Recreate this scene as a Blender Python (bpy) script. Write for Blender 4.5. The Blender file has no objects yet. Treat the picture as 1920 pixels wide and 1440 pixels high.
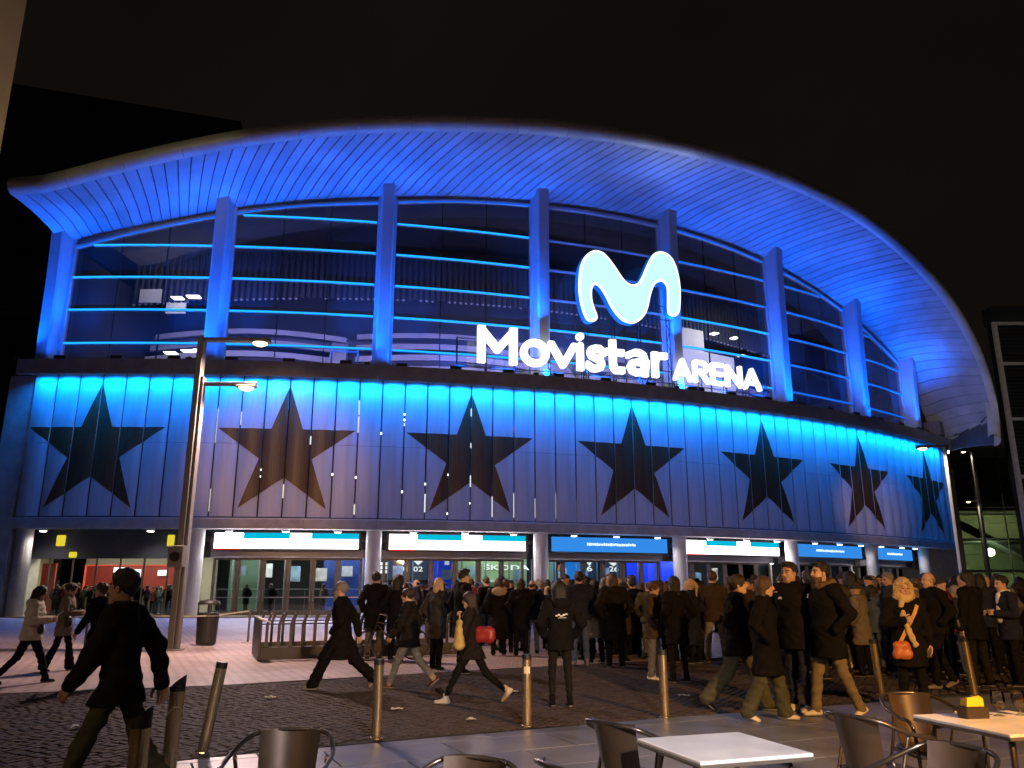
import bpy, math, random
import numpy as np
from mathutils import Vector, Matrix
random.seed(7)
RD = math.radians
scene = bpy.context.scene
COL = scene.collection

# ---------------------------------------------------------------- camera, sky, exposure
cam_d = bpy.data.cameras.new('camera')
cam_d.sensor_width = 36.0
cam_d.lens = 36.0 * 1500 / 1920
cam_d.clip_start = 0.1
cam_d.clip_end = 1500
cam = bpy.data.objects.new('camera', cam_d)
COL.objects.link(cam)
cam.location = (0, 0, 1.6)
cam.rotation_euler = (RD(90 + 14.32), 0, 0)
scene.camera = cam

world = bpy.data.worlds.new('World')
scene.world = world
world.use_nodes = True
wn = world.node_tree.nodes
wl = world.node_tree.links
bg = wn['Background']
sky = wn.new('ShaderNodeTexSky')
sky.sky_type = 'NISHITA'
sky.sun_disc = False
sky.sun_elevation = RD(-6)
sky.sun_rotation = RD(180)
glow = wn.new('ShaderNodeMix')
glow.data_type = 'RGBA'
glow.inputs[0].default_value = 0.985
glow.inputs[7].default_value = (0.0052, 0.0042, 0.0033, 1)      # sodium glow of the city on the cloud
wtc = wn.new('ShaderNodeTexCoord')
wno = wn.new('ShaderNodeTexNoise')
wno.inputs['Scale'].default_value = 2.2
wno.inputs['Detail'].default_value = 5
wl.new(wtc.outputs['Generated'], wno.inputs[0])
wra = wn.new('ShaderNodeValToRGB')
wra.color_ramp.elements[0].position = 0.3
wra.color_ramp.elements[0].color = (0.0032, 0.0026, 0.0022, 1)
wra.color_ramp.elements[1].position = 0.72
wra.color_ramp.elements[1].color = (0.0060, 0.0046, 0.0035, 1)
wl.new(wno.outputs[0], wra.inputs[0])
wl.new(wra.outputs[0], glow.inputs[7])
wl.new(sky.outputs[0], glow.inputs[6])
wl.new(glow.outputs[2], bg.inputs[0])
bg.inputs[1].default_value = 1.0

scene.view_settings.view_transform = 'Standard'
scene.view_settings.look = 'None'
scene.view_settings.exposure = 0.0
scene.view_settings.gamma = 1.0
scene.cycles.use_denoising = True
try:
    scene.cycles.denoiser = 'OPENIMAGEDENOISE'
except Exception:
    pass
scene.cycles.max_bounces = 8
scene.cycles.diffuse_bounces = 3
scene.cycles.glossy_bounces = 3
scene.cycles.transmission_bounces = 4
scene.cycles.transparent_max_bounces = 16
scene.cycles.sample_clamp_indirect = 4.0
scene.cycles.sample_clamp_direct = 0.0
scene.cycles.caustics_reflective = False
scene.cycles.caustics_refractive = False
scene.cycles.use_light_tree = True
scene.cycles.use_adaptive_sampling = True
scene.cycles.adaptive_threshold = 0.03

# ---------------------------------------------------------------- helpers
MATS = {}


def mat(name, col, rough=0.6, metal=0.0, var=0.0, vscale=3.0, bump=0.0, bscale=20.0, spec=0.5, stretch=(1, 1, 1), emit=None, es=0.0, coat=0.0, alpha=None):
    if name in MATS:
        return MATS[name]
    m = bpy.data.materials.new(name)
    m.use_nodes = True
    nt = m.node_tree
    b = nt.nodes['Principled BSDF']
    b.inputs['Base Color'].default_value = (*col, 1)
    b.inputs['Roughness'].default_value = rough
    b.inputs['Metallic'].default_value = metal
    b.inputs['Specular IOR Level'].default_value = spec
    b.inputs['Coat Weight'].default_value = coat
    if emit:
        b.inputs['Emission Color'].default_value = (*emit, 1)
        b.inputs['Emission Strength'].default_value = es
    if var or bump:
        tc = nt.nodes.new('ShaderNodeTexCoord')
        mp = nt.nodes.new('ShaderNodeMapping')
        mp.inputs['Scale'].default_value = stretch
        nt.links.new(tc.outputs['Object'], mp.inputs[0])
    if var:
        n = nt.nodes.new('ShaderNodeTexNoise')
        n.inputs['Scale'].default_value = vscale
        n.inputs['Detail'].default_value = 6
        nt.links.new(mp.outputs[0], n.inputs[0])
        mr = nt.nodes.new('ShaderNodeMapRange')
        mr.inputs[1].default_value = 0.3
        mr.inputs[2].default_value = 0.7
        mr.inputs[3].default_value = 1 - var
        mr.inputs[4].default_value = 1 + var
        nt.links.new(n.outputs[0], mr.inputs[0])
        oi = nt.nodes.new('ShaderNodeObjectInfo')
        mr2 = nt.nodes.new('ShaderNodeMapRange')
        mr2.inputs[3].default_value = 1 - var * 0.5
        mr2.inputs[4].default_value = 1 + var * 0.5
        nt.links.new(oi.outputs['Random'], mr2.inputs[0])
        mu = nt.nodes.new('ShaderNodeMath')
        mu.operation = 'MULTIPLY'
        nt.links.new(mr.outputs[0], mu.inputs[0])
        nt.links.new(mr2.outputs[0], mu.inputs[1])
        vm = nt.nodes.new('ShaderNodeVectorMath')
        vm.operation = 'SCALE'
        vm.inputs[0].default_value = col
        nt.links.new(mu.outputs[0], vm.inputs['Scale'])
        nt.links.new(vm.outputs[0], b.inputs['Base Color'])
        rr = nt.nodes.new('ShaderNodeMapRange')
        rr.inputs[3].default_value = max(0.02, rough - 0.12)
        rr.inputs[4].default_value = min(1, rough + 0.12)
        nt.links.new(n.outputs[0], rr.inputs[0])
        nt.links.new(rr.outputs[0], b.inputs['Roughness'])
    if bump:
        n2 = nt.nodes.new('ShaderNodeTexNoise')
        n2.inputs['Scale'].default_value = bscale
        n2.inputs['Detail'].default_value = 4
        nt.links.new(mp.outputs[0], n2.inputs[0])
        bp = nt.nodes.new('ShaderNodeBump')
        bp.inputs['Strength'].default_value = bump
        bp.inputs['Distance'].default_value = 0.02
        nt.links.new(n2.outputs[0], bp.inputs['Height'])
        nt.links.new(bp.outputs[0], b.inputs['Normal'])
    MATS[name] = m
    return m


def emat(name, col, s):
    if name in MATS:
        return MATS[name]
    m = bpy.data.materials.new(name)
    m.use_nodes = True
    nt = m.node_tree
    nt.nodes.remove(nt.nodes['Principled BSDF'])
    e = nt.nodes.new('ShaderNodeEmission')
    e.inputs[0].default_value = (*col, 1)
    e.inputs[1].default_value = s
    nt.links.new(e.outputs[0], nt.nodes['Material Output'].inputs[0])
    MATS[name] = m
    return m


def glassmat(name, tint=(0.75, 0.8, 0.85), refl=0.08, rough=0.02, dust_haze=0.0):
    if name in MATS:
        return MATS[name]
    m = bpy.data.materials.new(name)
    m.use_nodes = True
    nt = m.node_tree
    nt.nodes.remove(nt.nodes['Principled BSDF'])
    t = nt.nodes.new('ShaderNodeBsdfTransparent')
    t.inputs[0].default_value = (*tint, 1)
    g = nt.nodes.new('ShaderNodeBsdfGlossy')
    g.inputs['Roughness'].default_value = rough
    g.inputs[0].default_value = (0.9, 0.95, 1, 1)
    fr = nt.nodes.new('ShaderNodeFresnel')
    fr.inputs[0].default_value = 1.5
    mx = nt.nodes.new('ShaderNodeMixShader')
    ma = nt.nodes.new('ShaderNodeMath')
    ma.operation = 'MULTIPLY_ADD'
    ma.inputs[1].default_value = 1.0
    ma.inputs[2].default_value = refl - 0.04
    nt.links.new(fr.outputs[0], ma.inputs[0])
    nt.links.new(ma.outputs[0], mx.inputs[0])
    nt.links.new(t.outputs[0], mx.inputs[1])
    nt.links.new(g.outputs[0], mx.inputs[2])
    out = mx
    if dust_haze:  # pale diffuse film added so the panes catch the floods as blue haze
        df = nt.nodes.new('ShaderNodeBsdfDiffuse')
        df.inputs[0].default_value = (0.7, 0.7, 0.72, 1)
        m2 = nt.nodes.new('ShaderNodeMixShader')
        m2.inputs[0].default_value = dust_haze
        nt.links.new(mx.outputs[0], m2.inputs[1])
        nt.links.new(df.outputs[0], m2.inputs[2])
        out = m2
    nt.links.new(out.outputs[0], nt.nodes['Material Output'].inputs[0])
    MATS[name] = m
    return m


class MB:
    def __init__(s):
        s.v = []
        s.f = []

    def add(s, vs, fs):
        n = len(s.v)
        s.v += [tuple(v) for v in vs]
        s.f += [tuple(i + n for i in f) for f in fs]
        return s

    def box(s, x0, x1, y0, y1, z0, z1):
        return s.add([(x0, y0, z0), (x1, y0, z0), (x1, y1, z0), (x0, y1, z0), (x0, y0, z1), (x1, y0, z1), (x1, y1, z1), (x0, y1, z1)],
                     [(0, 3, 2, 1), (4, 5, 6, 7), (0, 1, 5, 4), (1, 2, 6, 5), (2, 3, 7, 6), (3, 0, 4, 7)])

    def rbox(s, x0, x1, y0, y1, z0, z1, b=0.01):
        # box with chamfered edges
        xs, ys, zs = (x0, x1), (y0, y1), (z0, z1)
        sg = (1, -1)
        vs = []
        idx = {}
        for i in (0, 1):
            for j in (0, 1):
                for k in (0, 1):
                    X, Y, Z = xs[i], ys[j], zs[k]
                    for a in range(3):
                        d = [sg[i] * b, sg[j] * b, sg[k] * b]
                        d[a] = 0
                        idx[i, j, k, a] = len(vs)
                        vs.append((X + d[0], Y + d[1], Z + d[2]))
        fs = []
        I = idx
        for i in (0, 1):
            q = [I[i, 0, 0, 0], I[i, 1, 0, 0], I[i, 1, 1, 0], I[i, 0, 1, 0]]
            fs.append(q if i else q[::-1])
            q = [I[0, i, 0, 1], I[1, i, 0, 1], I[1, i, 1, 1], I[0, i, 1, 1]]
            fs.append(q[::-1] if i else q)
            q = [I[0, 0, i, 2], I[1, 0, i, 2], I[1, 1, i, 2], I[0, 1, i, 2]]
            fs.append(q if i else q[::-1])
        for i in (0, 1):
            for j in (0, 1):
                q = [I[i, j, 0, 0], I[i, j, 1, 0], I[i, j, 1, 1], I[i, j, 0, 1]]
                fs.append(q if (i == j) else q[::-1])
                q = [I[i, 0, j, 0], I[i, 1, j, 0], I[i, 1, j, 2], I[i, 0, j, 2]]
                fs.append(q[::-1] if (i == j) else q)
                q = [I[0, i, j, 1], I[1, i, j, 1], I[1, i, j, 2], I[0, i, j, 2]]
                fs.append(q if (i == j) else q[::-1])
        for i in (0, 1):
            for j in (0, 1):
                for k in (0, 1):
                    q = [I[i, j, k, 0], I[i, j, k, 1], I[i, j, k, 2]]
                    fs.append(q if (i + j + k) % 2 else q[::-1])
        return s.add(vs, fs)

    def tube(s, pts, r, n=8, cap=True, closed=False):
        pts = [Vector(p) for p in pts]
        rs = r if isinstance(r, (list, tuple)) else [r] * len(pts)
        N = len(pts)
        rings = []
        up = None
        for i, p in enumerate(pts):
            a = pts[(i - 1) % N] if (closed or i > 0) else p
            b = pts[(i + 1) % N] if (closed or i < N - 1) else p
            d = (b - a)
            if d.length < 1e-9:
                d = Vector((0, 0, 1))
            d.normalize()
            if up is None:
                up = Vector((0, 0, 1)) if abs(d.z) < 0.9 else Vector((1, 0, 0))
            u = d.cross(up)
            if u.length < 1e-6:
                u = d.orthogonal()
            u.normalize()
            w = u.cross(d)
            up = w
            rings.append([p + u * (rs[i] * math.cos(2 * math.pi * k / n)) + w * (rs[i] * math.sin(2 * math.pi * k / n)) for k in range(n)])
        vs = [v for ring in rings for v in ring]
        fs = []
        for i in range(N if closed else N - 1):
            j = (i + 1) % N
            for k in range(n):
                l = (k + 1) % n
                fs.append((i * n + k, j * n + k, j * n + l, i * n + l))
        if cap and not closed:
            fs.append(tuple(range(n)))
            fs.append(tuple((N - 1) * n + k for k in range(n))[::-1])
        return s.add(vs, fs)

    def lathe(s, prof, n=16, c=(0, 0, 0)):
        vs = []
        fs = []
        for (r, z) in prof:
            for k in range(n):
                a = 2 * math.pi * k / n
                vs.append((c[0] + r * math.cos(a), c[1] + r * math.sin(a), c[2] + z))
        for i in range(len(prof) - 1):
            for k in range(n):
                l = (k + 1) % n
                fs.append((i * n + k, i * n + l, (i + 1) * n + l, (i + 1) * n + k))
        fs.append(tuple(range(n))[::-1])
        fs.append(tuple((len(prof) - 1) * n + k for k in range(n)))
        return s.add(vs, fs)

    def grid(s, rows, flip=False):
        m = len(rows[0])
        vs = [p for r in rows for p in r]
        fs = []
        for i in range(len(rows) - 1):
            for j in range(m - 1):
                q = (i * m + j, i * m + j + 1, (i + 1) * m + j + 1, (i + 1) * m + j)
                fs.append(q[::-1] if flip else q)
        return s.add(vs, fs)

    def prism(s, poly, y0, y1, axis='y'):
        n = len(poly)
        if axis == 'y':
            a = [(p[0], y0, p[1]) for p in poly]
            b = [(p[0], y1, p[1]) for p in poly]
        elif axis == 'x':
            a = [(y0, p[0], p[1]) for p in poly]
            b = [(y1, p[0], p[1]) for p in poly]
        else:
            a = [(p[0], p[1], y0) for p in poly]
            b = [(p[0], p[1], y1) for p in poly]
        fs = [tuple(range(n)), tuple(range(n, 2 * n))[::-1]]
        for i in range(n):
            j = (i + 1) % n
            fs.append((i, i + n, j + n, j))
        return s.add(a + b, fs)

    def mesh(s, name, smooth=False):
        me = bpy.data.meshes.new(name)
        me.from_pydata(s.v, [], s.f)
        me.update()
        if smooth:
            me.polygons.foreach_set('use_smooth', [True] * len(me.polygons))
        return me


def link(name, me, m=None, parent=None, loc=None, rz=None, label=None):
    o = bpy.data.objects.new(name, me)
    COL.objects.link(o)
    if m is not None and me is not None and not me.materials:
        me.materials.append(m)
    elif m is not None and me is not None and me.materials[0] != m:
        o.material_slots[0].link = 'OBJECT'
        o.material_slots[0].material = m
    if parent is not None:
        o.parent = parent
    if loc is not None:
        o.location = loc
    if rz is not None:
        o.rotation_euler = (0, 0, rz)
    if label:
        o['label'] = label
    return o


def ob(name, mb, m, parent=None, loc=None, rz=None, smooth=False, label=None):
    return link(name, mb.mesh(name, smooth), m, parent, loc, rz, label)


def thing(name, label, cat, loc=(0, 0, 0), rz=0, group=None):
    o = bpy.data.objects.new(name, None)
    o.empty_display_size = 0.2
    COL.objects.link(o)
    o.location = loc
    o.rotation_euler = (0, 0, rz)
    o['label'] = label
    o['category'] = cat
    if group:
        o['group'] = group
    return o


def tag(o, label, cat, group=None):
    o['label'] = label
    o['category'] = cat
    if group:
        o['group'] = group
    return o


def area(name, loc, target, sx, sy, power, col, spread=180, parent=None):
    l = bpy.data.lights.new(name, 'AREA')
    l.shape = 'RECTANGLE'
    l.size = sx
    l.size_y = sy
    l.energy = power
    l.color = col
    l.spread = RD(spread)
    o = bpy.data.objects.new(name, l)
    COL.objects.link(o)
    d = Vector(target) - Vector(loc)
    o.location = loc
    o.rotation_euler = d.to_track_quat('-Z', 'Y').to_euler()
    return o


def spot(name, loc, target, power, col, angle=120, blend=0.6, r=0.08):
    l = bpy.data.lights.new(name, 'SPOT')
    l.energy = power
    l.color = col
    l.spot_size = RD(angle)
    l.spot_blend = blend
    l.shadow_soft_size = r
    o = bpy.data.objects.new(name, l)
    COL.objects.link(o)
    o.location = loc
    o.rotation_euler = (Vector(target) - Vector(loc)).to_track_quat('-Z', 'Y').to_euler()
    return o


def point(name, loc, power, col, r=0.08):
    l = bpy.data.lights.new(name, 'POINT')
    l.energy = power
    l.color = col
    l.shadow_soft_size = r
    o = bpy.data.objects.new(name, l)
    COL.objects.link(o)
    o.location = loc
    return o


def text_mesh(s, size=1.0, offset=0.0, depth=0.05, space=1.0):
    cu = bpy.data.curves.new('t', 'FONT')
    cu.body = s
    cu.size = size
    cu.offset = offset
    cu.extrude = depth
    cu.space_character = space
    cu.resolution_u = 6
    o = bpy.data.objects.new('t', cu)
    COL.objects.link(o)
    dg = bpy.context.evaluated_depsgraph_get()
    dg.update()
    me = bpy.data.meshes.new_from_object(o.evaluated_get(dg))
    bpy.data.objects.remove(o)
    bpy.data.curves.remove(cu)
    n = len(me.vertices)
    co = np.empty(n * 3)
    me.vertices.foreach_get('co', co)
    return me, co.reshape(-1, 3)


# the arena's plan is one circular arc: angle th in degrees, off = metres in front of the panel line
AX, AY, AR = -24.006, 134.983, 88.983


def PA(th, off, z):
    r = AR + off
    return Vector((AX + r * math.sin(RD(th)), AY - r * math.cos(RD(th)), z))


def LA(th, off, z):
    # same point in the arena's own frame (origin at the arc's centre)
    r = AR + off
    return (r * math.sin(RD(th)), -r * math.cos(RD(th)), z)


def arcbox(mb, t0, t1, o0, o1, z0, z1, n=8):
    rows = []
    for i in range(n + 1):
        t = t0 + (t1 - t0) * i / n
        rows.append([LA(t, o0, z0), LA(t, o1, z0), LA(t, o1, z1), LA(t, o0, z1), LA(t, o0, z0)])
    mb.grid(rows, flip=True)
    a = rows[0]
    b = rows[-1]
    mb.add([a[0], a[1], a[2], a[3]], [(0, 1, 2, 3)])
    mb.add([b[0], b[1], b[2], b[3]], [(3, 2, 1, 0)])
    return mb
# ---------------------------------------------------------------- distance-field modelling (letters, people)
def nets(F, o, h):
    """surface nets: quads of the zero level of F sampled on a grid"""
    s = F < 0
    nx, ny, nz = F.shape
    acc = np.zeros((nx - 1, ny - 1, nz - 1, 3), np.float32)
    cnt = np.zeros((nx - 1, ny - 1, nz - 1), np.float32)
    cs = [(i, j, k) for i in (0, 1) for j in (0, 1) for k in (0, 1)]

    def sl(c):
        return tuple(slice(c[a], (nx, ny, nz)[a] - 1 + c[a]) for a in range(3))
    for a in cs:
        for ax in range(3):
            if a[ax]:
                continue
            b = list(a)
            b[ax] = 1
            Fa, Fb = F[sl(a)], F[sl(b)]
            m = s[sl(a)] != s[sl(b)]
            if not m.any():
                continue
            t = Fa[m] / (Fa[m] - Fb[m])
            for d in range(3):
                acc[..., d][m] += (a[d] + t) if d == ax else a[d]
            cnt[m] += 1
    cells = cnt > 0
    idx = np.full(cells.shape, -1, np.int64)
    idx[cells] = np.arange(cells.sum())
    ijk = np.argwhere(cells).astype(np.float32)
    V = (ijk + acc[cells] / cnt[cells][:, None]) * h + np.array(o, np.float32)
    Q = []
    for ax in range(3):
        lo = [slice(1, -1)] * 3
        hi = [slice(1, -1)] * 3
        lo[ax] = slice(0, -1)
        hi[ax] = slice(1, None)
        A, B = s[tuple(lo)], s[tuple(hi)]
        for sg in (0, 1):
            m = (A & ~B) if sg == 0 else (~A & B)
            p = np.argwhere(m)
            if not len(p):
                continue
            p = p + np.array([0 if a == ax else 1 for a in range(3)])
            u, w = [(1, 2), (2, 0), (0, 1)][ax]
            eu = np.zeros(3, int)
            eu[u] = 1
            ew = np.zeros(3, int)
            ew[w] = 1
            g_ = lambda q: idx[q[:, 0], q[:, 1], q[:, 2]]
            quad = np.stack([g_(p - eu - ew), g_(p - ew), g_(p), g_(p - eu)], 1)
            Q.append(quad if sg == 0 else quad[:, ::-1])
    return V, np.concatenate(Q)


def npmesh(name, V, Q, smooth=True, mi=None):
    me = bpy.data.meshes.new(name)
    me.vertices.add(len(V))
    me.vertices.foreach_set('co', np.asarray(V, np.float32).ravel())
    nq = len(Q)
    me.loops.add(nq * 4)
    me.loops.foreach_set('vertex_index', np.asarray(Q, np.int32).ravel())
    me.polygons.add(nq)
    me.polygons.foreach_set('loop_start', np.arange(nq, dtype=np.int32) * 4)
    me.polygons.foreach_set('loop_total', np.full(nq, 4, np.int32))
    if smooth:
        me.polygons.foreach_set('use_smooth', np.ones(nq, bool))
    if mi is not None:
        me.polygons.foreach_set('material_index', np.asarray(mi, np.int32))
    me.update(calc_edges=True)
    me.validate()
    return me


def gridpts(lo, hi, h):
    ax = [np.arange(lo[i] - 2 * h, hi[i] + 3 * h, h, dtype=np.float32) for i in range(3)]
    X, Y, Z = np.meshgrid(*ax, indexing='ij')
    return np.stack([X, Y, Z], -1), [a[0] for a in ax]


def sd_cap(P, a, b, r1, r2=None, sc=(1, 1, 1)):
    """tapered capsule; sc stretches space to flatten it"""
    r2 = r1 if r2 is None else r2
    S = np.array(sc, np.float32)
    a = np.array(a, np.float32) * S
    b = np.array(b, np.float32) * S
    pa = P * S - a
    ba = b - a
    t = np.clip((pa @ ba) / max(float(ba @ ba), 1e-9), 0, 1)
    d = np.linalg.norm(pa - t[..., None] * ba, axis=-1)
    return d - (r1 + (r2 - r1) * t)


def sd_ell(P, c, r):
    q = (P - np.array(c, np.float32))
    r = np.array(r, np.float32)
    k0 = np.linalg.norm(q / r, axis=-1)
    k1 = np.linalg.norm(q / (r * r), axis=-1)
    return k0 * (k0 - 1) / np.maximum(k1, 1e-6)


def smin(a, b, k):
    h = np.clip(0.5 + 0.5 * (b - a) / k, 0, 1)
    return b + (a - b) * h - k * h * (1 - h)


def smax(a, b, k):
    return -smin(-a, -b, k)


def arc2(cx, cy, rx, ry, a0, a1, n=14):
    return [(cx + rx * math.cos(RD(a0 + (a1 - a0) * i / n)), cy + ry * math.sin(RD(a0 + (a1 - a0) * i / n))) for i in range(n + 1)]


GLY = {
    'M': [[(0, 0), (0, 1)], [(0, 1), (0.5, 0.36), (1, 1)], [(1, 1), (1, 0)]],
    'o': [arc2(0.5, 0.5, 0.5, 0.5, 0, 360, 28)],
    'v': [[(0, 1), (0.5, 0.0), (1, 1)]],
    'i': [[(0.5, 0), (0.5, 0.58)], [(0.5, 1.0), (0.5, 1.0)]],
    's': [[(0.98, 0.90), (0.78, 1), (0.45, 1.0), (0.16, 0.93), (0.06, 0.77), (0.16, 0.62), (0.5, 0.53), (0.82, 0.43), (0.94, 0.25), (0.82, 0.07), (0.5, 0), (0.2, 0.0), (0.0, 0.08)]],
    't': [[(0.34, 1), (0.34, 0.28), (0.40, 0.10), (0.55, 0.01), (0.95, 0.02)], [(0, 0.66), (0.95, 0.66)]],
    'a': [[(0.10, 0.90), (0.35, 1), (0.62, 1.0), (0.85, 0.9), (0.92, 0.68), (0.92, 0.0)], [(0.92, 0.52), (0.5, 0.54), (0.18, 0.46), (0.05, 0.27), (0.16, 0.08), (0.42, 0.0), (0.72, 0.06), (0.92, 0.24)]],
    'r': [[(0, 0), (0, 1)], [(0, 0.62), (0.25, 0.88), (0.6, 0.99), (1, 1.0)]],
    'A': [[(0, 0), (0.5, 1), (1, 0)], [(0.22, 0.28), (0.78, 0.28)]],
    'R': [[(0, 0), (0, 1), (0.55, 1)], arc2(0.55, 0.74, 0.42, 0.26, 90, -90, 10), [(0.55, 0.48), (0, 0.48)], [(0.5, 0.48), (1, 0)]],
    'E': [[(1, 1), (0, 1), (0, 0), (1, 0)], [(0, 0.5), (0.88, 0.5)]],
    'N': [[(0, 0), (0, 1), (1, 0), (1, 1)]],
}


def glyph(ch, W, H, T, D, h=0.03):
    """bold letter as an extruded field; returns V with x across, y depth, z up, lower left at 0"""
    P, o = gridpts((0, -D, 0), (W, D, H), h)
    P2 = P[:, 0, :, :][..., [0, 2]]
    d = np.full(P2.shape[:2], 9.0, np.float32)
    for st in GLY[ch]:
        pts = [np.array((T / 2 + x * (W - T), T / 2 + y * (H - T)), np.float32) for x, y in st]
        if len(pts) > 2 or np.linalg.norm(pts[0] - pts[-1]) > 1e-6:
            if np.linalg.norm(pts[0] - pts[-1]) > 1e-6:      # square ends, trimmed to the letter box below
                e0_, e1_ = pts[0] - pts[1], pts[-1] - pts[-2]
                pts[0] = pts[0] + e0_ / np.linalg.norm(e0_) * T * 0.5
                pts[-1] = pts[-1] + e1_ / np.linalg.norm(e1_) * T * 0.5
        for a, b in zip(pts, pts[1:]):
            ba = b - a
            t = np.clip(((P2 - a) @ ba) / max(float(ba @ ba), 1e-9), 0, 1)
            r = T / 2 * (1.12 if (ch == 'i' and st[0] == st[1]) else 1.0)
            d = np.minimum(d, np.linalg.norm(P2 - a - t[..., None] * ba, axis=-1) - r)
    bx_ = np.maximum(np.abs(P2[..., 0] - W / 2) - W / 2, np.abs(P2[..., 1] - H / 2) - H / 2)
    d = np.maximum(d, bx_ if ch not in 'i' else d)
    F = np.maximum(d[:, None, :] + 0 * P[..., 1], np.abs(P[..., 1]) - D)
    return nets(F.astype(np.float32), o, h)
# ---------------------------------------------------------------- materials
M_panel = mat('panel_metal', (0.50, 0.51, 0.53), 0.45, 0.0, var=0.10, vscale=1.2, stretch=(3, 3, 0.25))
M_star = mat('star_film', (0.085, 0.040, 0.011), 0.46, 0.0, var=0.25, vscale=1.5, stretch=(3, 3, 0.4))
M_conc = mat('concrete', (0.42, 0.41, 0.39), 0.8, var=0.18, vscale=1.5, bump=0.15, bscale=9)
M_concd = mat('concrete_dark', (0.12, 0.115, 0.11), 0.85, var=0.2, vscale=1.0)
M_white = mat('white_metal', (0.72, 0.73, 0.75), 0.45, 0.0, var=0.06, vscale=0.8)
M_soffit = mat('soffit_white', (0.58, 0.59, 0.61), 0.5, 0.0, var=0.20, vscale=0.45)
M_black = mat('void_black', (0.012, 0.012, 0.013), 0.8)
M_zinc = mat('zinc_eave', (0.78, 0.75, 0.66), 0.4, 0.1, var=0.15, vscale=0.7)
M_glass = glassmat('facade_glass', (0.72, 0.76, 0.84), 0.06, 0.02, 0.06)
M_doorglass = glassmat('door_glass', (0.80, 0.84, 0.84), 0.06)
M_bronze = mat('bronze_frame', (0.13, 0.105, 0.085), 0.4, 0.5, var=0.15, vscale=2)
M_led = emat('led_cyan', (0.01, 0.33, 1.0), 1.7)
M_led2 = emat('led_blue', (0.01, 0.17, 1.0), 0.9)
M_lamp = emat('lamp_white', (1.0, 0.96, 0.9), 12.0)
M_lampw = emat('lamp_warm', (1.0, 0.72, 0.38), 14.0)
M_red = mat('red_panel', (0.20, 0.016, 0.013), 0.5, emit=(1.0, 0.05, 0.03), es=0.03)  # faint red glow put into the wall colour
M_bluep = mat('blue_panel', (0.02, 0.06, 0.6), 0.4, emit=(0.01, 0.08, 1.0), es=0.12)  # some of the lobby light is put into this wall as glow

# ---------------------------------------------------------------- ground, paving
EDGE = [(-40.0, -15.9), (-3.08, 8.35), (-1.52, 9.40), (0.26, 10.22), (1.91, 10.92), (4.07, 12.02), (7.3, 13.6), (60, 40)]
FARC = [(-60, -2), (-8.05, 13.38), (-5.83, 14.08), (-3.42, 15.3), (-1.7, 16.6), (1.28, 18.2), (6, 20.6), (60, 48)]


def pl(tab, x):
    for (a, b), (c, d) in zip(tab, tab[1:]):
        if x <= c:
            return b + (d - b) * (x - a) / (c - a)
    return tab[-1][1]


def brickmat(name, c1, c2, mortar, scale, bw, bh, rough, bump=0.4, rot=0.0):
    m = bpy.data.materials.new(name)
    m.use_nodes = True
    nt = m.node_tree
    b = nt.nodes['Principled BSDF']
    tc = nt.nodes.new('ShaderNodeTexCoord')
    mp = nt.nodes.new('ShaderNodeMapping')
    mp.inputs['Rotation'].default_value = (0, 0, rot)
    nt.links.new(tc.outputs['Object'], mp.inputs[0])
    br = nt.nodes.new('ShaderNodeTexBrick')
    br.inputs['Color1'].default_value = (*c1, 1)
    br.inputs['Color2'].default_value = (*c2, 1)
    br.inputs['Mortar'].default_value = (*mortar, 1)
    br.inputs['Scale'].default_value = scale
    br.inputs['Mortar Size'].default_value = 0.018
    br.inputs['Brick Width'].default_value = bw
    br.inputs['Row Height'].default_value = bh
    nt.links.new(mp.outputs[0], br.inputs[0])
    n = nt.nodes.new('ShaderNodeTexNoise')
    n.inputs['Scale'].default_value = 0.35
    n.inputs['Detail'].default_value = 8
    nt.links.new(tc.outputs['Object'], n.inputs[0])
    mr = nt.nodes.new('ShaderNodeMapRange')
    mr.inputs[1].default_value = 0.3
    mr.inputs[2].default_value = 0.7
    mr.inputs[3].default_value = 0.65
    mr.inputs[4].default_value = 1.25
    nt.links.new(n.outputs[0], mr.inputs[0])
    vm = nt.nodes.new('ShaderNodeVectorMath')
    vm.operation = 'SCALE'
    nt.links.new(br.outputs[0], vm.inputs[0])
    nt.links.new(mr.outputs[0], vm.inputs['Scale'])
    nt.links.new(vm.outputs[0], b.inputs['Base Color'])
    rr = nt.nodes.new('ShaderNodeMapRange')
    rr.inputs[3].default_value = rough - 0.15
    rr.inputs[4].default_value = rough + 0.15
    nt.links.new(n.outputs[0], rr.inputs[0])
    nt.links.new(rr.outputs[0], b.inputs['Roughness'])
    bp = nt.nodes.new('ShaderNodeBump')
    bp.inputs['Strength'].default_value = bump
    bp.inputs['Distance'].default_value = 0.01
    iv = nt.nodes.new('ShaderNodeMath')
    iv.operation = 'SUBTRACT'
    iv.inputs[0].default_value = 1.0
    nt.links.new(br.outputs['Fac'], iv.inputs[1])
    nt.links.new(iv.outputs[0], bp.inputs['Height'])
    nt.links.new(bp.outputs[0], b.inputs['Normal'])
    return m


M_ground = mat('asphalt_ground', (0.05, 0.048, 0.045), 0.8, var=0.2, vscale=0.6)
g = MB()
g.add([(-900, -300, -0.08), (900, -300, -0.08), (900, 1200, -0.08), (-900, 1200, -0.08)], [(0, 1, 2, 3)])
o = ob('ground', g, M_ground)
o['kind'] = 'structure'
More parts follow.
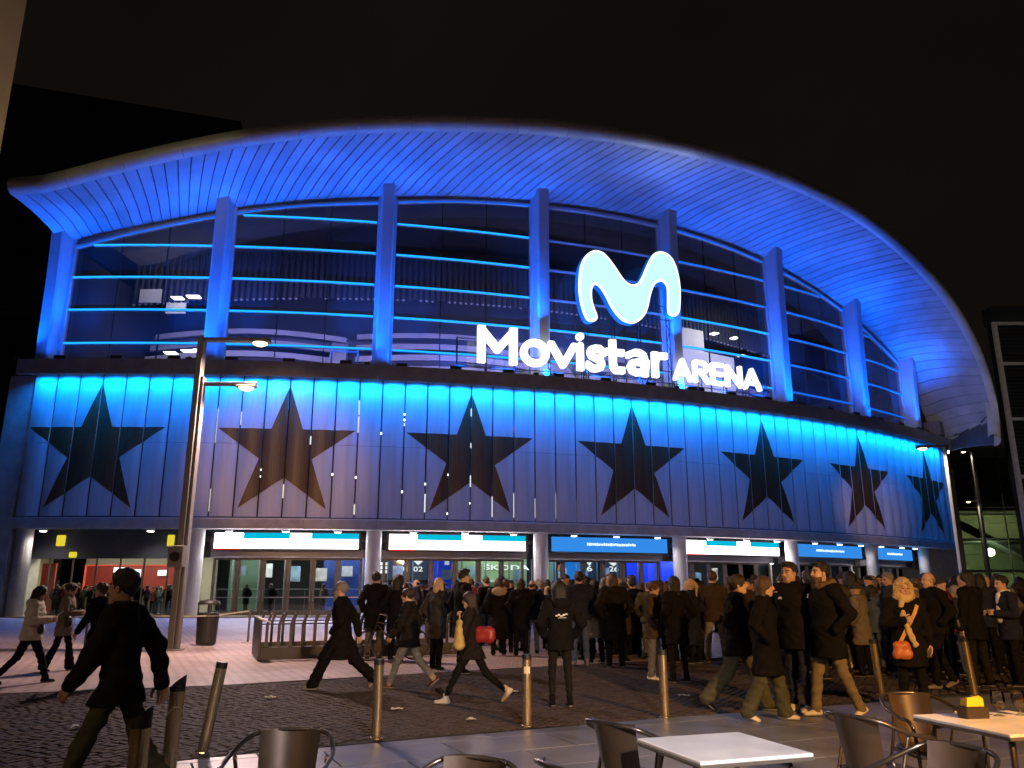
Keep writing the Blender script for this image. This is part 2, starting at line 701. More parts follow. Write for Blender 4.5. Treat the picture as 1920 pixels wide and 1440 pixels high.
# plaza brick paving beyond the cobbles
M_brick = brickmat('plaza_brick', (0.44, 0.33, 0.30), (0.36, 0.265, 0.24), (0.14, 0.105, 0.095), 1.0, 0.30, 0.15, 0.55, rot=0.35)
g = MB()
xs = [-60 + i * 2.5 for i in range(49)]
rows = [[(x, pl(FARC, x) + 0.0, 0.0) for x in xs], [(x, 140.0, 0.0) for x in xs]]
g.grid(rows)
o = ob('plaza_pavement', g, M_brick)
o['kind'] = 'structure'
# mortar bed under the cobbles
M_bed = mat('joint_sand', (0.035, 0.03, 0.026), 0.9, var=0.2, vscale=3)
g = MB()
xs2 = [-40 + i * 1.0 for i in range(101)]
g.grid([[(x, pl(EDGE, x), -0.014) for x in xs2], [(x, pl(FARC, x), -0.014) for x in xs2]])
bed = ob('cobbled_road', g, M_bed)
bed['kind'] = 'structure'
M_cob = mat('granite_sett', (0.062, 0.050, 0.048), 0.75, var=0.35, vscale=7, bump=0.3, bscale=60, spec=0.12)
# setts laid in rows across the road; the rows run along this direction
rnd = random.Random(3)
ang = RD(62)
ux, uy = math.cos(ang), math.sin(ang)
vx, vy = -uy, ux
setts = []
RW, LN = 0.122, 0.15
for i in range(-215, 216):
    sh = rnd.random() * LN
    j = -130
    pos = -26.0 + sh
    while pos < 26:
        ln = LN * rnd.uniform(0.8, 1.2)
        cx = 1.0 + i * RW * (ux * 0 + 1) * ux * 1.0 + 0
        # centre: along v by row, along u by position
        px_ = 0.5 + vx * (i * RW) + ux * (pos + ln / 2)
        py_ = 13.0 + vy * (i * RW) + uy * (pos + ln / 2)
        if -12 < px_ < 12 and pl(EDGE, px_) + 0.06 < py_ < pl(FARC, px_) - 0.06:
            if abs(px_) < 0.72 * py_ + 0.4:
                setts.append((px_, py_, ln - 0.016, RW - 0.016))
        pos += ln


def sett_mb(mb, cx, cy, ln, wd, z, tilt, m):
    a = 0.5
    h = 0.02
    vs = []
    for (su, sv) in ((-1, -1), (1, -1), (1, 1), (-1, 1)):
        vs.append((cx + ux * su * ln / 2 + vx * sv * wd / 2, cy + uy * su * ln / 2 + vy * sv * wd / 2, -0.013))
    for (su, sv) in ((-1, -1), (1, -1), (1, 1), (-1, 1)):
        k = 0.88
        vs.append((cx + ux * su * ln / 2 * k + vx * sv * wd / 2 * k, cy + uy * su * ln / 2 * k + vy * sv * wd / 2 * k, z + tilt * su))
    mb.add(vs, [(4, 5, 6, 7), (0, 1, 5, 4), (1, 2, 6, 5), (2, 3, 7, 6), (3, 0, 4, 7)])


setts.sort(key=lambda s: s[1] * s[1] + s[0] * s[0])
protos = []
for k in range(8):
    mb = MB()
    r_ = rnd.uniform(0.9, 1.08)
    sett_mb(mb, 0, 0, (LN - 0.016) * r_, RW - 0.016, rnd.uniform(-0.001, 0.004), rnd.uniform(-0.003, 0.003), None)
    protos.append(mb.mesh('sett'))
near = [s for s in setts if abs(s[0]) < 0.64 * s[1]]
nearset = set(id(s) for s in near[:300])
for s in near[:300]:
    link('sett', protos[rnd.randrange(8)], M_cob, bed, (s[0], s[1], 0))
mb = MB()
for s in setts:
    if id(s) in nearset:
        continue
    sett_mb(mb, s[0], s[1], s[2], s[3], rnd.uniform(-0.002, 0.004), rnd.uniform(-0.003, 0.003), None)
o = ob('sett_field', mb, M_cob, bed)
o['kind'] = 'stuff'

# big granite slabs of the cafe terrace in the foreground
M_slabbed = mat('slab_joint', (0.03, 0.028, 0.026), 0.9)
g = MB()
g.grid([[(x, -14.0, -0.02) for x in xs2], [(x, max(-13.9, pl(EDGE, x)), -0.02) for x in xs2]])
terr = ob('terrace_pavement', g, M_slabbed)
terr['kind'] = 'structure'
M_slab = mat('terrace_slab', (0.165, 0.18, 0.222), 0.38, var=0.22, vscale=1.6, bump=0.06, bscale=40)
e0 = Vector((-1.52, 9.40, 0))
ed = (Vector((4.07, 12.02, 0)) - e0).normalized()
en = Vector((ed.y, -ed.x, 0))
SL, SW = 1.25, 0.78


def clip_poly(poly, x0, y0, nx, ny):
    out = []
    for i in range(len(poly)):
        a, b = poly[i], poly[(i + 1) % len(poly)]
        da = (a[0] - x0) * nx + (a[1] - y0) * ny
        db = (b[0] - x0) * nx + (b[1] - y0) * ny
        if da <= 0:
            out.append(a)
        if (da < 0 < db) or (db < 0 < da):
            t = da / (da - db)
            out.append((a[0] + (b[0] - a[0]) * t, a[1] + (b[1] - a[1]) * t))
    return out


for i in range(-8, 9):
    for j in range(0, 13):
        off = (j % 2) * SL * 0.5
        gp_ = 0.006
        q = []
        for (a, b) in ((0, 0), (1, 0), (1, 1), (0, 1)):
            u = (i + a) * SL + off + (gp_ if a == 0 else -gp_)
            w = (j + b) * SW + (gp_ if b == 0 else -gp_) - 0.35
            p_ = e0 + ed * u + en * w
            q.append((p_.x, p_.y))
        # keep inside the kerb line
        for (a, b), (c, d) in zip(EDGE[1:], EDGE[2:-1]):
            L_ = math.hypot(c - a, d - b)
            q = clip_poly(q, a, b, -(d - b) / L_, (c - a) / L_)
            if len(q) < 3:
                break
        if len(q) < 3:
            continue
        cx = sum(p_[0] for p_ in q) / len(q)
        cy = sum(p_[1] for p_ in q) / len(q)
        if cy < 3 or abs(cx) > 0.75 * cy + 1:
            continue
        z = rnd.uniform(-0.002, 0.002)
        mb = MB()
        n = len(q)
        k = 0.992
        vs = [(p_[0] - cx, p_[1] - cy, -0.018) for p_ in q] + [((p_[0] - cx) * k, (p_[1] - cy) * k, z) for p_ in q]
        mb.add(vs, [tuple(range(n, 2 * n))[::-1]] + [(a, a + n, (a + 1) % n + n, (a + 1) % n) for a in range(n)])
        ob('slab', mb, M_slab, terr, (cx, cy, 0))
# ================================================================ the arena
arena = thing('arena_building', 'large curved arena with blue lit facade, dark star panels and sweeping white roof', 'arena', (AX, AY, 0))
NP = 54
TH0, DT = -2.815, 7.06647 / 8
Z0, ZM, Z1 = 5.58, 9.83, 13.95
BULGE = 0.11


def bulge(u):
    return BULGE * (1 - (2 * u - 1) ** 2)


# ---- facade panels (vaulted metal sheets with open joints)
def panel_mesh(z0, z1):
    mb = MB()
    us = [0.03 + 0.94 * i / 8 for i in range(9)]
    fr = [LA((u - 0.5) * DT, bulge(u), z0) for u in us]
    ft = [LA((u - 0.5) * DT, bulge(u), z1) for u in us]
    mb.grid([fr, ft])
    bk = [LA((u - 0.5) * DT, bulge(u) - 0.05, z0) for u in us]
    bt = [LA((u - 0.5) * DT, bulge(u) - 0.05, z1) for u in us]
    mb.grid([bk, bt], flip=True)
    mb.grid([ft, bt])
    mb.grid([bk, fr])
    mb.add([fr[0], ft[0], bt[0], bk[0]], [(0, 1, 2, 3)])
    mb.add([fr[-1], ft[-1], bt[-1], bk[-1]], [(3, 2, 1, 0)])
    return mb.mesh('facade_panel', False)


pm_lo, pm_hi = panel_mesh(Z0, ZM - 0.012), panel_mesh(ZM + 0.012, Z1)
for i in range(NP):
    th = TH0 + (i + 0.5) * DT
    link('facade_panel', pm_lo, M_panel, arena, rz=RD(th))
    link('facade_panel', pm_hi, M_panel, arena, rz=RD(th))

# ---- the seven stars, film laid on the panels and broken at every joint
SW_ = 3.99          # half width of the star
ZA, ZB, ZW = 13.42, 6.05, 10.74
RS = AR + 0.05


def star_poly():
    top = (0, ZA)
    la, ra = (-SW_, ZW), (SW_, ZW)
    bl, br = (-SW_ * 0.625, ZB), (SW_ * 0.625, ZB)

    def isect(p, q, r, s):
        a1, b1 = q[1] - p[1], p[0] - q[0]
        c1 = a1 * p[0] + b1 * p[1]
        a2, b2 = s[1] - r[1], r[0] - s[0]
        c2 = a2 * r[0] + b2 * r[1]
        d = a1 * b2 - a2 * b1
        return ((b2 * c1 - b1 * c2) / d, (a1 * c2 - a2 * c1) / d)
    return [top, isect(top, br, la, ra), ra, isect(ra, bl, top, br), br, isect(ra, bl, br, la), bl, isect(la, br, top, bl), la, isect(la, ra, top, bl)]


SP = star_poly()
for k in range(7):
    mb = MB()
    sc = 3 + 8 * k                       # joint index of the star's axis
    thc = TH0 + sc * DT
    mm = RD(DT) * RS                     # metres per panel
    xs_ = set(round(p[0], 4) for p in SP)
    for j in range(-3, 3):
        for q in range(9):
            xs_.add(round((j + 0.031 + 0.938 * q / 8) * mm, 4))
    xs_ = sorted(x for x in xs_ if -SW_ <= x <= SW_)

    def spans(x):
        ys = []
        for a, b in zip(SP, SP[1:] + SP[:1]):
            if (a[0] <= x < b[0]) or (b[0] <= x < a[0]):
                ys.append(a[1] + (b[1] - a[1]) * (x - a[0]) / (b[0] - a[0]))
        ys.sort()
        return ys

    def sp(x, z):
        pu = x / mm
        u = pu - math.floor(pu)
        return LA(thc + pu * DT, bulge(min(max(u, 0.03), 0.97)) + 0.006, z)
    for a, b in zip(xs_, xs_[1:]):
        m_ = (a + b) / 2
        u = m_ / mm - math.floor(m_ / mm)
        if u < 0.031 or u > 0.969:
            continue
        ya, yb = spans(a + 1e-4 * 0.5), spans(b - 1e-4 * 0.5)
        for q in range(0, min(len(ya), len(yb)), 2):
            if ya[q + 1] - ya[q] < 1e-3 and yb[q + 1] - yb[q] < 1e-3:
                continue
            A = [(a, ya[q]), (b, yb[q]), (b, yb[q + 1]), (a, ya[q + 1])]
            e = 0.0008
            mb.add([sp(min(max(x, a + e), b - e), z) for x, z in A], [(0, 1, 2, 3)])
    ob('star', mb, M_star, arena)

# ---- wall behind the joints, with little lamps and lit strips that shine through them
mb = MB()
arcbox(mb, TH0 - 0.1, TH0 + NP * DT + 0.1, -1.5, -1.25, 5.2, 14.1, 60)
ob('rear_wall', mb, mat('rear_cladding', (0.10, 0.10, 0.12), 0.8, var=0.3, vscale=0.7), arena)
M_slit = emat('slit_light', (0.92, 0.95, 1.0), 1.0)
M_slitw = emat('slit_warm', (1.0, 0.97, 0.85), 0.8)
M_slitr = emat('slit_red', (1.0, 0.15, 0.2), 0.6)
M_dot = emat('slit_lamp', (1.0, 0.95, 0.88), 5.0)
slits = [(2, 9.9, 12.05, 1), (3, 9.9, 12.1, 1), (4, 9.9, 12.1, 1), (5, 9.9, 12.15, 1), (1, 9.9, 11.9, 2), (2, 12.4, 12.9, 1), (3, 12.4, 12.95, 1), (4, 12.4, 12.8, 2), (8, 9.9, 12.0, 1), (8, 5.9, 7.2, 1), (11, 6.7, 7.5, 1),
         (14, 11.8, 12.7, 1), (14, 10.7, 11.7, 1), (14, 5.8, 6.4, 1), (16, 11.2, 11.4, 0), (19, 12.0, 12.5, 2), (19, 10.0, 10.3, 2), (20, 5.8, 7.0, 0), (21, 5.8, 7.3, 0), (22, 5.8, 7.0, 0), (23, 5.8, 7.4, 0), (24, 5.8, 7.1, 0), (25, 5.8, 7.2, 0),
         (17, 6.0, 7.1, 2), (19, 7.6, 8.3, 2), (21, 11.1, 11.6, 3), (23, 11.0, 11.4, 3), (24, 11.0, 11.4, 3), (25, 10.9, 11.3, 3), (27, 5.9, 6.6, 2), (29, 10.4, 10.9, 2), (29, 6.0, 7.0, 2), (33, 6.0, 6.9, 2), (37, 5.9, 6.5, 2), (12, 9.9, 10.4, 2), (9, 11.0, 11.8, 2), (28, 7.0, 8.0, 2), (34, 11.0, 11.5, 2)]
for (j, a, b, k) in slits:
    mb = MB()
    arcbox(mb, -0.05, 0.05, -0.30, -0.26, a, b, 1)
    ob('slit_lamp', mb, (M_slit, M_slitw, M_slit, M_slitr)[k], arena, rz=RD(TH0 + j * DT))
dots = [(10, 7.95), (10, 8.35), (13, 8.15), (14, 8.0), (16, 11.6), (16, 11.95), (17, 7.7), (18, 8.3), (16, 7.2), (20, 7.0), (21, 6.6), (27, 7.6), (23, 12.2), (24, 12.0), (24, 6.2), (33, 8.0), (31, 7.4), (19, 6.6), (26, 6.1), (15, 10.7), (18, 5.95), (30, 11.4), (35, 6.4), (22, 10.9)]
for (j, z) in dots:
    mb = MB()
    mb.lathe([(0.01, -0.07), (0.06, -0.045), (0.075, 0.0), (0.06, 0.045), (0.01, 0.07)], 8, LA(0, -0.35, z))
    ob('slit_bulb', mb, M_dot, arena, rz=RD(TH0 + j * DT))

# ---- ledge above the panels, LED trough below it
THE = TH0 + NP * DT
for i in range(18):
    a = TH0 - 0.35 + (THE - TH0 + 0.5) * i / 18
    b = TH0 - 0.35 + (THE - TH0 + 0.5) * (i + 1) / 18 - 0.012
    mb = MB()
    arcbox(mb, a, b, -1.0, 1.05, 14.04, 14.62, 4)
    arcbox(mb, a, b, 0.9, 1.05, 13.72, 14.037, 4)
    ob('ledge_slab', mb, M_conc, arena)
for i in range(NP):
    mb = MB()
    arcbox(mb, -DT * 0.42, DT * 0.42, 0.55, 0.72, 13.93, 14.0, 2)
    ob('led_bar', mb, M_led, arena, rz=RD(TH0 + (i + 0.5) * DT)) if i % 1 == 0 else None
for i in range(18):
    t = TH0 + (THE - TH0) * (i + 0.5) / 18
    L_ = RD((THE - TH0) / 18) * AR
    area('led_wash', PA(t, 0.62, 13.90), PA(t, 0.12, 10.8), L_, 0.10, 430, (0.0, 0.195, 1.0), 140).rotation_euler.rotate_axis('Z', 0)

# ---- lower edge beam, drip lip, canopy soffit with downlights
mb = MB()
arcbox(mb, TH0 - 0.1, THE + 0.1, -0.3, 0.16, 5.44, 5.5, 60)
ob('drip_lip', mb, M_white, arena)
for i in range(18):
    a = TH0 - 0.1 + (THE - TH0 + 0.2) * i / 18
    b = TH0 - 0.1 + (THE - TH0 + 0.2) * (i + 1) / 18 - 0.01
    mb = MB()
    arcbox(mb, a, b, -0.6, 0.28, 4.9, 5.437, 4)
    ob('edge_beam', mb, M_conc, arena)
mb = MB()
arcbox(mb, TH0, THE, -3.6, -0.603, 5.02, 5.3, 40)
ob('canopy_soffit', mb, M_white, arena)
downs = [-2.05, 2.0, 4.9, 7.0, 8.95, 11.85, 13.9, 15.9, 18.5, 20.45, 22.45, 25.2, 27.3, 29.2, 31.8, 33.7, 35.5, 37.4, 39.6, 41.2]
for k, th in enumerate(downs):
    mb = MB()
    mb.lathe([(0.2, 0.0), (0.24, 0.05), (0.26, 0.16), (0.1, 0.2)], 14, LA(0, -0.95, 4.80))
    o = ob('downlight', mb, M_white, arena, rz=RD(th))
    mb = MB()
    mb.lathe([(0.185, 0.0), (0.185, 0.02)], 14, LA(0, -0.95, 4.775))
    ob('lens', mb, M_lamp, o)
    if k != 30:
        spot('downlight_beam', PA(th, -0.95, 4.76), PA(th, -0.7, 0), 360, (1.0, 0.88, 0.86), 150, 0.8, 0.15)

# ---- ground floor columns
COLS = [-2.75, 3.72, 10.34, 17.05, 23.56, 30.14, 36.45, 42.3]
for k, th in enumerate(COLS):
    mb = MB()
    n = 20
    r = 0.46
    pr = [(r, 0.0), (r, 4.95)]
    mb.lathe(pr, n, LA(0, -1.0, 0.03))
    ob('round_column', mb, M_conc if k in (0, 6, 7) else M_white, arena, rz=RD(th), smooth=False)
mb = MB()
arcbox(mb, TH0 - 1.2, TH0 - 0.25, -3.5, -0.4, 0.0, 14.0, 2)
ob('end_pier', mb, M_conc, arena)
mb = MB()
arcbox(mb, THE + 0.15, THE + 0.9, -2.5, 0.25, 0.0, 16.5, 2)
ob('end_pier', mb, mat('pier_brown', (0.24, 0.19, 0.15), 0.7, var=0.15), arena)
mb = MB()
arcbox(mb, THE + 0.45, THE + 0.75, -30, -2.5, 0.0, 20.0, 2)
ob('side_wall', mb, M_concd, arena)
mb = MB()
arcbox(mb, 42.6, THE + 0.15, -2.6, -1.3, 14.62, 17.5, 4)
ob('side_wall', mb, mat('dark_cladding', (0.05, 0.045, 0.045), 0.7, var=0.2, vscale=0.5), arena)

# ---- upper fins
Gt = [(-3.5, 22.2), (-2.66, 22.45), (0.2, 23.6), (3.5, 24.8), (6.5, 25.65), (10.3, 26.35), (13.5, 26.95), (16.9, 27.3), (20.5, 27.45), (24.8, 27.25), (29.6, 26.45), (31.9, 25.8), (36.2, 24.2), (39.2, 22.6), (42.2, 21.1), (46, 18.4), (50, 15)]


def tabf(T):
    xs_ = np.array([a for a, b in T])
    ys_ = np.array([b for a, b in T])
    m_ = np.gradient(ys_, xs_)

    def f(x):
        i = int(np.clip(np.searchsorted(xs_, x) - 1, 0, len(xs_) - 2))
        h = xs_[i + 1] - xs_[i]
        t = (x - xs_[i]) / h
        t = min(max(t, 0), 1)
        return float((2 * t ** 3 - 3 * t ** 2 + 1) * ys_[i] + (t ** 3 - 2 * t ** 2 + t) * h * m_[i] + (-2 * t ** 3 + 3 * t ** 2) * ys_[i + 1] + (t ** 3 - t ** 2) * h * m_[i + 1])
    return f


zg = tabf(Gt)
for k, th in enumerate(COLS):
    ztop = zg(th) + 1.0
    w0 = 0.42
    mb = MB()
    # hollow-looking fin: broad tapered web with a thin front nose
    rows = []
    for (z, d) in ((14.63, 0.05), (16.5, 0.07), (20, 0.12), (ztop - 1.5, 0.2), (ztop + 0.6, 0.3)):
        rows.append([(-w0, -(AR - 1.2), z), (-w0, -(AR + d - 0.12), z), (-w0 + 0.10, -(AR + d), z), (w0 - 0.10, -(AR + d), z), (w0, -(AR + d - 0.12), z), (w0, -(AR - 1.2), z)])
    mb.grid(rows)
    ob('fin_column', mb, M_white, arena, rz=RD(th))
    mb = MB()
    mb.rbox(-0.62, 0.62, -(AR - 0.85), -(AR - 1.25), 14.63, ztop + 0.3, 0.03)
    ob('fin_backing', mb, M_white, arena, rz=RD(th))

# ---- upper glazing: bars, LED lines and panes, bay by bay
BARZ = [16.2, 18.37, 20.52, 22.68, 24.86]
for b in range(7):
    a0, a1 = COLS[b] + 0.42, COLS[b + 1] - 0.42
    nb = 3
    for z in BARZ:
        # part of the bay below the arch
        ts = [a0 + (a1 - a0) * i / 24 for i in range(25)]
        ok = [t for t in ts if zg(t) - 0.15 > z]
        if len(ok) < 3:
            continue
        mb = MB()
        arcbox(mb, ok[0], ok[-1], -1.12, -0.90, z - 0.07, z + 0.05, 8)
        o = ob('glazing_bar', mb, M_white, arena)
        if b == 3 and z > 19:
            continue
        mb = MB()
        arcbox(mb, ok[0] + 0.02, ok[-1] - 0.02, -0.895, -0.86, z - 0.075, z + 0.035, 8)
        ob('led_line', mb, M_led if b < 3 or (b in (3, 4) and z < 21) else M_led2, o)
    # head beam following the arch
    mb = MB()
    rows = []
    for i in range(17):
        t = a0 + (a1 - a0) * i / 16
        z = zg(t)
        rows.append([LA(t, -1.15, z - 0.1), LA(t, -0.85, z - 0.1), LA(t, -0.85, z + 0.12), LA(t, -1.15, z + 0.12), LA(t, -1.15, z - 0.1)])
    mb.grid(rows, flip=True)
    o = ob('head_beam', mb, M_white, arena)
    if b != 3:
        mb = MB()
        mb.grid([[LA(a0 + (a1 - a0) * i / 16, -0.83, zg(a0 + (a1 - a0) * i / 16) - 0.1) for i in range(17)], [LA(a0 + (a1 - a0) * i / 16, -0.83, zg(a0 + (a1 - a0) * i / 16) - 0.02) for i in range(17)]])
        ob('led_line', mb, M_led2, o)
    levels = [14.66] + BARZ + [40]
    for j in range(nb):
        t0 = a0 + (a1 - a0) * j / nb + 0.012
        t1 = a0 + (a1 - a0) * (j + 1) / nb - 0.012
        for l in range(len(levels) - 1):
            zl, zh = levels[l] + 0.03, levels[l + 1] - 0.05
            tops = [min(zh, zg(t0 + (t1 - t0) * i / 6) - 0.08) for i in range(7)]
            if max(tops) - zl < 0.15:
                continue
            mb = MB()
            mb.grid([[LA(t0 + (t1 - t0) * i / 6, -1.0, zl) for i in range(7)], [LA(t0 + (t1 - t0) * i / 6, -1.0, max(zl + 0.01, tops[i])) for i in range(7)]])
            ob('pane', mb, M_glass, arena)
    # slim mullions between the panes
    for j in (1, 2):
        t = a0 + (a1 - a0) * j / nb
        mb = MB()
        mb.box(-0.025, 0.025, -(AR - 1.02), -(AR - 1.14), 14.64, zg(t) - 0.1)
        ob('mullion', mb, mat('mullion_dark', (0.04, 0.04, 0.045), 0.5), arena, rz=RD(t))

# ---- frame of the terrace doors low in the second bay
mb = MB()
for (a, b) in ((8.3, 8.36), (9.35, 9.41)):
    arcbox(mb, a, b, -0.95, -0.87, 14.64, 16.1, 1)
arcbox(mb, 8.3, 9.41, -0.95, -0.87, 15.9, 15.98, 2)
ob('terrace_door_frame', mb, M_white, arena)

# ---- inside the upper foyer
M_in = mat('foyer_concrete', (0.34, 0.31, 0.32), 0.8, var=0.15, vscale=0.4)
M_inD = mat('foyer_dark', (0.03, 0.03, 0.034), 0.8)
mb = MB()
arcbox(mb, TH0, THE, -16, -1.2, 14.1, 14.3, 40)
ob('foyer_floor', mb, M_concd, arena)
mb = MB()
arcbox(mb, TH0, THE, -16.4, -16.0, 14.3, 30, 40)
ob('foyer_wall', mb, M_inD, arena)
bands = [(-9.0, 14.9, 15.35), (-9.6, 15.9, 16.35), (-10.2, 16.95, 17.45), (-10.8, 18.05, 18.5), (-11.4, 19.1, 19.55), (-12.0, 20.2, 20.6)]
for (off, z0, z1) in bands:
    for (ta, tb, dz) in ((TH0 + 0.5, 8.4, -0.3), (9.0, 21.4, 0.0), (22.2, 43.5, -0.2)):
        mb = MB()
        rows = []
        for i in range(21):
            t = ta + (tb - ta) * i / 20
            s = 0.5 * math.sin((t - ta) / (tb - ta) * math.pi) + dz
            rows.append([LA(t, off - 0.3, z0 + s), LA(t, off, z0 + s), LA(t, off, z1 + s), LA(t, off - 0.3, z1 + s), LA(t, off - 0.3, z0 + s)])
        mb.grid(rows, flip=True)
        ob('stand_step', mb, M_in, arena)
mb = MB()
arcbox(mb, TH0, THE, -13.0, -12.6, 14.3, 20.3, 40)
ob('stand_riser', mb, mat('riser_slate', (0.07, 0.065, 0.09), 0.8), arena)
for (ta, tb) in ((7.6, 8.5), (20.4, 21.6), (28.5, 29.6), (35.4, 36.6)):
    mb = MB()
    rows = [[LA(ta, -6.0, 14.3), LA(ta, -13, 14.3), LA(ta, -13, 20.5)], [LA(tb, -6.0, 14.3), LA(tb, -13, 14.3), LA(tb, -13, 20.5)]]
    mb.add(rows[0] + rows[1], [(0, 1, 2), (5, 4, 3), (0, 2, 5, 3), (1, 0, 3, 4), (2, 1, 4, 5)])
    ob('raking_beam', mb, M_in, arena)
mb = MB()
rr_ = random.Random(5)
for i in range(150):
    th = TH0 + 0.3 + i * 0.31
    z = 21.6 + 1.2 * math.sin((th + 3) / 48 * math.pi)
    mb.lathe([(0.17, 0.0), (0.17, 3.6)], 8, LA(th, -9.0, z))
o = ob('acoustic_baffles', mb, mat('baffle_grey', (0.025, 0.025, 0.03), 0.6), arena)
o['kind'] = 'stuff'
mb = MB()
for i in range(150):
    th = TH0 + 0.3 + i * 0.31
    z = 21.6 + 1.2 * math.sin((th + 3) / 48 * math.pi)
    if math.sin(i * 0.35) > -0.35 or rr_.random() < 0.3:
        mb.lathe([(0.02, -0.12), (0.1, -0.08), (0.12, 0.0), (0.02, 0.02)], 6, LA(th, -8.9, z - 0.05))
o = ob('baffle_lamps', mb, mat('baffle_end', (0.25, 0.24, 0.24), 0.4), arena)
o['kind'] = 'stuff'
foy = [(-3.2, 22.5, 0.2), (0.05, 21.7, 0.42), (0.85, 21.8, 0.5), (0.0, 17.6, 0.45), (0.85, 17.75, 0.45), (1.3, 17.8, 0.25), (30.7, 22.7, 0.3), (32.4, 22.7, 0.3), (32.9, 21.2, 0.25)]
for (th, z, w) in foy:
    mb = MB()
    arcbox(mb, -w / 1.55, w / 1.55, -8.3, -7.7, z, z + 0.06, 1)
    ob('foyer_lamp', mb, emat('foyer_lamp_e', (1, 0.97, 0.9), 5), arena, rz=RD(th))
# lit stair walls
M_litw = mat('lit_wall', (0.62, 0.6, 0.5), 0.7)
for (t0, t1, z0, z1, off) in ((-2.0, -0.9, 21.5, 22.5, -8.2), (-0.7, 0.3, 20.8, 21.6, -8.6), (-1.5, 1.2, 15.6, 16.6, -8.1), (28.5, 30.2, 15.0, 23.0, -8.6), (30.3, 33.2, 14.6, 21.4, -9.2)):
    mb = MB()
    arcbox(mb, t0, t1, off - 0.15, off, z0, z1, 4)
    ob('stair_wall', mb, M_litw, arena)
area('foyer_fill', PA(30.5, -5.5, 23.5), PA(31, -9.2, 18.5), 3, 0.5, 230, (1, 0.95, 0.8))
area('foyer_fill', PA(-0.6, -5.5, 23.8), PA(-0.8, -8.4, 21.0), 2, 0.4, 50, (1, 0.95, 0.75))
area('foyer_fill', PA(0.0, -5.5, 18.5), PA(0.0, -8.4, 15.8), 3, 0.4, 60, (1, 0.95, 0.8))
for th in (2.5, 7, 12.5, 16.5, 20.5, 26, 34):
    area('foyer_fill', PA(th, -4.0, 20.4), PA(th, -11, 17.0), 6, 0.4, 620, (0.42, 0.40, 1.0))  # added lilac fill without fittings, brings out the stand bands

# ---- roof: eave line, slatted soffit, zinc edge roll, covering
EV = [(-2.6, 23.5), (-1.3, 23.72), (1.49, 25.09), (5.04, 26.70), (8.71, 27.95), (13.57, 29.1), (17.83, 29.75), (22.65, 30.02), (26.87, 29.83), (31.95, 28.9), (36.07, 27.16), (40.1, 24.5), (42.95, 21.2), (44.15, 17.89), (44.25, 15.7), (43.9, 13.7)]
IN = [(-2.95, 22.75), (-1.85, 23.4), (0.6, 24.2), (3.3, 25.15), (6.4, 26.0), (11.0, 26.9), (15.2, 27.5), (19.95, 27.85), (24.2, 27.7), (29.3, 26.95), (33.6, 25.6), (38.2, 23.7), (42.2, 21.3), (45.6, 17.5), (46.6, 15.3), (46.8, 13.6)]
nE = len(EV)
sE = np.array([0.0] + list(np.cumsum([math.hypot(RD(b[0] - a[0]) * (AR + 5), b[1] - a[1]) for a, b in zip(EV, EV[1:])])))


def cr(T, s):
    i = int(np.clip(np.searchsorted(sE, s) - 1, 0, nE - 2))
    t = (s - sE[i]) / (sE[i + 1] - sE[i])
    p0, p1, p2, p3 = (np.array(T[max(0, min(nE - 1, i + d))]) for d in (-1, 0, 1, 2))
    m1 = (p2 - p0) / (sE[min(i + 1, nE - 1)] - sE[max(i - 1, 0)]) * (sE[i + 1] - sE[i])
    m2 = (p3 - p1) / (sE[min(i + 2, nE - 1)] - sE[i]) * (sE[i + 1] - sE[i])
    return (2 * t ** 3 - 3 * t ** 2 + 1) * p1 + (t ** 3 - 2 * t ** 2 + t) * m1 + (-2 * t ** 3 + 3 * t ** 2) * p2 + (t ** 3 - t ** 2) * m2


def soff(s, w, lift=0.0):
    # w 0 (glazing) .. 1 (eave)
    e = cr(EV, s)
    i = cr(IN, s)
    th = i[0] + (e[0] - i[0]) * w
    off = -1.2 + 6.1 * w
    # gently dished: falls first, then sweeps out
    z = i[1] + (e[1] - 0.35 - i[1]) * (w ** 1.25) - 0.09 * math.sin(min(w / 0.28, 1) * math.pi) + 0.25 * math.sin(w * math.pi) + lift
    return LA(th, off, z)


STOT = sE[-1]
NSL = 108
WS = [0, 0.06, 0.12, 0.19, 0.28, 0.4, 0.55, 0.7, 0.85, 1.0]
for k in range(NSL):
    s0 = STOT * k / NSL
    s1 = STOT * (k + 1) / NSL - 0.085
    mb = MB()
    lo0 = [soff(s0, w) for w in WS]
    lo1 = [soff(s1, w) for w in WS]
    hi0 = [soff(s0, w, 0.07) for w in WS]
    hi1 = [soff(s1, w, 0.07) for w in WS]
    mb.grid([lo0, lo1], flip=True)
    mb.grid([lo1, hi1], flip=True)
    mb.grid([hi0, lo0], flip=True)
    ob('soffit_slat', mb, M_soffit, arena)
mb = MB()
mb.grid([[soff(STOT * k / 120, w, 0.10) for w in WS] for k in range(121)], flip=True)
ob('soffit_backing', mb, M_concd, arena)
# frieze between head beam and slats
mb = MB()
rows = []
for k in range(121):
    s = STOT * k / 120
    p = soff(s, 0.0)
    i = cr(IN, s)
    zz = min(zg(i[0]) + 0.1, p[2] - 0.05)
    rows.append([LA(i[0], -1.2, zz), p])
mb.grid(rows, flip=True)
ob('frieze', mb, M_soffit, arena)
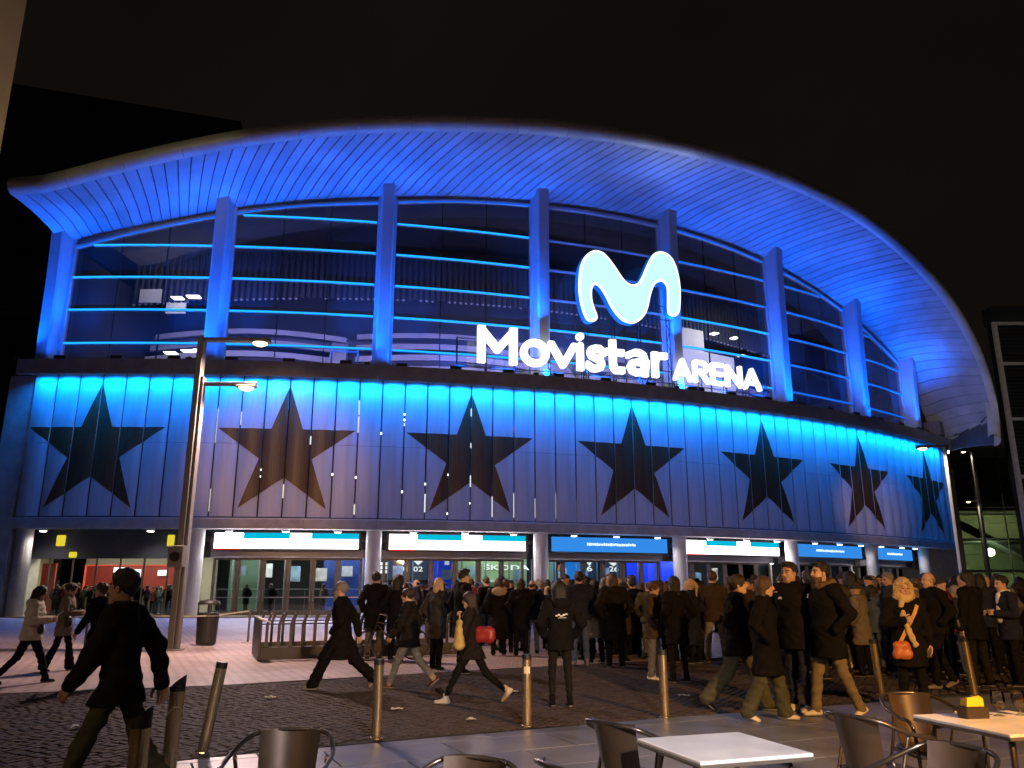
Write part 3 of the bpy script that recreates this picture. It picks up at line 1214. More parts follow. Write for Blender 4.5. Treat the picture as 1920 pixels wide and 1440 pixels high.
# edge roll in lengths with visible joints
NER = 26
for k in range(NER):
    rows = []
    for q in range(9):
        s = STOT * (k + (q / 8) * 0.994) / NER
        e = cr(EV, s)
        row = []
        for a in range(13):
            an = RD(-100 + 250 * a / 12)
            row.append(LA(e[0], 4.95 + 0.52 * math.cos(an), e[1] + 0.12 + 0.52 * math.sin(an)))
        rows.append(row)
    mb = MB()
    mb.grid(rows, flip=False)
    ob('eave_roll', mb, M_zinc, arena, smooth=True)
mb = MB()
rows = []
for k in range(69):
    s = STOT * k / 80
    e = cr(EV, s)
    i = cr(IN, s)
    zt = max(e[1], i[1])
    rows.append([LA(e[0], 4.7, e[1] + 0.35), LA(i[0] + 0.25, -0.8, zt + 0.9), LA(i[0] + 0.6, -12, zt + 1.2), LA(i[0] + 0.6, -40, zt - 0.5)])
mb.grid(rows, flip=False)
ob('roof_covering', mb, M_concd, arena)
# closing gable at the left end
mb = MB()
g0 = [soff(0.0, w, -0.02) for w in WS]
g1 = [(p[0], p[1], max(p[2] + 0.12, 22.9 + 0.25 * w * 3)) for p, w in zip(g0, WS)]
mb.grid([g0, g1])
ob('gable_end', mb, M_soffit, arena)
mb = MB()
arcbox(mb, TH0 - 0.3, TH0 - 0.05, -30, -1.2, 14.6, 23.0, 1)
ob('side_wall', mb, M_black, arena)
for th in COLS:
    mb = MB()
    mb.rbox(-0.16, 0.16, -(AR + 0.98), -(AR + 0.78), 14.64, 14.80, 0.015)
    o = ob('fin_uplight', mb, mat('flood_housing', (0.05, 0.05, 0.05), 0.5), arena, rz=RD(th - 0.55))
    area('fin_fill_beam', PA(th - 0.55, 0.95, 14.85 if not 16 < th < 24 else 17.95), PA(th - 0.1, 0.2, 22), 0.3, 0.15, 110, (0.0, 0.12, 1.0), 80)  # added fin light, raised over the sign letters without a mount
    for s_ in (-2.3, 2.3):
        tt = th + s_
        if TH0 < tt < THE - 1:
            spot('fin_fill_beam', PA(tt, 0.9 if not 13 < tt < 28.6 else 0.1, 14.9), PA(th, -0.5, 22.0), 3600, (0.0, 0.10, 1.0), 62, 0.9, 0.1)  # spots without housings, added to lift the blue on the fins

mb = MB()
mb.rbox(-0.35, 0.35, -(AR + 0.97), -(AR + 0.73), 14.64, 14.86, 0.02)
ob('flood_light', mb, mat('flood_housing', (0.05, 0.05, 0.05), 0.5), arena, rz=RD(43.9))  # extra flood added to fill the shadow at the soffit's right end
area('flood_beam', PA(43.9, 0.85, 14.9), PA(44.5, 2.5, 22), 1.2, 0.2, 14, (0.16, 0.22, 1.0), 165)
# blue floods on the ledge: visible housings, beams up to the soffit
for k in range(21):
    th = TH0 + 1.2 + k * 2.12
    mb = MB()
    mb.rbox(-0.35, 0.35, -(AR + 0.97), -(AR + 0.73), 14.64, 14.86, 0.02)
    o = ob('flood_light', mb, mat('flood_housing', (0.05, 0.05, 0.05), 0.5), arena, rz=RD(th))
    mb = MB()
    mb.box(-0.31, 0.31, -(AR + 0.93), -(AR + 0.77), 14.862, 14.868)
    ob('lens', mb, M_led2, o)
    pw = 170 if th < 36 else (110 if th < 40 else 30)
    if 13 < th < 28.6:
        pw *= 2.1
    area('flood_beam', PA(th, 0.85 if not 13 < th < 28.6 else 0.15, 14.9), PA(th, 1.3, 27), 1.2, 0.2, pw, (0.0, 0.11, 1.0), 165)
# ================================================================ illuminated sign on the ledge
MOUT = [(-3.46, 18.76), (-3.77, 19.56), (-3.92, 20.57), (-3.89, 21.49), (-3.78, 22.29), (-3.5, 22.98), (-3.08, 23.47), (-2.57, 23.74), (-1.98, 23.67), (-1.51, 23.26), (-1.11, 22.79), (-0.71, 22.24), (-0.37, 21.85), (-0.03, 21.67), (0.33, 21.68), (0.62, 21.85), (0.93, 22.34), (1.17, 22.85), (1.5, 23.52), (1.9, 24.13), (2.36, 24.41), (2.89, 24.43), (3.36, 24.17), (3.68, 23.66), (3.9, 22.87), (3.99, 21.92), (3.94, 20.96), (3.83, 20.2), (3.61, 19.86), (3.23, 19.71), (2.86, 19.86), (2.81, 20.26), (2.85, 21.07), (2.85, 21.75), (2.68, 22.06), (2.39, 22.18), (2.01, 21.96), (1.77, 21.59), (1.52, 20.88), (1.34, 20.19), (1.09, 19.63), (0.72, 19.19), (0.21, 18.86), (-0.28, 18.81), (-0.76, 18.94), (-1.23, 19.34), (-1.62, 19.88), (-1.94, 20.49), (-2.27, 20.97), (-2.6, 21.22), (-2.81, 21.1), (-2.92, 20.69), (-2.9, 20.11), (-2.74, 19.55), (-2.57, 19.12), (-2.6, 18.79), (-2.87, 18.6), (-3.2, 18.57)]


def smooth_poly(P, n=3):
    P = [np.array(p) for p in P]
    out = []
    N = len(P)
    for i in range(N):
        p0, p1, p2, p3 = P[i - 1], P[i], P[(i + 1) % N], P[(i + 2) % N]
        for k in range(n):
            t = k / n
            out.append(0.5 * ((2 * p1) + (-p0 + p2) * t + (2 * p0 - 5 * p1 + 4 * p2 - p3) * t * t + (-p0 + 3 * p1 - 3 * p2 + p3) * t ** 3))
    return out


def inset(P, d):
    N = len(P)
    out = []
    for i in range(N):
        e = P[(i + 1) % N] - P[i - 1]
        e = e / np.linalg.norm(e)
        out.append(P[i] + np.array([e[1], -e[0]]) * d)      # clockwise outline: right-hand side is inside
    return out


M_face = emat('sign_face', (0.60, 1.0, 0.93), 1.05)
M_rim = emat('sign_rim', (0.92, 1.0, 1.0), 1.6)
M_letter = emat('sign_letter', (1.0, 1.0, 1.0), 1.5)
M_side = mat('sign_side', (0.05, 0.30, 0.75), 0.5, emit=(0.0, 0.22, 0.9), es=0.45)
thM = 20.9
base = PA(thM, 0.6, 0)
sign = thing('roof_sign', 'huge glowing white letter M emblem mounted above the name lettering on the blue facade', 'sign', (base.x, base.y, 14.62), RD(thM))
O_ = smooth_poly(MOUT)
I1 = inset(O_, 0.17)
zz0 = 14.62


def ring(mb, A, B, ya, yb):
    n = len(A)
    vs = [(p[0], ya, p[1] - zz0) for p in A] + [(p[0], yb, p[1] - zz0) for p in B]
    mb.add(vs, [(i, i + n, (i + 1) % n + n, (i + 1) % n) for i in range(n)])


mb = MB()
ring(mb, O_, O_, -0.25, 0.25)
n = len(O_)
mb.add([(p[0], 0.25, p[1] - zz0) for p in O_], [tuple(range(n))])
ob('emblem_side', mb, M_side, sign)
mb = MB()
ring(mb, O_, I1, -0.26, -0.30)
ob('emblem_rim', mb, M_rim, sign)
mb = MB()
mb.add([(p[0], -0.27, p[1] - zz0) for p in I1], [tuple(range(n))[::-1]])
o = ob('emblem_face', mb, M_face, sign)
M_truss = mat('truss_steel', (0.06, 0.06, 0.07), 0.5, 0.5)
mb = MB()
for x in (-3.0, -1.0, 1.0, 3.3):
    for y in (0.35, 0.75):
        mb.tube([(x, y, 0.0), (x, y, 7.0 if abs(x) > 2 else 6.2)], 0.035, 6)
    for q in range(9):
        mb.tube([(x, 0.35 + 0.4 * (q % 2), 0.7 * q), (x, 0.35 + 0.4 * ((q + 1) % 2), 0.7 * (q + 1))], 0.022, 5)
for z in (5.0, 6.0):
    mb.tube([(-3.2, 0.35, z), (3.5, 0.35, z)], 0.03, 6)
ob('support_truss', mb, M_truss, sign)

LET = [('M', 14.08, 15.74, 17.66, 15.22), ('o', 15.86, 17.10, 17.05, 15.22), ('v', 17.06, 18.34, 17.02, 15.26), ('i', 18.27, 18.67, 17.74, 15.26), ('s', 18.74, 19.62, 17.06, 15.22), ('t', 19.62, 20.5, 17.56, 15.22), ('a', 20.60, 21.70, 17.08, 15.22), ('r', 21.85, 22.62, 17.06, 15.26),
       ('A', 22.92, 23.86, 16.86, 15.24), ('R', 23.96, 24.80, 16.86, 15.24), ('E', 24.92, 25.60, 16.86, 15.24), ('N', 25.74, 26.66, 16.86, 15.24), ('A', 26.76, 27.78, 16.86, 15.24)]
name = thing('name_sign', 'glowing white name lettering standing on the grey ledge below the big M emblem', 'sign', (AX, AY, 14.62), 0)
for (ch, t0, t1, zt, zb) in LET:
    cap = zb == 15.24
    w = RD(t1 - t0) * (AR + 0.6)
    V, Q = glyph(ch, w, zt - zb, 0.28 if cap else (0.52 if ch == 'M' else 0.47), 0.16, 0.025)
    V[:, 0] -= w / 2
    V[:, 1] -= AR + 0.75
    V[:, 2] += zb - 14.62
    link('letter_' + ch.lower(), npmesh('letter', V, Q), M_letter, name, rz=RD((t0 + t1) / 2))
mb = MB()
for th in (13.3, 14.5, 15.7, 17.2, 18.7, 20.2, 21.7, 23.2, 24.5, 25.9, 27.2, 28.3):
    for o1 in (0.15, 0.5):
        mb.tube([LA(th, o1, 0.0), LA(th, o1, 2.3 if th < 13.5 else 1.4)], 0.035, 5)
    for q in range(3):
        mb.tube([LA(th, 0.15 + 0.35 * (q % 2), 0.45 * q), LA(th, 0.15 + 0.35 * ((q + 1) % 2), 0.45 * (q + 1))], 0.025, 5)
for z in (0.5, 1.35):
    mb.tube([LA(13.3 + 15 * i / 20, 0.2, z) for i in range(21)], 0.035, 5)
mb.tube([LA(13.3, 0.2, 2.3), LA(14.1, 0.2, 2.3)], 0.035, 5)
ob('support_frame', mb, M_truss, name)
# a white projector beside the emblem brightens the soffit above it
mb = MB()
mb.rbox(-0.25, 0.25, -(AR + 0.9), -(AR + 0.6), 14.64, 14.95, 0.03)
ob('projector', mb, MATS['flood_housing'], arena, rz=RD(24.3))
spot('projector_beam', PA(24.3, 0.75, 15.0), PA(21.2, 4.5, 29.4), 4000, (0.40, 0.50, 1.0), 30, 0.9, 0.12)
# ================================================================ entrance level
M_hdr = mat('header_steel', (0.26, 0.25, 0.25), 0.45, 0.3, var=0.12, vscale=1.5)
M_floor = mat('lobby_floor', (0.35, 0.34, 0.31), 0.35, var=0.1)
mb = MB()
arcbox(mb, TH0, THE, -14, -0.0, 0.02, 0.06, 40)
ob('entrance_floor', mb, M_floor, arena)
mb = MB()
arcbox(mb, TH0, THE, -14, -2.9, 4.35, 4.6, 40)
ob('lobby_ceiling', mb, mat('lobby_ceiling_dark', (0.18, 0.17, 0.16), 0.7), arena)
mb = MB()
arcbox(mb, TH0 - 0.3, THE + 0.3, -14.3, -14.0, 0.0, 5.0, 40)
ob('lobby_wall', mb, mat('lobby_wall_grey', (0.09, 0.09, 0.10), 0.7), arena)
mb = MB()
arcbox(mb, TH0, THE, -3.65, -3.45, 3.4, 5.28, 40)
ob('lobby_bulkhead', mb, M_concd, arena)

E_white = emat('board_white', (1.0, 0.95, 0.96), 4.2)
E_cyan = emat('board_cyan', (0.0, 0.50, 0.72), 1.0)
E_red = emat('board_red', (0.75, 0.02, 0.03), 0.8)
E_blue = emat('board_blue', (0.035, 0.26, 0.80), 1.0)
E_text = emat('board_text', (0.75, 0.95, 1.0), 1.2)
M_boardframe = mat('board_frame', (0.02, 0.02, 0.025), 0.4)
OFS = -1.95
names = {1: 'white, red and cyan illuminated entrance board above the leftmost row of glass doors',
         2: 'white, red and cyan illuminated entrance board above the doors with the green wall behind',
         3: 'plain blue illuminated entrance board with white line of text, nearest the middle of the arena',
         4: 'white, red and cyan illuminated entrance board right of the wide blue board',
         5: 'blue illuminated entrance board second from the right end of the arena',
         6: 'small blue illuminated entrance board at the right end of the arena'}
spanb = {1: (4.2, 9.75), 2: (10.95, 16.6), 3: (17.75, 23.35), 4: (24.35, 30.0), 5: (31.1, 36.6), 6: (37.95, 42.3)}
rb = random.Random(11)
for k in range(1, 7):
    a, b = spanb[k]
    m_ = (a + b) / 2
    h = (b - a) / 2
    t = thing('entrance_board', names[k], 'sign', (AX, AY, 0), RD(m_), 'illuminated boards above the entrance doors')
    mb = MB()
    arcbox(mb, -h - 0.12, h + 0.12, OFS - 0.3, OFS - 0.02, 3.78, 4.9, 10)
    ob('case', mb, M_boardframe, t)

    def strip(nm, t0, t1, z0, z1, m, d):
        mb_ = MB()
        rows = [[LA(t0 + (t1 - t0) * i / 8, OFS + d, z0) for i in range(9)], [LA(t0 + (t1 - t0) * i / 8, OFS + d, z1) for i in range(9)]]
        mb_.grid(rows)
        return ob(nm, mb_, m, t)
    if k in (1, 2, 4):
        strip('screen', -h, h, 3.88, 4.80, E_white, 0.0)
        w_ = 2 * h
        strip('colour_band', -h + w_ * 0.20, -h + w_ * 0.52, 4.46, 4.80, E_cyan, 0.004)
        strip('colour_band', -h + w_ * 0.67, h, 4.46, 4.80, E_cyan, 0.004)
        strip('colour_band', -h, -h + w_ * 0.18, 3.80, 3.885, E_red, 0.008)
    else:
        strip('screen', -h, h, 3.88, 4.80, E_blue, 0.0)
        L_ = h * 0.42
        x = -L_
        while x < L_:
            w_ = rb.uniform(0.05, 0.12)
            strip('text_stroke', x, min(x + w_, L_), 4.30 - rb.uniform(0, 0.03), 4.42 + rb.uniform(0, 0.05), E_text, 0.004)
            x += w_ + 0.015
for k in (1, 2, 4):
    a, b = spanb[k]
    for f_ in (0.25, 0.75):
        th = a + (b - a) * f_
        area('board_glow', PA(th, -1.9, 4.3), PA(th, 3.0, 2.5), 4.0, 0.8, 190, (1.0, 0.80, 0.88), 130)
for k in (3, 5, 6):
    a, b = spanb[k]
    th = (a + b) / 2
    area('board_glow', PA(th, -1.9, 4.3), PA(th, 3.0, 2.5), 5.0, 0.8, 120, (0.15, 0.4, 1.0), 130)

# headers and doors
for k in range(1, 7):
    a, b = COLS[k] + 0.32, COLS[k + 1] - 0.32
    mb = MB()
    arcbox(mb, a, b, -2.75, -2.35, 3.36, 3.86, 10)
    ob('door_header', mb, M_hdr, arena)
    nd = 6
    for j in range(nd):
        t0 = a + 0.08 + (b - a - 0.16) * j / nd
        t1 = a + 0.08 + (b - a - 0.16) * (j + 1) / nd
        w = RD(t1 - t0) * (AR - 2.6) / 2
        o = thing_door = MB()
        y = -(AR - 2.6)
        fr = 0.17
        o.box(-w + 0.01, -w + fr, y - 0.05, y + 0.05, 0.06, 3.36)
        o.box(w - fr, w - 0.01, y - 0.05, y + 0.05, 0.06, 3.36)
        o.box(-w + fr, w - fr, y - 0.05, y + 0.05, 3.24, 3.36)
        o.box(-w + fr, w - fr, y - 0.05, y + 0.05, 0.06, 0.28)
        d = ob('door', o, M_bronze, arena, rz=RD((t0 + t1) / 2))
        mb = MB()
        mb.box(-w + fr, w - fr, y - 0.008, y + 0.008, 0.28, 3.24)
        ob('pane', mb, M_doorglass, d)
        mb = MB()
        s_ = 1 if j % 2 else -1
        mb.tube([(s_ * (w - 0.1), y - 0.12, 0.85), (s_ * (w - 0.1), y - 0.12, 1.5)], 0.018, 6)
        mb.box(-w + fr, w - fr, y - 0.06, y - 0.03, 1.05, 1.10)
        ob('push_bar', mb, mat('steel_brushed', (0.5, 0.5, 0.5), 0.3, 0.9), d)

# first bay: shop front of the bar
mb = MB()
arcbox(mb, -3.3, 3.4, -2.8, -2.4, 3.30, 5.0, 12)
ob('shop_fascia', mb, mat('fascia_slate', (0.05, 0.055, 0.065), 0.5, var=0.2, vscale=0.6), arena)
for j in range(6):
    t0 = -2.3 + 5.6 * j / 6
    w = RD(5.6 / 6) * (AR - 2.6) / 2
    y = -(AR - 2.6)
    mb = MB()
    mb.box(-w, -w + 0.07, y - 0.05, y + 0.05, 0.06, 3.3)
    mb.box(-w + 0.07, w, y - 0.05, y + 0.05, 0.06, 0.14)
    o = ob('shop_window', mb, M_bronze, arena, rz=RD(t0 + 2.8 / 6))
    mb = MB()
    mb.box(-w + 0.07, w, y - 0.006, y + 0.006, 0.14, 3.28)
    ob('pane', mb, M_doorglass, o)
E_yel = emat('yellow_lamp', (1.0, 0.82, 0.05), 0.75)
for (t, z0, z1, w) in ((-1.85, 4.02, 4.66, 0.26), (2.46, 4.02, 4.68, 0.2), (-1.3, 3.35, 3.68, 0.22)):
    mb = MB()
    mb.rbox(-w, w, -(AR - 2.25), -(AR - 2.39), z0, z1, 0.04)
    ob('wall_lamp', mb, E_yel, arena, rz=RD(t))


def panelA(nm, t0, t1, z0, z1, m, off=-6.0, par=None):
    mb_ = MB()
    arcbox(mb_, t0, t1, off - 0.1, off, z0, z1, 4)
    return ob(nm, mb_, m, par or arena)


panelA('bar_wall', -3.0, 3.2, 0.06, 4.3, mat('bar_grey', (0.24, 0.22, 0.18), 0.6), -8.2)
panelA('red_wall', -2.8, 2.2, 1.2, 3.02, M_red, -7.9)
panelA('red_light', -2.8, 2.2, 3.02, 3.09, emat('red_strip', (1, 0.12, 0.06), 1.2), -7.85)
panelA('red_light', -2.88, -2.8, 1.2, 3.09, emat('red_strip', (1, 0.12, 0.06), 1.2), -7.85)
panelA('bar_screen', -1.45, -0.70, 2.2, 2.92, emat('tv_white', (1, 0.97, 0.9), 2.5), -7.7)
panelA('bar_screen', -0.55, -0.20, 2.3, 2.8, emat('tv_white', (1, 0.97, 0.9), 2.5), -7.7)
panelA('bar_screen', 0.6, 1.0, 2.4, 2.75, emat('tv_white', (1, 0.97, 0.9), 2.5), -7.7)
panelA('bar_counter', -2.4, 2.6, 0.06, 1.15, mat('bar_dark', (0.06, 0.05, 0.05), 0.4), -6.9)
panelA('red_pillar', -3.6, -3.0, 0.06, 3.1, mat('red_paint', (0.42, 0.05, 0.03), 0.5), -5.0)
for (t, w) in ((-1.7, 1.0), (0.3, 1.4), (1.8, 0.8), (-0.6, 0.6)):
    mb = MB()
    mb.box(-w / 2, w / 2, -(AR - 4.6), -(AR - 5.1), 3.50, 3.56)
    ob('strip_lamp', mb, emat('bar_lamp', (1, 0.95, 0.7), 7), arena, rz=RD(t))
for t in (-1.8, 0.0, 1.8):
    area('bar_light', PA(t, -5.2, 4.2), PA(t, -5.6, 0), 2.5, 1.0, 200, (1, 0.93, 0.68))

# lobby dressing behind the doors
G_wall = mat('green_wall', (0.22, 0.32, 0.2), 0.6, emit=(0.32, 0.5, 0.28), es=0.2)  # part of the lobby light sits in this wall as glow
panelA('green_wall', 14.2, 17.6, 0.06, 3.9, G_wall, -6.3)
E_num = emat('screen_white', (0.95, 1.0, 0.97), 1.4)


def lob_text(s, t0, t1, z0, z1, off, m, par, offset=0.015):
    me, co = text_mesh(s, 1.0, offset, 0.01, 1.05)
    lo, hi = co.min(0), co.max(0)
    out = np.empty_like(co)
    w = RD(t1 - t0) * (AR + off)
    out[:, 0] = (co[:, 0] - (lo[0] + hi[0]) / 2) / (hi[0] - lo[0]) * w
    out[:, 1] = -(AR + off) - co[:, 2]
    out[:, 2] = z0 + (co[:, 1] - lo[1]) / (hi[1] - lo[1]) * (z1 - z0)
    me.vertices.foreach_set('co', out.ravel())
    me.update()
    return link('lettering', me, m, par, rz=RD((t0 + t1) / 2))


lob_text('ŠKODA', 15.5, 17.7, 2.80, 3.2, -6.18, E_num, arena, 0.02)
panelA('counter_top', 14.6, 17.4, 2.0, 2.15, mat('counter_white', (0.6, 0.6, 0.55), 0.5), -6.1)


def tri(t, z0, z1, w, off=-5.96):
    mb_ = MB()
    y = -(AR + off)
    mb_.add([(-w, y, z1), (0, y, z0), (w, y, z1)], [(0, 1, 2)])
    ob('arrow', mb_, E_num, arena, rz=RD(t))


panelA('info_screen', 10.6, 12.85, 2.1, 3.62, mat('screen_dark', (0.02, 0.025, 0.03), 0.3, emit=(0.04, 0.06, 0.08), es=0.5))
tri(11.71, 3.06, 3.34, 0.32)
tri(12.41, 3.06, 3.34, 0.32)
lob_text('-01', 11.42, 11.95, 2.66, 2.98, -5.97, E_num, arena)
lob_text('02', 12.2, 12.62, 2.66, 2.98, -5.97, E_num, arena)
for (t0, t1) in ((10.66, 10.80), (10.9, 11.05)):
    for z in (2.55, 2.8, 3.05):
        panelA('screen_glyph', t0, t1, z, z + 0.18, E_num, -5.9)
panelA('blue_wall', 10.5, 14.1, 3.62, 4.3, M_bluep, -6.2)
panelA('blue_wall', 13.0, 14.1, 0.06, 3.62, M_bluep, -6.2)
panelA('poster', 13.95, 14.14, 2.78, 3.15, emat('poster_orange', (1, 0.25, 0.12), 0.8), -5.9)
panelA('poster', 13.62, 13.82, 3.1, 3.35, emat('poster_white', (0.8, 0.9, 1), 0.8), -5.9)
panelA('green_wall', 18.55, 19.08, 0.06, 3.9, G_wall, -6.2)
panelA('poster', 19.12, 19.38, 2.82, 3.15, emat('poster_orange', (1, 0.25, 0.12), 0.8), -5.9)
panelA('blue_screen', 19.42, 20.3, 2.2, 3.75, emat('screen_azure', (0.02, 0.28, 0.95), 0.9), -6.1)
panelA('info_screen', 20.5, 21.05, 2.3, 3.75, MATS['screen_dark'])
tri(20.75, 3.1, 3.35, 0.2)
lob_text('6', 20.62, 20.9, 2.75, 3.12, -5.97, E_num, arena)
panelA('info_screen', 21.5, 22.62, 2.3, 3.4, MATS['screen_dark'])
panelA('blue_screen', 21.5, 22.62, 3.4, 3.8, emat('screen_azure', (0.02, 0.28, 0.95), 0.9), -6.1)
tri(22.07, 3.1, 3.4, 0.45)
lob_text('-26', 21.66, 22.34, 2.74, 3.1, -5.97, E_num, arena)
panelA('blue_wall', 22.9, 24.8, 0.06, 4.2, M_bluep, -6.2)
panelA('blue_wall', 24.9, 26.0, 0.06, 4.2, M_bluep, -6.2)
panelA('blue_wall', 8.2, 10.3, 0.06, 4.0, mat('blue_dim', (0.03, 0.06, 0.22), 0.5, emit=(0.01, 0.05, 0.7), es=0.05), -6.4)  # blue wall carries a trace of painted-in glow
panelA('green_wall', 4.0, 5.4, 0.06, 4.0, mat('green_dim', (0.07, 0.12, 0.085), 0.6), -7.0)
panelA('lit_wall', 31.0, 33.0, 0.06, 3.6, mat('cream_wall', (0.55, 0.52, 0.42), 0.7), -7.0)
panelA('lit_wall', 34.6, 35.6, 0.06, 3.2, MATS['cream_wall'], -6.0)
panelA('lit_wall', 39.0, 40.6, 0.06, 3.0, MATS['cream_wall'], -6.0)
panelA('exit_screen', 41.2, 42.6, 2.5, 3.3, emat('screen_mint', (0.3, 0.85, 0.65), 0.7), -5.0)
for (t, w) in ((26.2, 1.4), (27.4, 1.2), (28.5, 1.4), (29.6, 1.0), (31.6, 1.2), (5.2, 0.5), (33.8, 1.0)):
    mb = MB()
    mb.box(-w / 2, w / 2, -(AR - 5.2), -(AR - 5.6), 3.42, 3.5)
    ob('strip_lamp', mb, emat('lobby_lamp', (1, 1, 0.98), 5), arena, rz=RD(t))
for (t, c, pw) in ((4.6, (0.9, 1, 0.85), 110), (7.0, (0.95, 0.97, 0.9), 110), (9.3, (0.7, 0.8, 1), 80), (12, (0.35, 0.5, 1), 110), (15.8, (0.9, 1, 0.8), 90), (20, (0.3, 0.5, 1), 110), (23.5, (0.2, 0.35, 1), 120), (26.5, (0.6, 0.7, 1), 120), (29, (1, 0.98, 0.95), 120), (32.5, (1, 0.95, 0.8), 120), (35.5, (1, 0.95, 0.8), 80), (39.5, (1, 0.95, 0.8), 100)):
    area('lobby_light', PA(t, -4.9, 4.25), PA(t, -5.2, 0), 3.0, 1.0, pw * 2.0, c)
# posters, dividers and lamps that break up the lobby walls
rl = random.Random(8)
M_div = mat('divider_grey', (0.16, 0.16, 0.17), 0.5)
for i in range(34):
    t = 4.3 + i * 1.12
    panelA('divider', t, t + 0.06, 0.06, 3.9, M_div, -5.85)
    if rl.random() < 0.5:
        z = rl.uniform(1.7, 2.4)
        col_ = rl.choice([(0.55, 0.5, 0.45), (0.12, 0.14, 0.2), (0.35, 0.1, 0.08), (0.2, 0.3, 0.4), (0.6, 0.6, 0.6)])
        panelA('poster', t + 0.25, t + 0.25 + rl.uniform(0.3, 0.55), z, z + rl.uniform(0.6, 1.0), mat('poster_%d' % i, col_, 0.5, var=0.35, vscale=1.5), -5.95)
for i in range(13):
    t = 4.6 + i * 1.6
    mb = MB()
    mb.box(-0.45, 0.45, -(AR - 4.4), -(AR - 4.6), 4.26, 4.32)
    ob('strip_lamp', mb, emat('lobby_lamp2', (0.9, 0.95, 1.0), 2.5), arena, rz=RD(t))
# low glass guard rail in the lobby behind the first doors
mb = MB()
mb.tube([LA(4 + i * 0.6, -4.4, 1.55) for i in range(11)], 0.025, 6)
for i in range(6):
    mb.tube([LA(4 + i * 1.2, -4.4, 0.06), LA(4 + i * 1.2, -4.4, 1.55)], 0.02, 6)
ob('guard_rail', mb, MATS['steel_brushed'], arena)
# ================================================================ surroundings
# dark office block far to the left
M_bldg = mat('far_dark_facade', (0.010, 0.010, 0.011), 0.7)
M_bldg2 = mat('far_dark_band', (0.016, 0.015, 0.015), 0.6)
blk = thing('office_block', 'tall unlit office block standing dark behind the left end of the arena', 'building', (-29, 76, 0), RD(18))
mb = MB()
mb.box(-80, 0, 0, 30, 0, 50)
ob('wall', mb, M_bldg, blk)
for i in range(15):
    mb = MB()
    mb.box(-80, 0.2, -0.25, 0.0, 3.5 + i * 3.2, 4.6 + i * 3.2)
    ob('window_band', mb, M_bldg2, blk)
# pavilion at the far left, under the arena's end
pav = thing('side_pavilion', 'low lit stone annex at the left edge beyond the arena end pier', 'building', (-36.5, 47.2, 0), 0)
mb = MB()
mb.box(-8, 5.6, 0, 8, 0, 3.7)
ob('wall', mb, mat('pavilion_stone', (0.34, 0.33, 0.22), 0.8, var=0.15, vscale=0.8), pav)
mb = MB()
mb.box(-8, 5.8, -0.3, 8.2, 3.7, 4.3)
ob('roof', mb, M_conc, pav)
mb = MB()
mb.box(2.2, 4.0, -0.02, 0.0, 0.9, 3.2)
ob('window', mb, emat('pavilion_window', (0.65, 0.6, 0.28), 0.25), pav)

# glazed stair building on the right, greenish light inside
M_frame2 = mat('stair_frame', (0.22, 0.22, 0.18), 0.6)
ann = thing('stair_building', 'greenish lit glass building with a stair and grid frames right of the arena', 'building', (49, 96, 0), RD(-6))
mb = MB()
mb.box(-6, 40, 8.0, 8.4, 0, 18.0)
ob('wall', mb, mat('annex_wall', (0.36, 0.37, 0.24), 0.8, var=0.25, vscale=0.3), ann)
for i in range(5):
    mb = MB()
    mb.box(-6, 40, 0.3, 8, i * 3.6 - 0.2, i * 3.6 + 0.1)
    ob('floor_slab', mb, M_concd, ann)
for i in range(12):
    for j in range(5):
        x = -6 + i * 3.0
        mb = MB()
        mb.box(x, x + 0.09, -0.1, 0.05, j * 3.6, j * 3.6 + 3.55)
        mb.box(x + 0.09, x + 3.0, -0.1, 0.05, j * 3.6, j * 3.6 + 0.09)
        mb.box(x + 0.09, x + 3.0, -0.06, 0.0, j * 3.6 + 1.8, j * 3.6 + 1.84)
        o = ob('window', mb, M_frame2, ann)
        mb = MB()
        mb.box(x + 0.09, x + 3.0, -0.02, -0.01, j * 3.6 + 0.09, j * 3.6 + 3.55)
        ob('pane', mb, glassmat('annex_glass', (0.55, 0.62, 0.5), 0.08), o)
mb = MB()
mb.add([(3, 2, 10.6), (3, 4, 10.6), (15, 4, 3.8), (15, 2, 3.8), (3, 2, 10.0), (3, 4, 10.0), (15, 4, 3.2), (15, 2, 3.2)], [(0, 3, 2, 1), (4, 5, 6, 7), (0, 4, 7, 3)])
mb.add([(1, 2, 4.4), (1, 4, 4.4), (15, 4, -1.0), (15, 2, -1.0), (1, 2, 3.8), (1, 4, 3.8), (15, 4, -1.6), (15, 2, -1.6)], [(0, 3, 2, 1), (4, 5, 6, 7), (0, 4, 7, 3)])
ob('stair_flight', mb, M_concd, ann)
mb = MB()
mb.box(2.4, 6.8, 7.6, 7.9, 13.6, 15.3)
ob('lit_window', mb, emat('annex_window', (0.8, 0.78, 0.35), 0.55), ann)
mb = MB()
mb.lathe([(0.1, -0.5), (0.45, -0.3), (0.5, 0), (0.45, 0.3), (0.1, 0.5)], 10, (7.3, 1.0, 5.7))
ob('wall_lamp', mb, emat('annex_lamp', (0.9, 1.0, 0.9), 9), ann)
aw = ann.location
point('annex_lamp_light', (aw.x + 7.3, aw.y + 1.0, 5.7), 900, (0.85, 1.0, 0.75), 0.5)
area('annex_light', (aw.x + 6, aw.y + 2, 3.3), (aw.x + 7, aw.y + 8, 0.5), 12, 0.6, 900, (1.0, 0.98, 0.72))
area('annex_light', (aw.x + 8, aw.y + 2, 10.4), (aw.x + 8, aw.y + 8, 7), 14, 0.6, 500, (1.0, 0.98, 0.7))
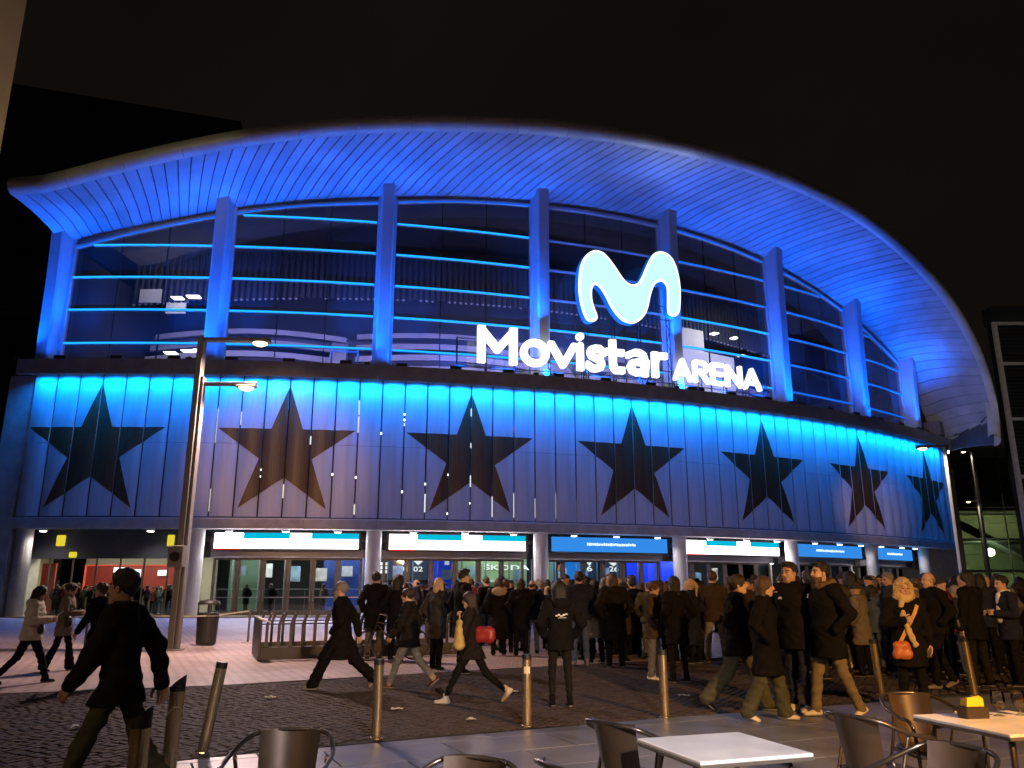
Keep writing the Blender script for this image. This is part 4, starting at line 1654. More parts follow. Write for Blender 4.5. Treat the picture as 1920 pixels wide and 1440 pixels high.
# louvred tower on the right edge
tw = thing('louvre_tower', 'dark louvred tower with pale steel frame at the right edge of the picture', 'building', (47.3, 75, 0), 0)
M_fr = mat('tower_frame', (0.75, 0.70, 0.64), 0.5, 0.0, var=0.1)
M_lv = mat('tower_louvre', (0.06, 0.06, 0.06), 0.6)
mb = MB()
mb.box(0.5, 14, 0.5, 1.6, 0, 27)
ob('core', mb, M_black, tw)
mb = MB()
mb.box(0.2, 14, 0.0, 1.6, 27.0, 28.7)
ob('parapet', mb, mat('tower_glass_parapet', (0.05, 0.06, 0.065), 0.3), tw)
for x in (0.0, 6.5):
    mb = MB()
    mb.box(x, x + 0.38, -0.25, 0.1, 0, 27)
    ob('frame_post', mb, M_fr, tw)
for z in (0.2, 5.9, 11.6, 17.1, 22.6, 26.7):
    for x in (0.38, 6.88):
        mb = MB()
        mb.box(x, x + 6.12, -0.22, 0.08, z, z + 0.3)
        ob('frame_rail', mb, M_fr, tw)
lv = MB()
lv.add([(0.4, -0.1, 0.16), (6.48, -0.1, 0.16), (6.48, 0.2, 0.0), (0.4, 0.2, 0.0), (0.4, -0.1, 0.2), (6.48, -0.1, 0.2), (6.48, 0.2, 0.04), (0.4, 0.2, 0.04)], [(0, 3, 2, 1), (4, 5, 6, 7), (0, 1, 5, 4), (2, 3, 7, 6)])
lvm = lv.mesh('louvre')
for z0, z1 in ((0.5, 5.9), (6.2, 11.6), (11.9, 17.1), (17.4, 22.6), (22.9, 26.7)):
    z = z0 + 0.1
    while z < z1 - 0.2:
        link('louvre', lvm, M_lv, tw, (0, 0, z))
        z += 0.36

# cream corner pillar of the cafe front, right beside the camera
pil = thing('corner_pillar', 'warm lit cream corner pillar at the upper left edge close to camera', 'pillar', (-5.12, 6.6, 0), 0)
mb = MB()
mb.rbox(-0.9, 0.22, -0.3, 0.3, 0.3, 9.5, 0.03)
ob('shaft', mb, mat('cream_stucco', (0.62, 0.50, 0.34), 0.8, var=0.06, bump=0.1, bscale=60), pil)
mb = MB()
mb.rbox(-0.98, 0.28, -0.36, 0.36, 0.0, 0.3, 0.03)
ob('plinth', mb, M_conc, pil)


mb = MB()
mb.rbox(0.22, 0.38, -0.12, 0.12, 2.45, 2.7, 0.02)
o = ob('added_sconce', mb, mat('added_sconce_bronze', (0.06, 0.05, 0.04), 0.4, 0.6), pil)  # unseen wall lamp added below the frame to warm the pillar
mb = MB()
mb.box(0.24, 0.36, -0.1, 0.1, 2.702, 2.71)
ob('lens', mb, emat('added_sconce_lens', (1.0, 0.72, 0.4), 8), o)
spot('pillar_fill_beam', (-5.12 + 0.5, 6.6, 2.75), (-4.9, 6.6, 7.0), 700, (1.0, 0.70, 0.38), 70, 0.8, 0.06)

# street lamps
M_post = mat('lamp_post_grey', (0.20, 0.19, 0.175), 0.5, 0.3, var=0.12, vscale=1.2)


def street_lamp(label, x, y, arms, H, spk=False, rz=0.0, pw=500, col=(1.0, 0.62, 0.34), dim=False):
    t = thing('street_lamp', label, 'street lamp', (x, y, 0), rz, 'street lamps on the plaza')
    mb_ = MB()
    mb_.rbox(-0.14, 0.04, -0.14, 0.14, 0.0, H, 0.02)
    mb_.rbox(0.05, 0.14, -0.11, 0.11, 0.02, H - 1.2, 0.015)
    ob('post', mb_, M_post, t)
    mb_ = MB()
    mb_.rbox(-0.22, 0.22, -0.22, 0.22, 0.0, 0.03, 0.008)
    ob('base_plate', mb_, M_post, t)
    for (z, L) in arms:
        mb_ = MB()
        s_ = 1 if L > 0 else -1
        x0, x1 = sorted((s_ * 0.05, L))
        mb_.rbox(x0, x1, -0.07, 0.07, z - 0.02, z + 0.09, 0.015)
        o_ = ob('arm', mb_, M_post, t)
        mb_ = MB()
        hx = L - s_ * 0.30
        mb_.rbox(hx - 0.30, hx + 0.30, -0.14, 0.14, z - 0.07, z - 0.005, 0.02)
        h_ = ob('lamp_head', mb_, M_post, o_)
        mb_ = MB()
        mb_.lathe([(0.10, -0.15), (0.19, -0.10), (0.21, -0.075)], 14, (hx, 0, z))
        ob('lamp_glass', mb_, emat('lamp_dim' if dim else 'lamp_sodium', (1.0, 0.66, 0.34), 9.0), t)
        c_, s__ = math.cos(rz), math.sin(rz)
        wx, wy = x + hx * c_, y + hx * s__
        spot('street_lamp_beam', (wx, wy, z - 0.17), (wx + 0.2, wy, 0), pw, col, 165, 0.5, 0.15)
    if spk:
        mb_ = MB()
        mb_.rbox(-0.24, 0.16, -0.42, -0.142, 2.15, 2.72, 0.02)
        o_ = ob('loudspeaker', mb_, mat('speaker_grey', (0.16, 0.155, 0.14), 0.6), t)
        mb_ = MB()
        mb_.lathe([(0.15, 0.0), (0.13, 0.02), (0.05, -0.01)], 16)
        q_ = ob('cone', mb_, M_black, o_)
        q_.rotation_euler = (RD(90), 0, 0)
        q_.location = (-0.04, -0.424, 2.44)
    return t


street_lamp('tall grey street lamp with two lit arms and a square loudspeaker, left of the doors', -9.02, 22.4, [(8.62, 1.95), (7.28, 1.65)], 8.72, True, 0, 3300, (1.0, 0.68, 0.58))
street_lamp('grey street lamp with one lit arm at the right end of the arena facade', 21.75, 39.6, [(8.45, -1.5)], 8.55, False, 0, 2600, (1.0, 0.8, 0.62))
spot('star_fill_spot', (21.75, 39.3, 8.2), PA(35.4, 0.1, 7.6), 11000, (1.0, 0.60, 0.42), 19, 0.9, 0.12)  # added spot with no lamp head, warms the sixth star
street_lamp('distant pale street lamp in front of the stair building', 48.2, 83.0, [(15.5, -1.2), (10.3, -1.4)], 15.7, False, 0, 500, (1.0, 0.9, 0.65))
# ================================================================ street furniture
M_steel = mat('bollard_steel', (0.62, 0.48, 0.27), 0.25, 0.9, var=0.12, vscale=4, stretch=(8, 8, 0.6))  # gold of the sodium lamp is put into the steel colour
M_cap = mat('bollard_cap', (0.012, 0.012, 0.012), 0.5)
GB = 'steel bollards along the terrace edge'
BOL = [(-2.2, 5.1, 0.90, 0, 0, True, 'steel bollard with slanted black top nearest the left bottom corner'),
       (-2.64, 6.68, 0.92, 1, 0, True, 'steel bollard with slanted black top and a wire tied round it'),
       (-3.12, 8.74, 0.92, 9, 3, False, 'leaning steel bollard with black cap left of the dark chair'),
       (-1.49, 9.47, 0.87, 0, 0, False, 'upright steel bollard in front of the walking woman in beige trousers'),
       (0.18, 10.28, 0.86, 0, 0, False, 'upright steel bollard with a sticker left of the person with script on the back'),
       (1.96, 10.97, 0.86, 0, 0, False, 'upright steel bollard in front of the black haired woman'),
       (5.72, 13.2, 0.86, -3, 0, False, 'steel bollard left of the blonde woman, slightly leaning'),
       (7.12, 13.1, 0.90, -5, 2, False, 'steel bollard leaning left at the right edge of the terrace')]
for i, (x, y, H, ry, rx, slant, lab) in enumerate(BOL):
    t = thing('bollard', lab, 'bollard', (x, y, 0), 0, GB)
    t.rotation_euler = (RD(rx), RD(ry), 0)
    mb = MB()
    mb.lathe([(0.056, 0.0), (0.056, H - 0.1)], 18)
    ob('tube', mb, M_steel, t, smooth=False)
    mb = MB()
    n = 18
    z0 = H - 0.1
    vs = []
    for k in range(n):
        a = 2 * math.pi * k / n
        vs.append((0.058 * math.cos(a), 0.058 * math.sin(a), z0))
    for k in range(n):
        a = 2 * math.pi * k / n
        vs.append((0.058 * math.cos(a), 0.058 * math.sin(a), z0 + (0.07 + 0.05 * math.cos(a) if slant else 0.06)))
    mb.add(vs, [(k, (k + 1) % n, (k + 1) % n + n, k + n) for k in range(n)] + [tuple(range(n, 2 * n))])
    ob('cap', mb, M_cap, t)
    mb = MB()
    mb.lathe([(0.075, 0.0), (0.070, 0.012), (0.057, 0.02)], 18)
    ob('base_ring', mb, M_steel, t)
    if i == 1:
        mb = MB()
        mb.tube([(0.06 * math.cos(a), 0.06 * math.sin(a), 0.66 + 0.05 * math.sin(a * 1.5)) for a in [k * 0.35 for k in range(26)]], 0.006, 5)
        ob('wire', mb, mat('wire_pale', (0.5, 0.42, 0.28), 0.6), t)
    if i == 4:
        mb = MB()
        rows = [[(0.0575 * math.cos(a), 0.0575 * math.sin(a), z) for a in [RD(-130 + 10 * k) for k in range(9)]] for z in (0.60, 0.68)]
        mb.grid(rows)
        ob('sticker', mb, mat('sticker_cream', (0.65, 0.58, 0.4), 0.6), t)

# waste bin
t = thing('litter_bin', 'black litter bin with domed top beside the street lamp', 'bin', (-8.85, 24.25, 0), 0)
mb = MB()
mb.lathe([(0.26, 0.03), (0.28, 0.1), (0.31, 0.88), (0.30, 0.92)], 20)
ob('body', mb, mat('bin_black', (0.018, 0.018, 0.018), 0.5), t)
mb = MB()
mb.lathe([(0.31, 1.14), (0.31, 1.18), (0.27, 1.25), (0.05, 1.28)], 20)
ob('lid', mb, MATS['bin_black'], t)
mb = MB()
for a in (0.4, 1.97, 3.54, 5.1):
    mb.tube([(0.28 * math.cos(a), 0.28 * math.sin(a), 0.9), (0.28 * math.cos(a), 0.28 * math.sin(a), 1.15)], 0.02, 6)
ob('lid_post', mb, MATS['bin_black'], t)
mb = MB()
mb.lathe([(0.315, 0.80), (0.32, 0.82), (0.315, 0.84)], 20)
ob('band', mb, mat('bin_band', (0.25, 0.24, 0.2), 0.4, 0.6), t)

# bicycle rack: two rows of bent bars on plinths, solid end panel
M_rack = mat('rack_steel', (0.05, 0.048, 0.046), 0.45, 0.5, var=0.15, vscale=3)
M_rackp = mat('rack_plinth', (0.07, 0.065, 0.06), 0.6, var=0.15)
t = thing('bike_rack', 'long steel bicycle rack with rows of bent bars and a solid end panel', 'rack', (-5.72, 19.1, 0), RD(21))
NB = 17
for row, y0 in ((0, 0.0), (1, 1.9)):
    mb = MB()
    mb.rbox(0.0, NB * 0.268 + 0.1, y0 - 0.05, y0 + 0.05, 0.02, 0.30, 0.01)
    ob('plinth', mb, M_rackp, t)
    for i in range(NB):
        mb = MB()
        x = 0.12 + i * 0.268
        mb.box(x - 0.032, x + 0.032, y0 - 0.02, y0 + 0.02, 0.30, 0.80)
        mb.add([(x - 0.032, y0 - 0.02, 0.80), (x + 0.032, y0 - 0.02, 0.80), (x + 0.032, y0 + 0.02, 0.80), (x - 0.032, y0 + 0.02, 0.80),
                (x + 0.06, y0 - 0.03, 1.03), (x + 0.105, y0 - 0.03, 1.03), (x + 0.105, y0 + 0.03, 1.05), (x + 0.06, y0 + 0.03, 1.05)],
               [(4, 5, 6, 7), (0, 1, 5, 4), (1, 2, 6, 5), (2, 3, 7, 6), (3, 0, 4, 7)])
        ob('bar', mb, M_rack, t)
    mb = MB()
    mb.tube([(0.0, y0 + 0.06, 0.80), (NB * 0.268 + 0.1, y0 + 0.06, 0.80)], 0.016, 6)
    ob('rail', mb, M_rack, t)
mb = MB()
mb.rbox(-0.05, 0.0, -0.05, 2.0, 0.02, 0.90, 0.008)
o = ob('end_panel', mb, M_rack, t)
mb = MB()
mb.add([(-0.08, -0.08, 0.92), (0.16, -0.08, 0.84), (0.16, 2.03, 0.84), (-0.08, 2.03, 0.92), (-0.08, -0.08, 0.95), (0.16, -0.08, 0.87), (0.16, 2.03, 0.87), (-0.08, 2.03, 0.95)], [(0, 3, 2, 1), (4, 5, 6, 7), (0, 1, 5, 4), (1, 2, 6, 5), (2, 3, 7, 6), (3, 0, 4, 7)])
ob('cap_plate', mb, mat('rack_cap', (0.45, 0.44, 0.42), 0.35, 0.6), t)

# a bicycle leaning in the rack
M_bk = mat('bike_black', (0.015, 0.015, 0.016), 0.4)
M_bw = mat('bike_chrome', (0.75, 0.75, 0.75), 0.25, 0.9)
t = thing('bicycle', 'black city bicycle with bright metal fittings parked at the right part of the rack', 'bicycle', (-2.75, 19.3, 0), RD(200))
for xw in (-0.52, 0.52):
    mb = MB()
    mb.tube([(xw + 0.33 * math.cos(a), 0, 0.34 + 0.33 * math.sin(a)) for a in [2 * math.pi * k / 24 for k in range(24)]], 0.018, 6, closed=True)
    w_ = ob('wheel', mb, M_bk, t)
    mb = MB()
    for k in range(12):
        a = 2 * math.pi * k / 12
        mb.tube([(xw, 0.02 * (-1) ** k, 0.34), (xw + 0.32 * math.cos(a), 0, 0.34 + 0.32 * math.sin(a))], 0.003, 4)
    ob('spokes', mb, M_bw, w_)
    mb = MB()
    rows = [[(xw + 0.365 * math.cos(a), y, 0.34 + 0.365 * math.sin(a)) for y in (-0.025, 0.025)] for a in [RD(10 + 9 * k) for k in range(17)]]
    mb.grid(rows)
    ob('mudguard', mb, M_bw, t)
mb = MB()
bb = (-0.08, 0, 0.30)
for a, b in (((-0.52, 0, 0.34), bb), (bb, (-0.2, 0, 0.86)), (bb, (0.36, 0, 0.78)), ((-0.2, 0, 0.72), (0.35, 0, 0.84)), ((-0.52, 0, 0.34), (-0.18, 0, 0.74)), ((0.52, 0, 0.34), (0.33, 0, 0.98))):
    mb.tube([a, b], 0.017, 7)
ob('frame', mb, M_bk, t)
mb = MB()
mb.tube([(0.33, 0, 0.98), (0.35, 0.2, 1.03), (0.22, 0.28, 1.0)], 0.012, 6)
mb.tube([(0.33, 0, 0.98), (0.35, -0.2, 1.03), (0.22, -0.28, 1.0)], 0.012, 6)
ob('handlebar', mb, M_bw, t)
mb = MB()
mb.prism([(-0.34, -0.08), (-0.05, -0.02), (-0.05, 0.02), (-0.34, 0.08)], 0.86, 0.91, 'z')
ob('saddle', mb, M_bk, t)

# queue stanchions
M_sta = mat('stanchion_grey', (0.10, 0.10, 0.10), 0.4, 0.4)
for i, (x, y, lab) in enumerate(((-11.5, 22.6, 'queue post with round base behind the woman in the taupe jacket'), (-9.85, 22.0, 'queue post with round base just left of the tall street lamp'), (-8.0, 25.4, 'queue post with round base behind the litter bin'))):
    t = thing('queue_post', lab, 'queue post', (x, y, 0), 0, 'queue posts with belts')
    mb = MB()
    mb.lathe([(0.19, 0.0), (0.19, 0.012), (0.05, 0.03)], 18)
    ob('base', mb, mat('stanchion_base', (0.4, 0.39, 0.36), 0.4, 0.5), t)
    mb = MB()
    mb.tube([(0, 0, 0.02), (0, 0, 0.95)], 0.03, 10)
    mb.lathe([(0.036, 0.92), (0.04, 0.96), (0.03, 1.0)], 10)
    ob('post', mb, M_sta, t)
    if i == 1:
        mb = MB()
        a, b = Vector((0, 0, 0.93)), Vector((1.85, 3.4, 0.93))
        rows = [[tuple(a + (b - a) * (k / 10) + Vector((0, 0, dz - 0.10 * math.sin(k / 10 * math.pi)))) for k in range(11)] for dz in (-0.02, 0.02)]
        mb.grid(rows)
        ob('belt', mb, mat('belt_cream', (0.45, 0.42, 0.3), 0.7), t)

# litter on the cobbles
rp = random.Random(4)
for x, y, lab in ((-1.55, 11.5, 'crumpled white paper on the cobbles below the walking woman in beige trousers'), (-3.6, 12.7, 'flat white paper scrap on the cobbles right of the leaning bollard'), (0.02, 13.4, 'small white paper scrap near the bollard with a sticker'), (2.6, 12.9, 'small paper scrap on the cobbles by the bollard of the black haired woman'), (-0.5, 10.6, 'paper scrap at the terrace edge left of the bollard with a sticker'), (-5.1, 10.1, 'tiny paper scrap on the dark cobbles at the left')):
    mb = MB()
    vs = []
    for j in range(4):
        for i in range(4):
            vs.append(((i / 3 - 0.5) * 0.16 + rp.uniform(-0.01, 0.01), (j / 3 - 0.5) * 0.11 + rp.uniform(-0.01, 0.01), 0.02 + rp.uniform(0, 0.03)))
    mb.add(vs, [(j * 4 + i, j * 4 + i + 1, j * 4 + i + 5, j * 4 + i + 4) for j in range(3) for i in range(3)])
    o = ob('paper_scrap', mb, mat('paper_white', (0.62, 0.6, 0.56), 0.8), None, (x, y, 0), rp.uniform(0, 3))
    tag(o, lab, 'litter', 'paper scraps on the ground')
# ================================================================ people
SKIN = {'light': mat('skin_light', (0.52, 0.33, 0.24), 0.55, var=0.06, vscale=9), 'tan': mat('skin_tan', (0.40, 0.24, 0.16), 0.55, var=0.06, vscale=9)}
M_eye = mat('eye_dark', (0.02, 0.015, 0.012), 0.2)
M_lip = mat('lip', (0.36, 0.13, 0.11), 0.5)
M_cufflight = None


def cloth(name, col, rough=0.85):
    return mat('cloth_' + name, col, rough, var=0.14, vscale=14, bump=0.25, bscale=140, spec=0.08)


C = {n: cloth(n, c) for n, c in dict(black=(0.008, 0.0075, 0.008), softblack=(0.014, 0.0125, 0.012), navy=(0.018, 0.022, 0.042), charcoal=(0.04, 0.04, 0.042), grey=(0.13, 0.125, 0.12), brown=(0.055, 0.038, 0.026), taupe=(0.16, 0.13, 0.10), beige=(0.36, 0.29, 0.20),
                                 cream=(0.60, 0.55, 0.46), olive=(0.07, 0.068, 0.04), khaki=(0.17, 0.135, 0.08), jeans=(0.06, 0.085, 0.14), stone=(0.22, 0.19, 0.155), wine=(0.10, 0.02, 0.025), blue=(0.04, 0.10, 0.30), rust=(0.34, 0.10, 0.035), mustard=(0.50, 0.36, 0.08), red=(0.32, 0.035, 0.03), white=(0.7, 0.68, 0.63), paleblue=(0.35, 0.5, 0.75), fur=(0.13, 0.09, 0.055)).items()}
HAIRC = {n: mat('hair_' + n, c, 0.5, var=0.3, vscale=40, bump=0.5, bscale=90, stretch=(3, 3, 0.4)) for n, c in dict(black=(0.008, 0.007, 0.006), dark=(0.022, 0.014, 0.009), brown=(0.06, 0.034, 0.018), blond=(0.50, 0.36, 0.19), grey=(0.22, 0.21, 0.20), silver=(0.45, 0.42, 0.36)).items()}
M_sole = mat('shoe_sole', (0.30, 0.28, 0.25), 0.8)


def rotz(a):
    c, s = math.cos(a), math.sin(a)
    return np.array([[c, -s, 0], [s, c, 0], [0, 0, 1]])


def rotx(a):
    c, s = math.cos(a), math.sin(a)
    return np.array([[1, 0, 0], [0, c, -s], [0, s, c]])


# ---- head, shared by everybody (face towards +Y, origin between the ears)
def build_head(h=0.0075):
    P, o = gridpts((-0.1, -0.12, -0.24), (0.1, 0.14, 0.14), h)
    F = sd_ell(P, (0, -0.012, 0.032), (0.075, 0.096, 0.092))
    F = smin(F, sd_ell(P, (0, 0.024, -0.035), (0.060, 0.068, 0.082)), 0.03)
    F = smin(F, sd_cap(P, (-0.018, 0.058, -0.097), (0.018, 0.058, -0.097), 0.022), 0.03)
    F = smin(F, sd_cap(P, (-0.045, 0.0, -0.062), (0.045, 0.0, -0.062), 0.03), 0.03)
    F = smin(F, sd_cap(P, (-0.032, 0.078, 0.034), (0.032, 0.078, 0.034), 0.011), 0.015)
    for s in (-1, 1):
        F = smax(F, -sd_ell(P, (s * 0.032, 0.100, 0.010), (0.019, 0.018, 0.012)), 0.012)
        F = smin(F, sd_ell(P, (s * 0.031, 0.074, 0.009), (0.0135, 0.012, 0.010)), 0.004)
        F = smin(F, sd_ell(P, (s * 0.079, -0.008, -0.005), (0.011, 0.022, 0.034)), 0.008)
        F = smin(F, sd_ell(P, (s * 0.036, 0.058, -0.03), (0.022, 0.022, 0.025)), 0.02)
    F = smin(F, sd_cap(P, (0, 0.088, 0.020), (0, 0.106, -0.022), 0.008, 0.013), 0.012)
    F = smin(F, sd_cap(P, (-0.012, 0.094, -0.027), (0.012, 0.094, -0.027), 0.009), 0.008)
    F = smin(F, sd_cap(P, (-0.018, 0.083, -0.056), (0.018, 0.083, -0.056), 0.0085), 0.008)
    F = smin(F, sd_cap(P, (-0.014, 0.080, -0.068), (0.014, 0.080, -0.068), 0.0085), 0.008)
    F = smin(F, sd_cap(P, (0, -0.02, -0.06), (0, -0.038, -0.22), 0.052, 0.062), 0.03)
    V, Q = nets(F.astype(np.float32), o, h)
    cc = V[Q].mean(1)
    mi = np.zeros(len(Q), int)
    for s in (-1, 1):
        mi[(np.abs(cc[:, 0] - s * 0.032) < 0.0135) & (np.abs(cc[:, 2] - 0.010) < 0.0065) & (cc[:, 1] > 0.06)] = 1
        mi[(np.abs(cc[:, 0] - s * 0.033) < 0.021) & (np.abs(cc[:, 2] - 0.034) < 0.0055) & (cc[:, 1] > 0.05)] = 3
    mi[(np.abs(cc[:, 0]) < 0.023) & (np.abs(cc[:, 2] + 0.062) < 0.0105) & (cc[:, 1] > 0.07)] = 2
    beard = (cc[:, 2] < -0.047 + 0.25 * np.clip(0.05 - cc[:, 1], 0, 0.1)) & ~((cc[:, 2] > -0.055) & (np.abs(cc[:, 0]) < 0.008)) & (cc[:, 2] > -0.135) & (cc[:, 1] > 0.012) & ~((np.abs(cc[:, 0]) < 0.02) & (np.abs(cc[:, 2] + 0.062) < 0.009))
    return V, Q, mi, beard


HEADV, HEADQ, HEADMI, HEADBEARD = build_head()


def build_hair(style, h=0.011):
    lo, hi = [-0.14, -0.18, -0.16], [0.14, 0.14, 0.17]
    if style in ('long', 'longwavy'):
        lo[2] = -0.40
    if style in ('bob', 'curly'):
        lo[2] = -0.2
        lo[0], hi[0] = -0.17, 0.17
    if style == 'ponytail':
        lo[2] = -0.3
        lo[1] = -0.24
    P, o = gridpts(lo, hi, h)
    z = P[..., 2]
    y = P[..., 1]
    x = P[..., 0]
    th = dict(short=0.019, buzz=0.006, fade=0.016, cap=0.016, beanie=0.022, hoodup=0.04, curly=0.03).get(style, 0.018)
    F = sd_ell(P, (0, -0.014, 0.036), (0.077 + th, 0.098 + th, 0.092 + th * 1.1))
    if style in ('short', 'buzz', 'fade', 'bald'):
        # keep clear of face and neck
        lim = 0.055 - 0.9 * np.clip(-(y - 0.02), -0.1, 0.2) + 0.010 * np.sin(95 * y + 30 * x) - 0.03 * np.clip((np.abs(x) - 0.06) / 0.02, 0, 1) * (np.abs(y - 0.015) < 0.018)
        F = smax(F, lim - z - 0.015, 0.012)
        F = smax(F, y - 0.075 + 0.25 * (0.12 - z), 0.01)
        if style == 'fade':
            F = smin(F, sd_ell(P, (0, 0.02, 0.112), (0.06, 0.075, 0.028)), 0.02)
        if style == 'bald':
            F = smax(F, z - 0.03, 0.01)
            F = smax(F, y + 0.015, 0.01)
    elif style in ('long', 'longwavy', 'bob', 'curly', 'bun', 'ponytail'):
        face = sd_ell(P, (0, 0.115, -0.035), (0.066, 0.10, 0.108) if style != 'curly' else (0.075, 0.125, 0.115))
        F = smax(F, -face, 0.012)
        F = smax(F, -0.10 - z, 0.02)
        if style in ('long', 'longwavy'):
            for s in (-1, 1):
                F = smin(F, sd_cap(P, (s * 0.062, -0.03, 0.0), (s * 0.078, -0.045, -0.33), 0.042, 0.026), 0.03)
            F = smin(F, sd_cap(P, (0, -0.075, 0.0), (0, -0.105, -0.36), 0.07, 0.055, (1, 1.5, 1)), 0.03)
        if style == 'bob':
            for s in (-1, 1):
                F = smin(F, sd_cap(P, (s * 0.07, -0.02, 0.02), (s * 0.082, -0.01, -0.10), 0.038, 0.042), 0.03)
            F = smin(F, sd_cap(P, (0, -0.08, 0.0), (0, -0.09, -0.12), 0.07, 0.06), 0.03)
        if style == 'curly':
            for s in (-1, 1):
                F = smin(F, sd_cap(P, (s * 0.085, 0.0, 0.04), (s * 0.10, 0.0, -0.11), 0.045, 0.05), 0.03)
            F = smin(F, sd_cap(P, (0, -0.09, 0.0), (0, -0.09, -0.12), 0.085, 0.08), 0.03)
            F = F + 0.011 * np.sin(70 * x + 4 * np.sin(24 * z)) * np.sin(64 * z + 3 * np.sin(29 * y)) + 0.006 * np.sin(130 * x + 50 * z) * np.sin(120 * y + 70 * z)
        if style == 'bun':
            F = smin(F, sd_ell(P, (0, -0.125, 0.06), (0.048, 0.045, 0.045)), 0.015)
        if style == 'ponytail':
            F = smin(F, sd_cap(P, (0, -0.12, 0.06), (0, -0.16, -0.02), 0.03, 0.034), 0.015)
            F = smin(F, sd_cap(P, (0, -0.16, -0.02), (0, -0.15, -0.24), 0.034, 0.018), 0.02)
        F = smax(F, -(sd_ell(P, (0, 0.135, -0.045), (0.062, 0.10, 0.11) if style != 'curly' else (0.074, 0.13, 0.12))), 0.008)
    elif style == 'cap':
        F = smax(F, 0.035 - z - 0.12 * y, 0.01)
        F = smin(F, sd_ell(P, (0, 0.115, 0.055), (0.07, 0.075, 0.010)), 0.01)
    elif style == 'beanie':
        F = smax(F, 0.02 - z + 0.15 * np.abs(x) * 0, 0.01)
        tor = np.sqrt((np.sqrt((x / 1.0) ** 2 + ((y + 0.012) / 1.22) ** 2) - 0.088) ** 2 + ((z - 0.035) * 0.6) ** 2) - 0.015
        F = smin(F, tor, 0.01)
    elif style == 'hoodup':
        F = smin(F, sd_cap(P, (0, -0.05, 0.0), (0, -0.06, -0.15), 0.115, 0.12), 0.04)
        F = smax(F, -sd_ell(P, (0, 0.14, -0.02), (0.078, 0.12, 0.115)), 0.015)
    if style in ('short', 'fade'):
        F = F + 0.008 * np.sin(85 * x + 20 * y + 3 * np.sin(40 * z)) * np.sin(80 * y + 30 * z) - 0.006 * np.clip((z - 0.06) / 0.06, 0, 1)
    elif style not in ('cap', 'beanie', 'hoodup', 'curly'):
        F = F + 0.0045 * np.sin(120 * x + 40 * y) * np.sin(60 * y + 9 * z)
    return nets(F.astype(np.float32), o, h)


HAIRS = {}


def hair(style):
    if style not in HAIRS:
        HAIRS[style] = build_hair(style, 0.008 if style == 'curly' else 0.011)
    return HAIRS[style]


def build_hand(curl, h=0.0045):
    P, o = gridpts((-0.03, -0.06, -0.10), (0.21, 0.09, 0.03), h)
    F = sd_cap(P, (-0.02, 0, 0), (0.01, 0, 0), 0.026, 0.026, (1, 1, 1.35))
    F = smin(F, sd_cap(P, (0.015, 0.012, 0), (0.075, 0.022, 0), 0.022, 0.02, (1, 1, 1.5)), 0.015)
    F = smin(F, sd_cap(P, (0.015, -0.012, 0), (0.072, -0.022, 0), 0.022, 0.018, (1, 1, 1.5)), 0.015)
    for y, k, c in ((0.034, 0.95, 0.85), (0.0115, 1.06, 1.0), (-0.011, 1.0, 1.1), (-0.032, 0.8, 1.2)):
        p = np.array([0.083 - abs(y) * 0.1, y, 0.0])
        a = RD(curl * 0.6 * c)
        for L, r0, r1 in ((0.042, 0.0095, 0.0088), (0.027, 0.0088, 0.0080), (0.021, 0.0080, 0.0066)):
            q = p + np.array([math.cos(a), y * 0.6 / 0.04 * 0.05, -math.sin(a)]) * L * k
            F = smin(F, sd_cap(P, p, q, r0, r1), 0.004)
            p = q
            a += RD(curl * c)
    p = np.array([0.02, 0.028, -0.004])
    d = np.array([0.62, 0.72, -0.3 - curl / 200])
    for L, r0, r1 in ((0.045, 0.014, 0.011), (0.032, 0.011, 0.0095), (0.024, 0.0095, 0.0075)):
        q = p + d / np.linalg.norm(d) * L
        F = smin(F, sd_cap(P, p, q, r0, r1), 0.006)
        p = q
        d = d + np.array([0.35, -0.45, -0.25])
    return nets(F.astype(np.float32), o, h)


HANDS = {'relaxed': build_hand(22), 'grip': build_hand(58)}

ARM = {  # elbow offset from shoulder, wrist offset from elbow (x = outwards), does the hand show, thumb direction, hand pose
    'down': ((0.075, -0.03, -0.29), (0.01, 0.05, -0.25), True, (-0.2, 1, 0.1), 'relaxed'),
    'pocket': ((0.135, -0.09, -0.27), (-0.075, 0.15, -0.17), False, (0, 1, 0), 'grip'),
    'phone': ((0.05, 0.03, -0.29), (-0.10, 0.235, 0.02), True, (-0.3, 0, 1), 'grip'),
    'chest': ((0.10, 0.04, -0.28), (-0.20, 0.15, 0.05), True, (-0.1, 0.2, 1), 'grip'),
    'mouth': ((0.08, 0.11, -0.25), (-0.13, 0.11, 0.19), True, (-0.6, -0.5, 0.4), 'grip'),
    'swingf': ((0.06, 0.09, -0.275), (-0.02, 0.15, -0.20), True, (-0.2, 0.7, 0.7), 'relaxed'),
    'swingb': ((0.07, -0.16, -0.24), (0.0, -0.06, -0.25), True, (-0.1, 1, -0.2), 'relaxed'),
    'cross': ((0.09, 0.05, -0.28), (-0.24, 0.13, 0.03), False, (0, 0, 1), 'grip'),
    'strap': ((0.10, 0.07, -0.27), (-0.12, 0.09, 0.19), True, (-1, 0, 0.3), 'grip'),
}
LEG = {'stand': ((3, 3), (-2, 3)), 'ease': ((8, 12), (-3, 2)), 'walk': ((24, 6), (-20, 22)), 'stride': ((31, 6), (-26, 26)), 'step': ((14, 6), (-11, 14))}


